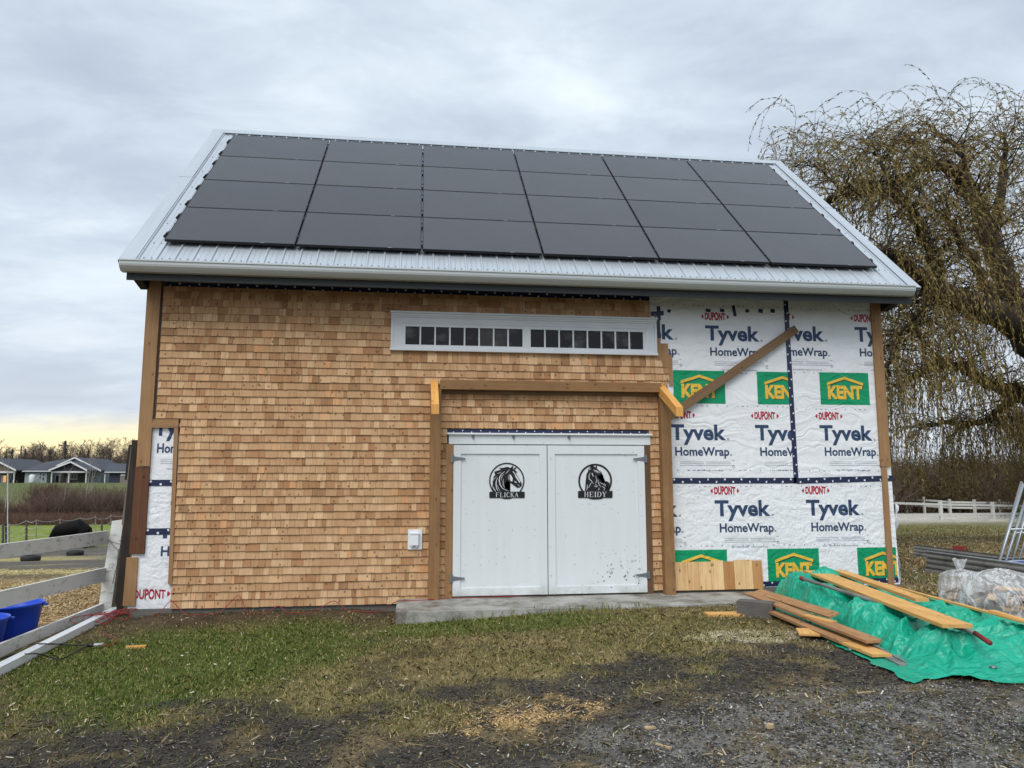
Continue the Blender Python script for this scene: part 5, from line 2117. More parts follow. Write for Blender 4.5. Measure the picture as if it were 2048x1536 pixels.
# ------------------------------------------------------------------ plastic bags of offcuts
def bag(name, label, c, rx, ry, h, seed, topz, tied):
    t = thing(name, label, 'bag', c, 'clear bags of offcuts beside the tarp')
    NUb, NVb = 64, 40
    th = np.linspace(0, 2 * math.pi, NUb, endpoint=False)
    vv = np.linspace(0, 1, NVb)
    TH, VV = np.meshgrid(th, vv)
    if tied:
        prof = np.interp(VV, [0, .05, .25, .55, .72, .80, .86, .93, 1], [.80, 1.0, .97, .88, .82, .55, .12, .20, .32])
        zz = np.interp(VV, [0, .05, .25, .55, .72, .80, .86, .93, 1], [0, .02, .3, .62, .80, .86, .90, 1.0, 1.18]) * h
    else:
        prof = np.interp(VV, [0, .06, .3, .55, .8, .93, 1], [.85, 1.03, 1.0, .86, .52, .22, .02])
        zz = np.interp(VV, [0, .06, .3, .55, .8, .93, 1], [0, .02, .35, .66, .90, .98, 1.0]) * h
    wr = fbm(np.cos(TH) * 3 + 5, np.sin(TH) * 3 + VV * 5, 4, seed)
    wr2 = fbm(TH * 0 + np.cos(TH) * 9, np.sin(TH) * 9 + VV * 2.2, 3, seed + 5)
    k = 1 + .28 * (wr - .5) + .13 * (np.abs(wr2 - .5) * 4 - .6) * (1 if not tied else np.where(VV > .8, .4, 1))
    lean = (VV ** 1.5) * topz
    X = c[0] + rx * prof * k * np.cos(TH) + lean[...]
    Y = c[1] + ry * prof * k * np.sin(TH)
    Z = c[2] + zz * (1 + .10 * (wr - .5))
    Vb = np.stack([X, Y, Z], -1).reshape(-1, 3)
    i = np.arange(NUb * NVb).reshape(NVb, NUb)
    j = np.roll(i, -1, 1)
    F = np.stack([i[:-1], j[:-1], j[1:], i[1:]], -1).reshape(-1, 4)
    np_mesh('film', Vb, F, M['bag'], t, smooth=True)
    m = MB()
    m2 = MB()
    rr = random.Random(seed)
    for q in range(80 if not tied else 34):
        u = rr.uniform(0, 2 * math.pi)
        rad = rr.uniform(.1, .88)
        z = c[2] + h * rr.uniform(.04, .62 if not tied else .46) * (1 - .35 * rad)
        L = rr.uniform(.06, .19)
        aa = rr.uniform(0, 3.14)
        d = np.array([math.cos(aa), math.sin(aa), rr.uniform(-.35, .35)]) * L
        p_ = np.array([c[0] + rx * rad * math.cos(u) * .85, c[1] + ry * rad * math.sin(u) * .85, z])
        (m if rr.random() < .6 else m2).bar(p_ - d, p_ + d, rr.uniform(.04, .09), .02, up=(rr.uniform(-.4, .4), rr.uniform(-.4, .4), 1))
    m.obj('pale_offcuts', M['new_board'], t)
    m2.obj('dark_offcuts', M['old_board'], t)
    return t


c = gpt(1940, 1213)
bag('plastic_bag', 'tied clear plastic bag of offcuts with a knotted top, behind the bigger bag', (c[0], c[1] + .15, c[2]), .30, .24, .50, 3, .02, True)
c = gpt(2022, 1238)
bag('plastic_bag', 'big clear plastic bag bulging with wood offcuts at the right edge', (c[0] + .10, c[1] + .18, c[2] + .0), .52, .38, .56, 8, -.06, False)


# ------------------------------------------------------------------ corrugated sheets and scaffold frames
def corr_sheet(a, b, h, label, amp=.022, n=5, mat='sheet_metal', lean=.10):
    a = np.array(a, float)
    b = np.array(b, float)
    d = (b - a) / np.linalg.norm(b - a)
    nrm = np.array([d[1], -d[0], 0])
    N = n * 10
    v, fs = [], []
    for e in (a, b):
        for i in range(N + 1):
            t = i / N
            ph = (t * n) % 1
            k = amp if ph < .38 else (amp * (1 - (ph - .38) / .12) if ph < .5 else (-amp * 0 if ph < .88 else amp * ((ph - .88) / .12)))
            v.append(e + np.array([0, 0, h * t]) + nrm * (k - lean * t))
    M_ = len(v)
    v += [q - nrm * .004 for q in v]
    for i in range(N):
        fs += [(i, N + 1 + i, N + 2 + i, i + 1), (M_ + i + 1, M_ + N + 2 + i, M_ + N + 1 + i, M_ + i)]
    fs += [(N, 2 * N + 1, M_ + 2 * N + 1, M_ + N), (0, M_, M_ + N + 1, N + 1)]
    for i in range(N):
        fs += [(i + 1, M_ + i + 1, M_ + i, i), (N + 1 + i, M_ + N + 1 + i, M_ + N + 2 + i, N + 2 + i)]
    o = MB().add(v, fs).obj('corrugated_sheet', M[mat])
    return tag(o, label, 'metal sheet', 'corrugated roofing sheets stacked on edge by the lawn')


s0 = gpt(1852, 1143)
s1 = gpt(2048, 1176)
s1 = s1 + (s1 - s0) * .35
D_ = (s1 - s0) / np.linalg.norm(s1 - s0)
hh = (1143 - 1105) / FPX * (s0[1] - CAM[1]) * 1.05
for k in range(3):
    nz = np.array([D_[1], -D_[0], 0]) * -.03 * k
    corr_sheet(s0 + nz - D_ * .05 * k, s1 + nz, hh - .012 * k, ['front weathered grey corrugated sheet on edge behind the plastic bags', 'second grey corrugated sheet just behind the front one', 'third grey corrugated sheet in the front stack, farthest back'][k], n=4)
r0 = gpt(1884, 1122)
r0[1] += .9
r0[2] = float(gz(r0[0], r0[1]))
r1 = r0 + (s1 - s0) * 1.0
zt = aty(1884, 1088, r0[1])[2]
for k in range(2):
    nz = np.array([D_[1], -D_[0], 0]) * -.03 * k
    corr_sheet(r0 + nz, r1 + nz, zt - r0[2] - .01 * k, ['corrugated sheet with a red paint mark in the rear stack', 'corrugated sheet behind the one with the red mark'][k], n=4, lean=.05)
q0, q1 = aty(1905, 1091, r0[1] - .06), aty(1930, 1101, r0[1] - .06)
mk = MB().prism([(q0[0], q1[2]), (q1[0], q1[2] - .01), (q1[0], q0[2] - .02), (q0[0], q0[2])], r0[1] - .075, r0[1] - .06).obj('paint_mark', M['rust_red'])
root = [o for o in bpy.data.objects if o.get('label', '').startswith('corrugated sheet with a red')][0]
mk.parent = root
m = MB()
pA, pB = aty(1853, 1103, s0[1] - .08), s1 + np.array([0, -.1, hh + .02])
m.tube([pA, pB], .018, 8)
tag(m.obj('metal_pipe', M['pipe'], smooth=True), 'thin grey pipe resting along the top of the front corrugated stack', 'pipe')


def scaffold(px0, px1, y, lab, col):
    t = thing('scaffold_frame', lab, 'scaffold frame', gpt(1990, 1168), 'scaffold frames leaning at the right edge')
    b0 = aty(px0[0], px0[1], y)
    t0 = aty(px1[0], px1[1], y + .5)
    b0[2] = float(gz(b0[0], b0[1]))
    w = np.array([1.45, .25, 0])
    for k, nm in ((0, 'leg'), (1, 'leg')):
        MB().tube([b0 + w * k, t0 + w * k], .024, 10).obj(nm, M[col], t, smooth=True)
    for f in (.16, .5, .97):
        q = b0 + (t0 - b0) * f
        MB().tube([q, q + w], .02, 8).obj('crossbar', M[col], t, smooth=True)
    for f in (.2, .45):
        MB().tube([b0 + (t0 - b0) * .16 + w * f, b0 + (t0 - b0) * .97 + w * f], .016, 8).obj('brace', M[col], t, smooth=True)
    return t


scaffold((1990, 1172), (2046, 968), 1.05, 'foremost grey galvanised scaffold frame leaning at the right edge', 'pipe')
scaffold((2003, 1170), (2056, 985), 1.25, 'second grey scaffold frame just behind the foremost one', 'pipe')
scaffold((1992, 1160), (2043, 964), 1.55, 'brownish older scaffold frame at the back of the leaning frames', 'sheet_metal')
c = gpt(2048, 1166)
m = MB()
c = c + np.array([.42, .1, -.1])
m.box(c[0] - .05, c[0] + .5, c[1] + .3, c[1] + .75, c[2], c[2] + .32)
m.box(c[0] - .07, c[0] + .52, c[1] + .28, c[1] + .77, c[2] + .321, c[2] + .36)
m.box(c[0] + .05, c[0] + .12, c[1] + .24, c[1] + .28, c[2] + .12, c[2] + .22)
tag(m.obj('storage_bin', M['blue_paint']), 'blue storage bin half hidden behind the scaffold frames', 'bin')


# ------------------------------------------------------------------ white fences beyond the lawn on the right
def rail_fence(label, posts, rails, w, name='rail_fence'):
    """posts: list of (px, py_top, py_base); rails: heights as fractions"""
    P0 = [gpt(px, pb) for px, pt, pb in posts]
    t = thing(name, label, 'fence', P0[0], 'white rail fences round the sand ring')
    tops = []
    for (px, pt, pb), g0 in zip(posts, P0):
        tp = aty(px, pt, g0[1])
        tops.append(tp)
        MB().box(g0[0] - w / 2, g0[0] + w / 2, g0[1] - w / 2, g0[1] + w / 2, g0[2] - .2, tp[2], axis=2).obj('post', M['far_fence'], t)
    for f in rails:
        m = MB()
        for i in range(len(P0) - 1):
            a_ = P0[i] + (tops[i] - P0[i]) * f
            b__ = P0[i + 1] + (tops[i + 1] - P0[i + 1]) * f
            m.bar(a_, b__, .04, .13)
        m.obj('rail', M['far_fence'], t)
    return t


rail_fence('nearer white rail fence at the edge of the sand, low two-rail', [(1775, 996, 1045), (1883, 1001, 1041), (1987, 1004, 1038), (2090, 1007, 1036), (2190, 1009, 1034)], (.30, .80), .16)
rail_fence('farther white rail fence across the sand ring, with taller posts', [(1760, 992, 1024), (1814, 993, 1025), (1849.5, 993.5, 1027), (1901, 998, 1029), (1950.5, 999, 1030), (2002, 999, 1030), (2055, 1000, 1031), (2110, 1001, 1031)], (.45, .8), .14)
g0 = gpt(1790, 1031)
g1 = gpt(1880, 1032)
o = MB().bar(g0 + np.array([0, 0, .06]), g1 + np.array([0, 0, .06]), .2, .12).obj('ground_pole', M['far_fence'])
tag(o, 'white jump pole lying on the sand between the two white fences', 'pole')

# ------------------------------------------------------------------ paddock: tyres, horse, electric fence
tyre_prof = [(.20, .0), (.30, .0), (.325, .03), (.33, .10), (.325, .17), (.30, .20), (.20, .20), (.19, .17), (.27, .14), (.28, .10), (.27, .06), (.19, .03), (.20, .0)]
for k, (px, py, lab) in enumerate(((61, 1122, 'black tyre lying on the grey gravel, nearer one left of the straw'), (150, 1111, 'black tyre lying on the gravel behind the yellow straw'), (218, 1087, 'black tyre half hidden by the white fence post'))):
    c = gpt(px, py)
    o = MB().lathe(tyre_prof, (0, 0, 0), 28).obj('tyre', M['rubber'], smooth=True)
    o.location = [float(v_) for v_ in c]
    tag(o, lab, 'tyre', 'old tyres lying in the paddock')
q = gpt(182, 1093)
o = MB().lathe([(0, 0), (.16, 0), (.19, .12), (.18, .12), (.15, .02), (0, .02)], (0, 0, 0), 20).obj('feed_pan', M['rubber'], smooth=True)
o.location = [float(v_) for v_ in q]
tag(o, 'small black feed pan beyond the tyres at the edge of the pasture', 'pan')


def build_horse():
    f = gpt(140, 1097)
    k = np.linalg.norm(np.array(f) - CAM) / FPX      # metres per photo pixel at the horse
    S = 1.0
    hz = 43 * k
    # skeleton in side view: x to the right = rump, z up (metres for a body 78 px long)
    L = 64 * k
    def pt(u, w, s=0.0):
        return (f[0] + (u - .5) * L, f[1] + s, f[2] + w * hz)
    nodes = {
        'pelvis': (pt(.82, .80), .20), 'croup': (pt(.70, .83), .205), 'loin': (pt(.54, .775), .195), 'back': (pt(.42, .765), .195), 'withers': (pt(.28, .82), .185), 'chest': (pt(.22, .70), .17),
        'neck': (pt(.10, .62), .12), 'neck2': (pt(.035, .42), .095), 'poll': (pt(.0, .26), .075), 'face': (pt(-.045, .14), .055), 'muzzle': (pt(-.075, .05), .042),
        'dock': (pt(.955, .74), .07), 'tail': (pt(1.0, .52), .05), 'tail2': (pt(1.01, .22), .035),
    }
    for sd, s in (('l', -.12), ('r', .12)):
        nodes['stifle' + sd] = (pt(.84, .52, s), .125)
        nodes['hock' + sd] = (pt(.92, .30, s), .055)
        nodes['fet' + sd] = (pt(.885, .09, s), .036)
        nodes['hoof' + sd] = (pt(.87, .0, s), .045)
        nodes['elbow' + sd] = (pt(.235, .50, s), .09)
        nodes['knee' + sd] = (pt(.215 + (.05 if sd == 'l' else -.02), .28, s), .05)
        nodes['pas' + sd] = (pt(.215 + (.06 if sd == 'l' else -.03), .08, s), .035)
        nodes['fhoof' + sd] = (pt(.205 + (.06 if sd == 'l' else -.03), .0, s), .045)
    ed = [('pelvis', 'croup'), ('croup', 'loin'), ('loin', 'back'), ('back', 'withers'), ('withers', 'chest'), ('chest', 'neck'), ('neck', 'neck2'), ('neck2', 'poll'), ('poll', 'face'), ('face', 'muzzle'), ('pelvis', 'dock'), ('dock', 'tail'), ('tail', 'tail2')]
    for sd in 'lr':
        ed += [('pelvis', 'stifle' + sd), ('stifle' + sd, 'hock' + sd), ('hock' + sd, 'fet' + sd), ('fet' + sd, 'hoof' + sd), ('withers', 'elbow' + sd), ('elbow' + sd, 'knee' + sd), ('knee' + sd, 'pas' + sd), ('pas' + sd, 'fhoof' + sd)]
    names = list(nodes)
    me = bpy.data.meshes.new('horse')
    me.from_pydata([nodes[n_][0] for n_ in names], [(names.index(a_), names.index(b__)) for a_, b__ in ed], [])
    o = bpy.data.objects.new('horse', me)
    COL.objects.link(o)
    sk = o.modifiers.new('skin', 'SKIN')
    sk.use_smooth_shade = True
    sv = me.skin_vertices[0].data
    kk = L / 1.55
    for i, n_ in enumerate(names):
        r = nodes[n_][1] * kk * (1.75 if n_ in ('pelvis', 'croup', 'loin', 'back', 'withers', 'chest') else 1.4)
        sv[i].radius = (r * .92, r)
        sv[i].use_root = n_ == 'pelvis'
    su = o.modifiers.new('sub', 'SUBSURF')
    su.levels = su.render_levels = 2
    me.materials.append(M['horse'])
    dg = bpy.context.evaluated_depsgraph_get()
    m2 = bpy.data.meshes.new_from_object(o.evaluated_get(dg))
    bpy.data.objects.remove(o)
    m2.materials.clear()
    m2.materials.append(M['horse'])
    o = link('horse', m2)
    tag(o, 'black horse grazing side-on in the pasture behind the fence', 'horse')
    mm = MB()
    for sgn in (-1, 1):
        q = np.array(nodes['poll'][0])
        mm.add([q + (.02, sgn * .05, .02), q + (.06, sgn * .06, .03), q + (.045, sgn * .075, .14)], [(0, 1, 2), (2, 1, 0)])
    mm.obj('ears', M['horse'], o)


build_horse()

ef = thing('rope_fence', 'thin electric rope fence on slim posts across the pasture', 'fence', gpt(70, 1095))
line = [(-60, 1052, 1108), (6, 1048, 1098), (18.5, 1047, 1096), (53, 1039, 1087), (72.5, 1038.5, 1088), (120, 1037, 1085), (160, 1034, 1080), (191, 1031, 1079), (203.5, 1035, 1077), (222, 1029, 1075), (262, 1026, 1073)]
PP0 = []
for i, (px, pt_, pb) in enumerate(line):
    g0 = gpt(px, pb + 9)
    tp = aty(px, pt_, g0[1])
    PP0.append((g0, tp))
    w = .05 if px in (53, 203.5, 6) else .02
    MB().tube([g0 - np.array([0, 0, .1]), tp], w, 6).obj('post', M['twig_grey'] if w > .03 else M['sheet_metal'], ef)
for f in (.25, .5, .74, .97):
    pts = []
    for i in range(len(PP0) - 1):
        a_ = PP0[i][0] + (PP0[i][1] - PP0[i][0]) * f
        b__ = PP0[i + 1][0] + (PP0[i + 1][1] - PP0[i + 1][0]) * f
        for s in range(5):
            t_ = s / 5
            pts.append(a_ * (1 - t_) + b__ * t_ - np.array([0, 0, .10 * 4 * t_ * (1 - t_)]))
    MB().tube(pts, .008, 4).obj('rope', M['far_fence'], ef)
g0 = gpt(15, 1092)
tp = aty(15.5, 947, g0[1])
t = thing('marker_pole', 'tall thin white pole rising above the rope fence at the left', 'pole', g0)
MB().tube([g0, tp], .022, 6).obj('shaft', M['far_fence'], t)
MB().tube([g0 + np.array([-.07, .05, 0]), aty(12, 1047, g0[1])], .05, 6).obj('black_post', M['rubber'], t)


# ------------------------------------------------------------------ houses on the rise behind the pasture
HM = {}
for nm, col in dict(grey=(0.33, 0.37, 0.39), tan=(0.17, 0.135, 0.10), navy=(0.022, 0.028, 0.05), brown=(0.11, 0.09, 0.08), dark=(0.03, 0.035, 0.045)).items():
    HM[nm] = plain('siding_' + nm, col, 0.7, var=.06, scale=2)
HM['shed'] = plain('grey_shed_boards', (0.17, 0.15, 0.14), 0.8, var=.2)
HM['roof'] = plain('asphalt_shingles', (0.055, 0.06, 0.075), 0.85, var=.25, scale=1.5)
HM['trim'] = plain('white_house_trim', (0.66, 0.67, 0.68), 0.5, var=.05)
HM['glass'] = plain('house_glass', (0.03, 0.035, 0.045), 0.12, var=.2)
HM['stone'] = plain('porch_stone', (0.12, 0.10, 0.095), 0.8, var=.4, scale=5)


def glow_mat():
    m = bpy.data.materials.new('lit_window')
    m.use_nodes = True
    T = NT(m.node_tree)
    out = T.n('ShaderNodeOutputMaterial')
    e = T.n('ShaderNodeEmission', ins={'Color': (1.0, 0.50, 0.16, 1), 'Strength': 0.75})
    T.link(e.outputs[0], out.inputs[0])
    return m


HM['lit'] = glow_mat()
HY = 104.0


def hx(px, y=HY):
    return aty(px, 960, y)[0]


def hz(py, y=HY):
    return aty(120, py, y)[2]


def hbox(name, px0, px1, py0, py1, y0, y1, mat, parent):
    """box whose front face (at y0) spans the given photo pixels"""
    return MB().box(hx(px0, y0), hx(px1, y0), y0, y1, hz(py1, y0), hz(py0, y0)).obj(name, HM[mat], parent)


def gable(name, pxs, y0, y1, parent, wallmat, trim=True, over=.5, roofname='roof'):
    """gable facing the viewer: pxs=(left px, right px, eave py, peak px, peak py)"""
    l, r, e, pk, pp_ = pxs
    x0, x1, ze, xp, zp = hx(l, y0), hx(r, y0), hz(e, y0), hx(pk, y0), hz(pp_, y0)
    MB().prism([(x0 + .3, ze), (x1 - .3, ze), (xp, zp - .15)], y0, y1).obj(name, HM[wallmat], parent)
    m = MB()
    for (a_, b__) in (((x0, ze), (xp, zp)), ((xp, zp), (x1, ze))):
        m.prism([a_, b__, (b__[0], b__[1] + .16), (a_[0], a_[1] + .16)], y0 - over, y1)
    m.obj(roofname, HM['roof'], parent)
    if trim:
        m = MB()
        for (a_, b__) in (((x0, ze), (xp, zp)), ((xp, zp), (x1, ze))):
            m.prism([(a_[0], a_[1] - .04), (b__[0], b__[1] - .04), (b__[0], b__[1] + .19), (a_[0], a_[1] + .19)], y0 - over - .08, y0 - over - .005)
        m.obj('barge_board', HM['trim'], parent)


def house_window(px0, px1, py0, py1, y0, parent, mat='glass', bars=True):
    f = hbox('window', px0, px1, py0, py1, y0 - .09, y0 - .005, 'trim', parent)
    mw = (px1 - px0) * .14
    g = MB()
    x0, x1 = hx(px0 + mw, y0 - .1), hx(px1 - mw, y0 - .1)
    z0, z1 = hz(py1 - mw, y0 - .1), hz(py0 + mw, y0 - .1)
    xm = (x0 + x1) / 2
    if bars and px1 - px0 > 7:
        g.box(x0, xm - .06, y0 - .12, y0 - .0905, z0, z1)
        g.box(xm + .06, x1, y0 - .12, y0 - .0905, z0, z1)
    else:
        zm = (z0 + z1) / 2
        g.box(x0, x1, y0 - .12, y0 - .0905, z0, zm - .05)
        g.box(x0, x1, y0 - .12, y0 - .0905, zm + .05, z1)
    g.obj('pane', HM[mat], f)
    return f


def hip_slope(pts, parent, y0, y1, name='roof'):
    """roof plane rising away: pts = eave-left, eave-right (at y0), ridge-right, ridge-left (at y1) as photo px"""
    (a_, b__, c_, d_) = pts
    v = [aty(*a_, y0), aty(*b__, y0), aty(*c_, y1), aty(*d_, y1)]
    v += [q - np.array([0, 0, .18]) for q in v]
    MB().add(v, [(0, 1, 2, 3), (7, 6, 5, 4), (0, 4, 5, 1), (1, 5, 6, 2), (2, 6, 7, 3), (3, 7, 4, 0)]).obj(name, HM['roof'], parent)


def base_at(px, y):
    x = hx(px, y)
    return (x, y, float(gz(x, y)))


# main grey house
hse = thing('house', 'pale grey bungalow with a dark gabled porch and white trim on the rise', 'house', base_at(120, HY), 'houses on the rise behind the pasture')
hbox('wall', 49, 93, 942, 972, HY, HY + 9, 'grey', hse)
hbox('wall', 93, 200, 938, 972, HY + 2.6, HY + 12, 'grey', hse)
gable('gable_wall', (93, 204, 943, 149.5, 916.5), HY + 2.6, HY + 14, hse, 'grey')
hip_slope([(43, 942.5), (101, 942), (138, 917), (92, 924)], hse, HY - .4, HY + 5.5)
gable('porch_gable', (99.5, 176, 942, 142, 925), HY - 1.2, HY + 5, hse, 'dark')
hbox('porch_beam', 101, 174, 942.3, 945.5, HY - 1.25, HY - .9, 'trim', hse)
hbox('eave_board', 43, 100, 941.6, 943.2, HY - .52, HY - .42, 'trim', hse)
for px in (102.5, 137, 171.5):
    hbox('porch_post', px - .9, px + .9, 945.5, 967, HY - 1.2, HY - 1.0, 'trim', hse)
hbox('porch_wall', 122, 170, 945, 968, HY + 2.4, HY + 2.59, 'stone', hse)
dd = hbox('patio_door', 104, 120, 949, 967, HY + 2.45, HY + 2.58, 'trim', hse)
for a_, b__ in ((105.2, 108.5), (111.5, 117)):
    hbox('pane', a_, b__, 951, 965, HY + 2.42, HY + 2.449, 'glass', dd)
house_window(140, 154.5, 947, 959.5, HY + 2.39, hse)
house_window(78, 81.5, 946, 957, HY, hse, bars=False)
house_window(83.5, 89, 946, 961, HY, hse, bars=False)
house_window(187, 193.5, 946, 959.5, HY + 2.6, hse, bars=False)
hbox('porch_floor', 100, 174, 966.5, 970, HY - 1.25, HY + 2.38, 'stone', hse)
o = MB().lathe([(0, 0), (.36, 0), (.4, .1), (.4, 1.0), (.3, 1.15), (0, 1.2)], (0, 0, 0), 16).obj('gas_tank', HM['trim'], smooth=True)
o.location = aty(63.5, 967, HY - 1.0).tolist()
o.location[2] = float(gz(o.location[0], HY - 1.0))
tag(o, 'white upright gas tank against the wall of the pale grey bungalow', 'tank')

hse = thing('house', 'tan bungalow at the left edge with a lit window under its porch', 'house', base_at(5, HY - 1), 'houses on the rise behind the pasture')
hbox('wall', -70, 26, 942, 972, HY + 1, HY + 11, 'brown', hse)
gable('gable_wall', (-70, 34, 942, -16, 918), HY - 1, HY + 11, hse, 'tan')
hbox('porch_beam', -66, 28, 942.3, 946, HY - 1.05, HY - .8, 'trim', hse)
hbox('porch_post', 26.2, 28, 946, 968, HY - 1.0, HY - .8, 'trim', hse)
f = hbox('patio_door', -3, 13, 950, 967, HY + .85, HY + .98, 'trim', hse)
hbox('pane', -1, 1.2, 952, 965, HY + .82, HY + .849, 'glass', f)
hbox('lit_pane', 6.5, 11.5, 951.5, 964, HY + .82, HY + .849, 'lit', f)

hse = thing('house', 'house with a small dark gable and white garage doors between tan and grey bungalows', 'house', base_at(40, HY + 16), 'houses on the rise behind the pasture')
Y2 = HY + 16
hbox('wall', 20, 60, 943, 968, Y2, Y2 + 8, 'grey', hse)
gable('gable_wall', (19, 52, 939, 33, 926.5), Y2 - .5, Y2 + 8, hse, 'dark')
hip_slope([(-10, 940), (62, 940), (80, 926), (-10, 922)], hse, Y2 - .2, Y2 + 7)
f = hbox('garage_door', 31, 50, 951, 966, Y2 - .1, Y2 - .01, 'trim', hse)
for k in range(3):
    hbox('pane', 34 + 4.7 * k, 37 + 4.7 * k, 952.5, 955, Y2 - .13, Y2 - .101, 'glass', f)
hbox('post', 47, 48.6, 944, 967, Y2 - .8, Y2 - .6, 'trim', hse)

hse = thing('house', 'house with a small brown gable and white garage behind the dark blue house', 'house', base_at(205, HY + 16), 'houses on the rise behind the pasture')
hbox('wall', 180, 225, 940, 968, Y2, Y2 + 8, 'grey', hse)
gable('gable_wall', (190, 213, 939, 201.5, 929), Y2 - .5, Y2 + 8, hse, 'brown')
hip_slope([(172, 940), (232, 940), (218, 926), (176, 926)], hse, Y2 - .2, Y2 + 7)
f = hbox('garage_door', 204, 218, 950, 965, Y2 - .1, Y2 - .01, 'trim', hse)
for k in range(2):
    hbox('pane', 206.5 + 5 * k, 210 + 5 * k, 951.5, 954, Y2 - .13, Y2 - .101, 'glass', f)

hse = thing('house', 'dark blue house with a grey roof just left of the leaning black planks', 'house', base_at(235, HY), 'houses on the rise behind the pasture')
hbox('wall', 218, 290, 944, 967, HY - 1, HY + 9, 'navy', hse)
hip_slope([(208, 944.5), (300, 944.5), (295, 927), (218, 927)], hse, HY - 1.4, HY + 4)
hbox('eave_board', 208, 300, 943.6, 945.2, HY - 1.52, HY - 1.42, 'trim', hse)
hbox('post', 208.5, 210, 945, 967, HY - 1.3, HY - 1.1, 'trim', hse)
house_window(241, 250, 946, 950, HY - 1, hse, bars=False)
fp = thing('fence_panel', 'grey wooden privacy panel beside the dark blue house', 'fence panel', base_at(246, HY - 3))
hbox('boards', 240, 258, 951, 968, HY - 3, HY - 2.9, 'shed', fp)
hbox('cap_rail', 239.5, 258.5, 950, 951, HY - 3.05, HY - 2.85, 'trim', fp)

for (px, pt_, pb, y, lab) in ((129.5, 882, 935, 132, 'tall utility pole above the roof of the pale grey bungalow'), (43, 892, 935, 150, 'utility pole rising from the woods above the small dark gable')):
    x, z1 = wxz(px, pt_, y)
    z0 = float(gz(x, y))
    t = thing('utility_pole', lab, 'pole', (x, y, z0))
    MB().tube([(x, y, z0), (x, y, z1)], [.20, .13], 7).obj('shaft', M['twig_grey'], t)
    MB().box(x - .9, x + .9, y - .06, y + .06, z1 - .9, z1 - .75).obj('crossarm', M['twig_grey'], t)


# ------------------------------------------------------------------ bare trees, bushes, conifers
def cone_segs(segs, sides=3):
    """segs: list of (p0,p1,r0,r1) -> verts, quads (numpy)"""
    P0 = np.array([s[0] for s in segs])
    P1 = np.array([s[1] for s in segs])
    r0 = np.array([s[2] for s in segs])[:, None]
    r1 = np.array([s[3] for s in segs])[:, None]
    D = P1 - P0
    D /= np.linalg.norm(D, axis=1, keepdims=True) + 1e-9
    ref = np.where(np.abs(D[:, 2:3]) < .9, np.array([[0, 0, 1.0]]), np.array([[1.0, 0, 0]]))
    S = np.cross(D, ref)
    S /= np.linalg.norm(S, axis=1, keepdims=True) + 1e-9
    Uv = np.cross(D, S)
    V = []
    for P_, r in ((P0, r0), (P1, r1)):
        for k in range(sides):
            a_ = 2 * math.pi * k / sides
            V.append(P_ + r * (math.cos(a_) * S + math.sin(a_) * Uv))
    V = np.stack(V, 1)                       # n, 2*sides, 3
    n = len(segs)
    base = (np.arange(n) * 2 * sides)[:, None]
    F = []
    for k in range(sides):
        k2 = (k + 1) % sides
        F.append(np.concatenate([base + k, base + k2, base + sides + k2, base + sides + k], 1))
    return V.reshape(-1, 3), np.concatenate(F, 0)


def grow(p, d, L, r, lvl, maxl, rr, segs, spread, up, kids):
    n = 4 if lvl == 0 else 3
    q = np.array(p, float)
    d = np.array(d, float)
    for i in range(n):
        d = d + np.array([rr.gauss(0, .10), rr.gauss(0, .10), rr.gauss(0, .05) + up])
        d /= np.linalg.norm(d)
        q2 = q + d * L / n
        ra = r * (1 - .75 * i / n)
        rb = r * (1 - .75 * (i + 1) / n)
        segs.append((q, q2, ra, rb))
        if lvl < maxl:
            t = (i + 1) / n
            nk = kids[lvl] if (lvl or i) else max(0, kids[lvl] - 3)
            for k in range(nk):
                a_ = rr.uniform(0, 2 * math.pi)
                side = np.array([math.cos(a_), math.sin(a_), rr.uniform(-.2, .5)])
                nd = d * (1 - spread) + side * spread
                nd /= np.linalg.norm(nd)
                s = rr.random()
                grow(q * (1 - s) + q2 * s, nd, L * rr.uniform(.38, .62) * (1.1 - .45 * t), rb * .55, lvl + 1, maxl, rr, segs, spread, up, kids)
        q = q2


def bare_tree(seed, H=9.0):
    rr = random.Random(seed)
    segs = []
    grow((0, 0, -.3), (0, 0, 1), H * .92, H * .016, 0, 3, rr, segs, .55, .06, (4, 3, 2))
    segs = [(a_, b__, max(r0_, .016), max(r1_, .014)) for a_, b__, r0_, r1_ in segs]
    return cone_segs(segs)


tree_src = []
for s in range(4):
    V, F = bare_tree(40 + s, 9)
    o = np_mesh('bare_tree', V, F, M['twig_grey'])
    tag(o, 'bare leafless tree in the wooded ridge behind the houses', 'tree', 'bare trees on the ridge behind the houses')
    tree_src.append(o)
rr = random.Random(5)
first = [True] * 4
spots = []
for k in range(170):
    y = rr.uniform(150, 225)
    px = rr.uniform(-130, 560)
    spots.append((hx(px, y), y))
for k, (x, y) in enumerate(spots):
    i = k % 4
    o = tree_src[i] if first[i] else tree_src[i].copy()
    if not first[i]:
        COL.objects.link(o)
    first[i] = False
    o.location = (x, y, float(gz(x, y)))
    o.rotation_euler = (0, 0, rr.uniform(0, 6.28))
    s = rr.uniform(.62, 1.02) * (.8 + .25 * (y - 150) / 75)
    o.scale = (s * rr.uniform(.8, 1.1), s * rr.uniform(.8, 1.1), s)

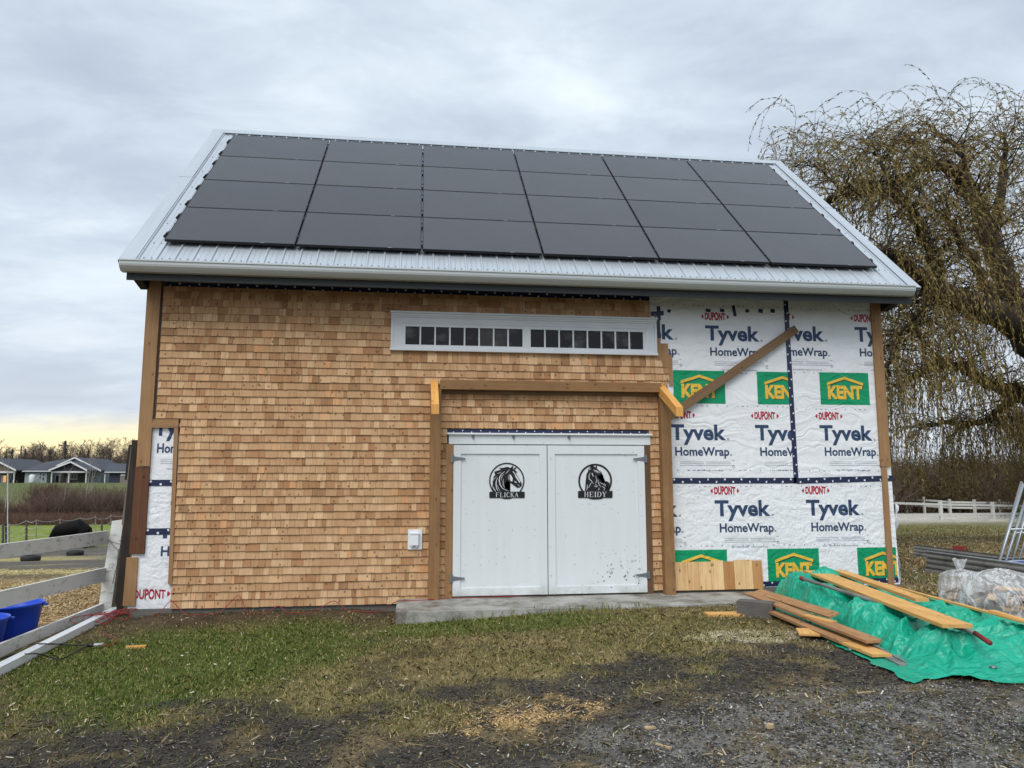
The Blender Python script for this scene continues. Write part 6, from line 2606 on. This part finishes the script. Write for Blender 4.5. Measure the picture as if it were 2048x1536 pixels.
# dense understorey of the ridge
segs = []
for k in range(9000):
    y = rr.uniform(140, 235)
    px = rr.uniform(-160, 620)
    x = hx(px, y)
    z = float(gz(x, y))
    h = rr.uniform(1.5, 4.6)
    a_ = rr.uniform(-.25, .25)
    segs.append((np.array([x, y, z]), np.array([x + a_ * h, y, z + h]), rr.uniform(.05, .15), .02))
    for q in range(2):
        t = rr.uniform(.25, .8)
        b__ = rr.uniform(-.6, .6)
        segs.append((np.array([x + a_ * h * t, y, z + h * t]), np.array([x + a_ * h * t + b__ * h * .4, y + rr.uniform(-.5, .5), z + h * (t + .25)]), .05, .02))
V, F = cone_segs(segs)
tag(np_mesh('woods', V, F, M['twig_grey']), 'dense brown understorey of the wooded ridge behind the houses', 'woods', kind='stuff')


def conifer(seed, H=8):
    rr = random.Random(seed)
    vs, fs = [], []
    for k in range(620):
        t = rr.random() ** .75
        z = H * (.08 + .92 * t)
        R_ = H * .19 * (1 - t) + .12
        a_ = rr.uniform(0, 2 * math.pi)
        r = R_ * rr.uniform(.25, 1.05)
        c_ = np.array([r * math.cos(a_), r * math.sin(a_), z - .25 * r])
        out = np.array([math.cos(a_), math.sin(a_), -.35])
        sd = np.array([-math.sin(a_), math.cos(a_), 0])
        L = .22 * R_ + .28
        o_ = len(vs)
        vs += [c_ - out * L * .5 + sd * L * .35, c_ - out * L * .5 - sd * L * .35, c_ + out * L * .7 + np.array([0, 0, rr.uniform(-.15, .15)])]
        fs.append((o_, o_ + 1, o_ + 2))
    return np.array(vs), np.array(fs)


V, F = conifer(3)
src = np_mesh('conifer', V, F, M['conifer'])
tag(src, 'dark evergreen standing among the bare trees of the ridge', 'tree', 'dark evergreens on the ridge')
MB().tube([(0, 0, -.3), (0, 0, 7.5)], [.16, .03], 6).obj('trunk', M['bark'], src)
for k, (px, y, s) in enumerate(((62, 165, .80), (126, 170, 1.05), (20, 172, .82), (46, 178, .82), (96, 176, .72), (173, 172, .78), (8, 180, .8), (156, 180, .75), (34, 160, .62), (218, 175, .75), (80, 160, .6), (-20, 170, .9), (-45, 165, .85))):
    x = hx(px, y)
    loc = (x, y, float(gz(x, y)))
    if k == 0:
        src.location = loc
        src.scale = (s,) * 3
    else:
        dup(src, loc, rotz=k * 1.3, scale=s)


def twig_bush(seed, H, Wd, n, r=.016, droop=.0):
    rr = random.Random(seed)
    segs = []
    for k in range(n):
        a_ = rr.uniform(0, 2 * math.pi)
        q = np.array([rr.gauss(0, Wd * .22), rr.gauss(0, Wd * .22), -.1])
        d = np.array([math.cos(a_) * rr.uniform(.05, .55), math.sin(a_) * rr.uniform(.05, .55), 1])
        L = H * rr.uniform(.5, 1.05)
        for i in range(4):
            d = d + np.array([rr.gauss(0, .12), rr.gauss(0, .12), -.05 - droop * i])
            d /= np.linalg.norm(d)
            q2 = q + d * L / 4
            segs.append((q, q2, r * (1 - .2 * i), r * (.8 - .2 * i) + .002))
            for b__ in range(2):
                s = np.array([rr.gauss(0, .5), rr.gauss(0, .5), rr.uniform(.2, .8)])
                dd_ = d * .6 + s * .5
                dd_ /= np.linalg.norm(dd_)
                segs.append((q2, q2 + dd_ * L * rr.uniform(.12, .26), r * .5, r * .25))
            q = q2
    return cone_segs(segs)


bsrc = []
for k, (H, Wd, mt, lab) in enumerate(((2.6, 3.0, 'twig_brown', 'brown leafless bush on the bank below the houses'), (2.2, 3.4, 'twig_red', 'reddish leafless bush on the bank below the houses'))):
    V, F = twig_bush(60 + k, H, Wd, 210, .022)
    o = np_mesh('bush', V, F, M[mt])
    tag(o, lab, 'bush', lab.split(' bush')[0] + ' bushes on the bank')
    bsrc.append(o)
first = [True, True]
rr = random.Random(9)
for k in range(70):
    i = k % 2
    o = bsrc[i] if first[i] else bsrc[i].copy()
    if not first[i]:
        COL.objects.link(o)
    first[i] = False
    y = 52 + 26 * rr.random() ** 1.6
    px = rr.uniform(-120, 460)
    if 10 < px < 75 and y > 56:
        y = rr.uniform(50, 54)
    x = hx(px, y)
    o.location = (x, y, float(gz(x, y)))
    o.rotation_euler = (0, 0, rr.uniform(0, 6.28))
    s = rr.uniform(.5, 1.05) * (.6 if px < 70 else 1.0)
    o.scale = (s * 1.15, s * 1.15, s)
# reddish reeds along the ditch
segs = []
for k in range(10000):
    y = rr.uniform(46.5, 52)
    x = hx(rr.uniform(-140, 500), y)
    z = float(gz(x, y))
    h = rr.uniform(.25, .85)
    segs.append((np.array([x, y, z - .05]), np.array([x + rr.gauss(0, .2), y + rr.gauss(0, .1), z + h]), .022, .006))
V, F = cone_segs(segs)
tag(np_mesh('reeds', V, F, M['twig_red']), 'reddish dead reeds along the edge of the pasture', 'reeds', kind='stuff')
# pale birch saplings
rq = random.Random(77)
segs = []
grow((0, 0, -.2), (0, 0, 1), 4.0, .07, 0, 1, rq, segs, .5, .07, (3, 1))
V, F = cone_segs([(a_, b__, max(r0_, .012), max(r1_, .01)) for a_, b__, r0_, r1_ in segs])
bs = None
for k, (px, y, s, lab) in enumerate(((129, 55, 1.0, 'thin pale birch sapling in the middle of the bank'), (14, 52, 1.05, 'pale birch sapling at the left above the white marker pole'), (23, 56, 1.3, 'taller pale birch at the left beside the smaller sapling'),
                                     (172, 58, 1.25, 'pale birch in front of the right end of the grey bungalow'), (186, 58, 1.15, 'pale birch leaning beside the one before the grey bungalow'))):
    x = hx(px, y)
    if bs is None:
        bs = np_mesh('birch_sapling', V, F, M['birch'])
        o = bs
    else:
        o = bs.copy()
        COL.objects.link(o)
    o.location = (x, y, float(gz(x, y)))
    o.scale = (s * .55, s * .55, s)
    o.rotation_euler = (0, (.12 if k == 4 else 0), k * 2.1)
    tag(o, lab, 'tree', 'birch saplings on the bank')


# ------------------------------------------------------------------ the big willow
def leaf_quads(P_, D_, L, w, rng):
    """narrow leaves: base points P_, directions D_"""
    n = len(P_)
    rv = rng.normal(size=(n, 3))
    S = np.cross(D_, rv)
    S /= np.linalg.norm(S, axis=1, keepdims=True) + 1e-9
    L = L[:, None]
    w = w[:, None]
    V = np.stack([P_, P_ + D_ * L * .45 + S * w, P_ + D_ * L, P_ + D_ * L * .45 - S * w], 1)
    F = (np.arange(n) * 4)[:, None] + np.arange(4)[None]
    return V.reshape(-1, 3), F


def build_willow():
    rr = random.Random(21)
    rng = np.random.default_rng(21)
    limbs = [  # photo pixels with the depth y at which the limb runs, and radius in metres
        ([(2190, 1010, 8), (2165, 880, 8), (2125, 760, 8), (2060, 668, 8.2)], .62, .40),
        ([(2060, 668, 8.2), (1980, 622, 8), (1900, 598, 7.6), (1845, 562, 7.2), (1800, 520, 6.8), (1762, 500, 6.4)], .36, .09),
        ([(2060, 668, 8.2), (2020, 575, 8.4), (1985, 490, 8.6), (1952, 410, 8.8), (1915, 350, 8.6), (1870, 332, 8.2), (1815, 352, 7.8), (1765, 390, 7.4)], .30, .06),
        ([(1880, 585, 7.5), (1860, 500, 7.2), (1826, 430, 7.0), (1792, 388, 6.8), (1740, 383, 6.6), (1690, 392, 6.4), (1648, 404, 6.2)], .15, .05),
        ([(1860, 575, 7.4), (1848, 618, 7.2), (1828, 648, 7.0), (1800, 672, 6.8), (1778, 720, 6.6), (1764, 790, 6.5)], .11, .03),
        ([(2140, 830, 8.5), (2040, 788, 9.5), (1985, 772, 10), (1940, 742, 10), (1895, 732, 10), (1845, 745, 9.8), (1800, 768, 9.6)], .22, .05),
        ([(1985, 600, 8), (1945, 520, 7.8), (1905, 455, 7.6), (1888, 425, 7.6)], .14, .05),
        ([(1952, 410, 8.8), (1925, 320, 9.2), (1885, 275, 9.4), (1850, 240, 9.4)], .12, .02),
        ([(1985, 490, 8.6), (2000, 380, 9), (2010, 310, 9.4), (2004, 265, 9.6)], .16, .02),
        ([(2060, 668, 8.2), (2100, 520, 8.8), (2110, 380, 9.2), (2085, 310, 9.4), (2055, 265, 9.6)], .26, .03),
        ([(1792, 388, 6.8), (1760, 320, 7), (1740, 295, 7.2), (1725, 280, 7.2)], .05, .012),
        ([(1690, 392, 6.4), (1650, 345, 6.4), (1615, 335, 6.2), (1585, 333, 6.0)], .035, .008),
        ([(1870, 332, 8.2), (1836, 285, 8.6), (1800, 260, 8.8)], .06, .012),
        ([(2125, 760, 8), (2250, 600, 9), (2340, 480, 10), (2380, 360, 11)], .34, .06),
        ([(2125, 760, 8), (2240, 690, 6), (2330, 640, 4.5), (2420, 620, 3.5)], .28, .05),
        ([(2110, 380, 9.2), (2180, 320, 10), (2240, 280, 11)], .14, .03),
        ([(2040, 788, 9.5), (1990, 830, 10.5), (1940, 850, 11), (1890, 845, 11.3), (1840, 860, 11.5)], .12, .03),
        ([(1895, 732, 10), (1850, 690, 10.3), (1815, 640, 10.6), (1790, 590, 10.8)], .06, .015),
    ]
    wood_ = MB()
    pts_all = []
    for L, ra, rb in limbs:
        W = smooth([aty(px, py, y) for px, py, y in L], 6)
        W = [q + np.array([rr.gauss(0, .03), rr.gauss(0, .06), rr.gauss(0, .03)]) for q in W]
        n = len(W)
        rad = [1.2 * (ra + (rb - ra) * i / (n - 1)) for i in range(n)]
        wood_.tube(W, rad, 8)
        for i in range(1, n):
            for s in range(2):
                t = rr.random()
                pts_all.append((W[i - 1] * (1 - t) + W[i] * t, rad[i], (W[i] - W[i - 1]) / (np.linalg.norm(W[i] - W[i - 1]) + 1e-9)))
    foot = aty(2190, 1010, 8)
    wood_.tube([np.array([foot[0] + .1, foot[1], float(gz(foot[0], foot[1])) - .4]), foot], [.85, .62], 10)
    segs = []
    seeds = []
    for (p_, r, d) in pts_all:
        if r > .5:
            continue
        for k in range(2):
            if rr.random() < .25:
                continue
            a_ = rr.uniform(0, 2 * math.pi)
            nd = np.array([math.cos(a_), math.sin(a_), rr.uniform(-.2, .8)]) + d * .5
            nd /= np.linalg.norm(nd)
            L = rr.uniform(.6, 2.0)
            q = p_.copy()
            rad = min(r * .4, .03)
            for i in range(5):
                nd = nd + np.array([rr.gauss(0, .16), rr.gauss(0, .16), rr.gauss(0, .08) - .06])
                nd /= np.linalg.norm(nd)
                q2 = q + nd * L / 5
                segs.append((q, q2, max(rad * (1 - .16 * i), .006), max(rad * (.84 - .16 * i), .005)))
                for b__ in range(3):
                    seeds.append((q2, nd.copy()))
                q = q2
    # drooping strands
    P_, D_, strands = [], [], []
    for (q, nd) in seeds:
        if rr.random() < .72:
            continue
        a_ = rr.uniform(0, 2 * math.pi)
        d = nd * .6 + np.array([math.cos(a_) * .6, math.sin(a_) * .6, rr.uniform(-.2, .4)])
        d /= np.linalg.norm(d)
        hi = float(np.clip((q[2] - 4.0) / 5.0, 0, 1))
        L = rr.uniform(.6, 1.3) if rr.random() < .25 + .35 * hi else rr.uniform(1.3, 3.0)
        n = int(L / .16)
        p_ = q.copy()
        for i in range(n):
            d = d + np.array([rr.gauss(0, .03) + .012, rr.gauss(0, .03), -.38 + .15 * hi])
            d /= np.linalg.norm(d)
            p2 = p_ + d * .16
            strands.append((p_, p2, .0036, .0028))
            if p2[2] < .8:
                break
            for b__ in range(3):
                if rr.random() < .85:
                    t = rr.random()
                    P_.append(p_ * (1 - t) + p2 * t)
                    D_.append(d * .9 + np.array([rr.gauss(0, .28), rr.gauss(0, .28), rr.gauss(0, .2) - .15]))
            p_ = p2
    P_ = np.array(P_)
    D_ = np.array(D_)
    D_ /= np.linalg.norm(D_, axis=1, keepdims=True)
    n = len(P_)
    V, F = leaf_quads(P_, D_, rng.uniform(.08, .17, n), rng.uniform(.008, .016, n), rng)
    t = thing('willow_tree', 'huge weeping willow with olive brown leaves rising behind the right end of the barn', 'tree', (foot[0], foot[1], float(gz(foot[0], foot[1]))))
    wood_.obj('trunk', M['bark'], t, smooth=True)
    V2, F2 = cone_segs(segs)
    np_mesh('twigs', V2, F2, M['bark'], t)
    V2, F2 = cone_segs(strands)
    np_mesh('hanging_twigs', V2, F2, M['strand'], t)
    np_mesh('crown', V, F, M['willow_leaf'], t)
    print('willow leaves', n, 'segs', len(segs))
    return t


willow = build_willow()
# two more willows standing farther back fill the hollow below the big one
w0 = willow.location.copy()
for (dx, y, rz, s, lab) in ((46, 31, .25, (.85, .8, .62), 'lower brown willow standing behind the white fences at the right'), (56, 38, -.3, (.9, .9, .75), 'far brown willow behind the others at the right edge'), (41, 43, .6, (.8, .8, .5), 'far low willow showing just past the corner of the house wrap')):
    o = dup(willow, (dx, y, float(gz(dx, y)) - 1.0), rotz=rz, scale=s, label=lab)
    for ch in o.children:
        if ch.name.startswith('crown'):
            me = ch.data.copy() if ch.data.materials[0] == M['willow_leaf'] else ch.data
            ch.data = me
            me.materials[0] = M['thicket_leaf']


def leafy_bush(seed, H, Wd):
    rng = np.random.default_rng(seed)
    n = 5200
    u = rng.normal(size=(n, 3))
    u /= np.linalg.norm(u, axis=1, keepdims=True)
    r = rng.random(n) ** .45
    P_ = u * r[:, None] * np.array([Wd / 2, Wd / 2, H / 2]) + np.array([0, 0, H * .48])
    lum = fbm(P_[:, 0] * 1.6 + 9, P_[:, 2] * 1.6 + P_[:, 1], 3, seed)
    P_ = P_[(lum > .42) & (P_[:, 2] > 0)]
    D_ = rng.normal(size=P_.shape) + np.array([0, 0, -.6])
    D_ /= np.linalg.norm(D_, axis=1, keepdims=True)
    return leaf_quads(P_, D_, rng.uniform(.12, .30, len(P_)), rng.uniform(.012, .03, len(P_)), rng)


V, F = twig_bush(91, 3.0, 3.2, 260, .02)
b1 = np_mesh('thicket_bush', V, F, M['twig_brown'])
V, F = leafy_bush(92, 3.2, 4.0)
np_mesh('foliage', V, F, M['thicket_leaf'], b1)
tag(b1, 'dense brown bush in the thicket beyond the white fences', 'bush', 'bushes of the thicket beyond the white fences')
rr = random.Random(12)
for k in range(56):
    y = rr.uniform(37, 52)
    px = 1560 + 1000 * (k + rr.random()) / 56
    x = aty(px, 980, y)[0]
    loc = (x, y, float(gz(x, y)) - .2)
    s = rr.uniform(.8, 1.5)
    if k == 0:
        b1.location = loc
        b1.scale = (s,) * 3
    else:
        dup(b1, loc, rr.uniform(0, 6), (s * 1.2, s * 1.2, s))


# ------------------------------------------------------------------ ground cover near the viewer
def scatter(n, x0, x1, y0, y1, prob, seed):
    rng = np.random.default_rng(seed)
    x = rng.uniform(x0, x1, n)
    y = y0 + (y1 - y0) * rng.random(n)
    k = rng.random(n) < prob(x, y)
    x, y = x[k], y[k]
    # keep what a camera near the photo's standpoint can see
    d = np.stack([x, y, np.full_like(x, -.25)], -1) - CAM
    f = d @ AX_F
    u = np.abs((d @ AX_R) / np.maximum(f, .05))
    v = (d @ AX_U) / np.maximum(f, .05)
    k = (f > .3) & (u < .85) & (v > -.68)
    x, y = x[k], y[k]
    z = gz(x, y)
    return np.stack([x, y, z], -1), rng


def blades(name, n, region, prob, mat, h, w, seed, label, cat, lean=.6):
    P_, rng = scatter(n, *region, prob, seed)
    n = len(P_)
    a_ = rng.uniform(0, 2 * math.pi, n)
    S = np.stack([np.cos(a_), np.sin(a_), np.zeros(n)], -1)
    hh_ = rng.uniform(*h, n)[:, None]
    ww = rng.uniform(*w, n)[:, None]
    ln = rng.normal(0, lean, (n, 2))
    tip = P_ + np.concatenate([ln * hh_, hh_], 1)
    mid = P_ + np.concatenate([ln * hh_ * .35, hh_ * .6], 1)
    V = np.stack([P_ - S * ww - [0, 0, .01], P_ + S * ww - [0, 0, .01], mid + S * ww * .7, tip, mid - S * ww * .7], 1).reshape(-1, 3)
    F = (np.arange(n) * 5)[:, None] + np.arange(5)[None]
    o = np_mesh(name, V, F, M[mat])
    return tag(o, label, cat, kind='stuff')


def flakes(name, n, region, prob, mat, L, w, seed, label, cat, dz=.008, tilt=.25):
    P_, rng = scatter(n, *region, prob, seed)
    n = len(P_)
    a_ = rng.uniform(0, 2 * math.pi, n)
    D_ = np.stack([np.cos(a_), np.sin(a_), rng.normal(0, tilt, n)], -1)
    S = np.stack([-np.sin(a_), np.cos(a_), rng.normal(0, tilt, n)], -1)
    l_ = rng.uniform(*L, n)[:, None] / 2
    w_ = rng.uniform(*w, n)[:, None] / 2
    P_ = P_ + np.array([0, 0, dz])
    V = np.stack([P_ - D_ * l_ - S * w_ * .6, P_ + D_ * l_ * .8 - S * w_, P_ + D_ * l_ + S * w_ * .5, P_ - D_ * l_ * .8 + S * w_], 1).reshape(-1, 3)
    F = (np.arange(n) * 4)[:, None] + np.arange(4)[None]
    o = np_mesh(name, V, F, M[mat])
    return tag(o, label, cat, kind='stuff')


OCT = np.array([(1, 0, 0), (0, 1, 0), (-1, 0, 0), (0, -1, 0), (0, 0, 1), (0, 0, -1)], float)
OF = np.array([(0, 1, 4), (1, 2, 4), (2, 3, 4), (3, 0, 4), (1, 0, 5), (2, 1, 5), (3, 2, 5), (0, 3, 5)])


def stones(name, n, region, prob, mat, size, seed, label):
    P_, rng = scatter(n, *region, prob, seed)
    n = len(P_)
    s = rng.uniform(0, 1, n) ** 2.2 * (size[1] - size[0]) + size[0]
    a_ = rng.uniform(0, 2 * math.pi, n)
    V = OCT[None] * (1 + rng.normal(0, .28, (n, 6, 3)) * .8)
    V = V + rng.normal(0, .22, (n, 6, 3))
    V = V * np.stack([s, s * rng.uniform(.5, 1, n), s * rng.uniform(.25, .5, n)], -1)[:, None, :]
    c, s_ = np.cos(a_)[:, None], np.sin(a_)[:, None]
    X = V[..., 0] * c - V[..., 1] * s_
    Y = V[..., 0] * s_ + V[..., 1] * c
    V = np.stack([X, Y, V[..., 2]], -1) + (P_ + np.array([0, 0, .004]))[:, None, :]
    F = (np.arange(n) * 6)[:, None, None] + OF[None]
    o = np_mesh(name, V.reshape(-1, 3), F.reshape(-1, 3), M[mat])
    return tag(o, label, 'gravel', kind='stuff')


REG = (-.2, 12.5, -7.2, .0)


def off_slab(x, y):
    return 1 - ((x > 4.22) & (x < 9.5) & (y > -.95)) * 1.0


def p_green(x, y):
    c = covers(x, y)
    return np.clip(c[3] * (.45 + .8 * c[7]) + .22 * sstep(.45, .6, c[6]), 0, 1) * (1 - .85 * c[0]) * (x > .5) * off_slab(x, y) * (y < -.55 + .25 * c[8])


def p_edge(x, y):
    return ((np.abs(y + 1.0 + .05 * np.sin(x * 7)) < .16) & (x > 4.9) & (x < 7.6)) * .9


def p_dead(x, y):
    c = covers(x, y)
    return np.clip(.25 + .75 * c[2], 0, 1) * (1 - .93 * c[0]) * (1 - .55 * c[3]) * off_slab(x, y) * (1 - .6 * c[4]) * (x > .45)


blades('grass', 330000, REG, p_green, 'blade', (.012, .036), (.0022, .0048), 1, 'short green lawn grass on the left of the yard', 'grass', .55)
blades('grass', 26000, REG, p_edge, 'blade', (.05, .13), (.0025, .005), 2, 'longer green grass growing against the concrete slab', 'grass', .35)
blades('dead_grass', 150000, REG, p_dead, 'dead', (.012, .04), (.002, .004), 3, 'thin straw coloured dead grass across the yard', 'grass', 1.1)
flakes('dead_straws', 26000, REG, lambda x, y: p_dead(x, y) * .6 + .22 * (x > .45) * off_slab(x, y), 'dead', (.04, .16), (.0018, .004), 4, 'loose dry stalks scattered over the yard', 'straw', .014, .12)
stones('gravel', 150000, REG, lambda x, y: np.clip(covers(x, y)[0] * (1.15 - .45 * sstep(.5, .7, covers(x, y)[7])), 0, 1) * off_slab(x, y), 'stone', (.004, .017), 5, 'dark crushed gravel of the driveway')
stones('gravel', 150000, REG, lambda x, y: np.clip(covers(x, y)[1], 0, 1), 'stone_light', (.004, .016), 6, 'paler grey gravel at the lower right')
flakes('bark_bits', 30000, REG, lambda x, y: covers(x, y)[0] * off_slab(x, y), 'litter_dark', (.012, .04), (.004, .012), 27, 'brown bark bits and crumbled leaves trodden into the gravel', 'litter', .012, .3)
flakes('leaf_litter', 5200, REG, lambda x, y: .35 + .35 * covers(x, y)[3], 'litter', (.02, .05), (.006, .016), 7, 'pale dry leaves and chips littering the yard', 'litter', .018, .35)
flakes('leaf_litter', 300, (2, 9, -7, -4.2), lambda x, y: np.ones_like(x), 'litter', (.04, .085), (.004, .008), 17, 'curled pale willow leaves on the driveway gravel', 'litter', .022, .2)
flakes('sawdust', 6500, (P_SAW[0] - .9, P_SAW[0] + .9, P_SAW[1] - .8, P_SAW[1] + .8), lambda x, y: blob(x, y, P_SAW[0], P_SAW[1], .50, .42, 71, .9, 3.2) * (.25 + .75 * sstep(.45, .6, fbm(x * 7, y * 7, 3, 41))), 'sawdust', (.006, .022), (.005, .014), 8, 'patch of orange sawdust and shavings on the gravel', 'sawdust', .012)
flakes('sawdust', 7000, (P_PALE[0] - 1.1, P_PALE[0] + 1.1, P_PALE[1] - .7, P_PALE[1] + .7), lambda x, y: blob(x, y, P_PALE[0], P_PALE[1], .62, .30, 73, .75, 3.2), 'sawdust_pale', (.006, .02), (.005, .013), 9, 'pale sawdust patch on the grass by the short plank', 'sawdust', .012)
flakes('wood_chips', 42000, (-5, .24, -3.5, 4.5), lambda x, y: .9 * (1 - sstep(PADY[4] - .3, PADY[4] + .8, y)) + .15, 'chip', (.02, .055), (.008, .02), 10, 'tan wood chips covering the paddock floor', 'wood chips', .012, .35)
flakes('straw', 45000, (-9, -.2, .6, 9.0), lambda x, y: np.clip(np.exp(-((y - straw_lines(x)[0]) / .6) ** 2) + .9 * np.exp(-((y - straw_lines(x)[1]) / .4) ** 2) + .10, 0, 1) * sstep(.25, .5, fbm(x * 2.7, y * 2.7, 4, 33)), 'straw', (.06, .2), (.005, .012), 11, 'yellow straw strewn in bands across the paddock', 'straw', .03, .2)
flakes('leaf_litter', 26000, (11.0, 32, -1.5, 26), lambda x, y: (1 - .8 * sstep(12, 20, y)) * .9, 'litter', (.04, .11), (.012, .03), 12, 'brown fallen willow leaves on the lawn beside the barn', 'litter', .02, .3)
blades('grass', 130000, (10.9, 34, -2, 26), lambda x, y: .35 + .65 * (fbm(x * .9, y * .9, 4, 21) > .5), 'dead', (.02, .07), (.005, .012), 13, 'faded lawn grass beside the right end of the barn', 'grass', .7)
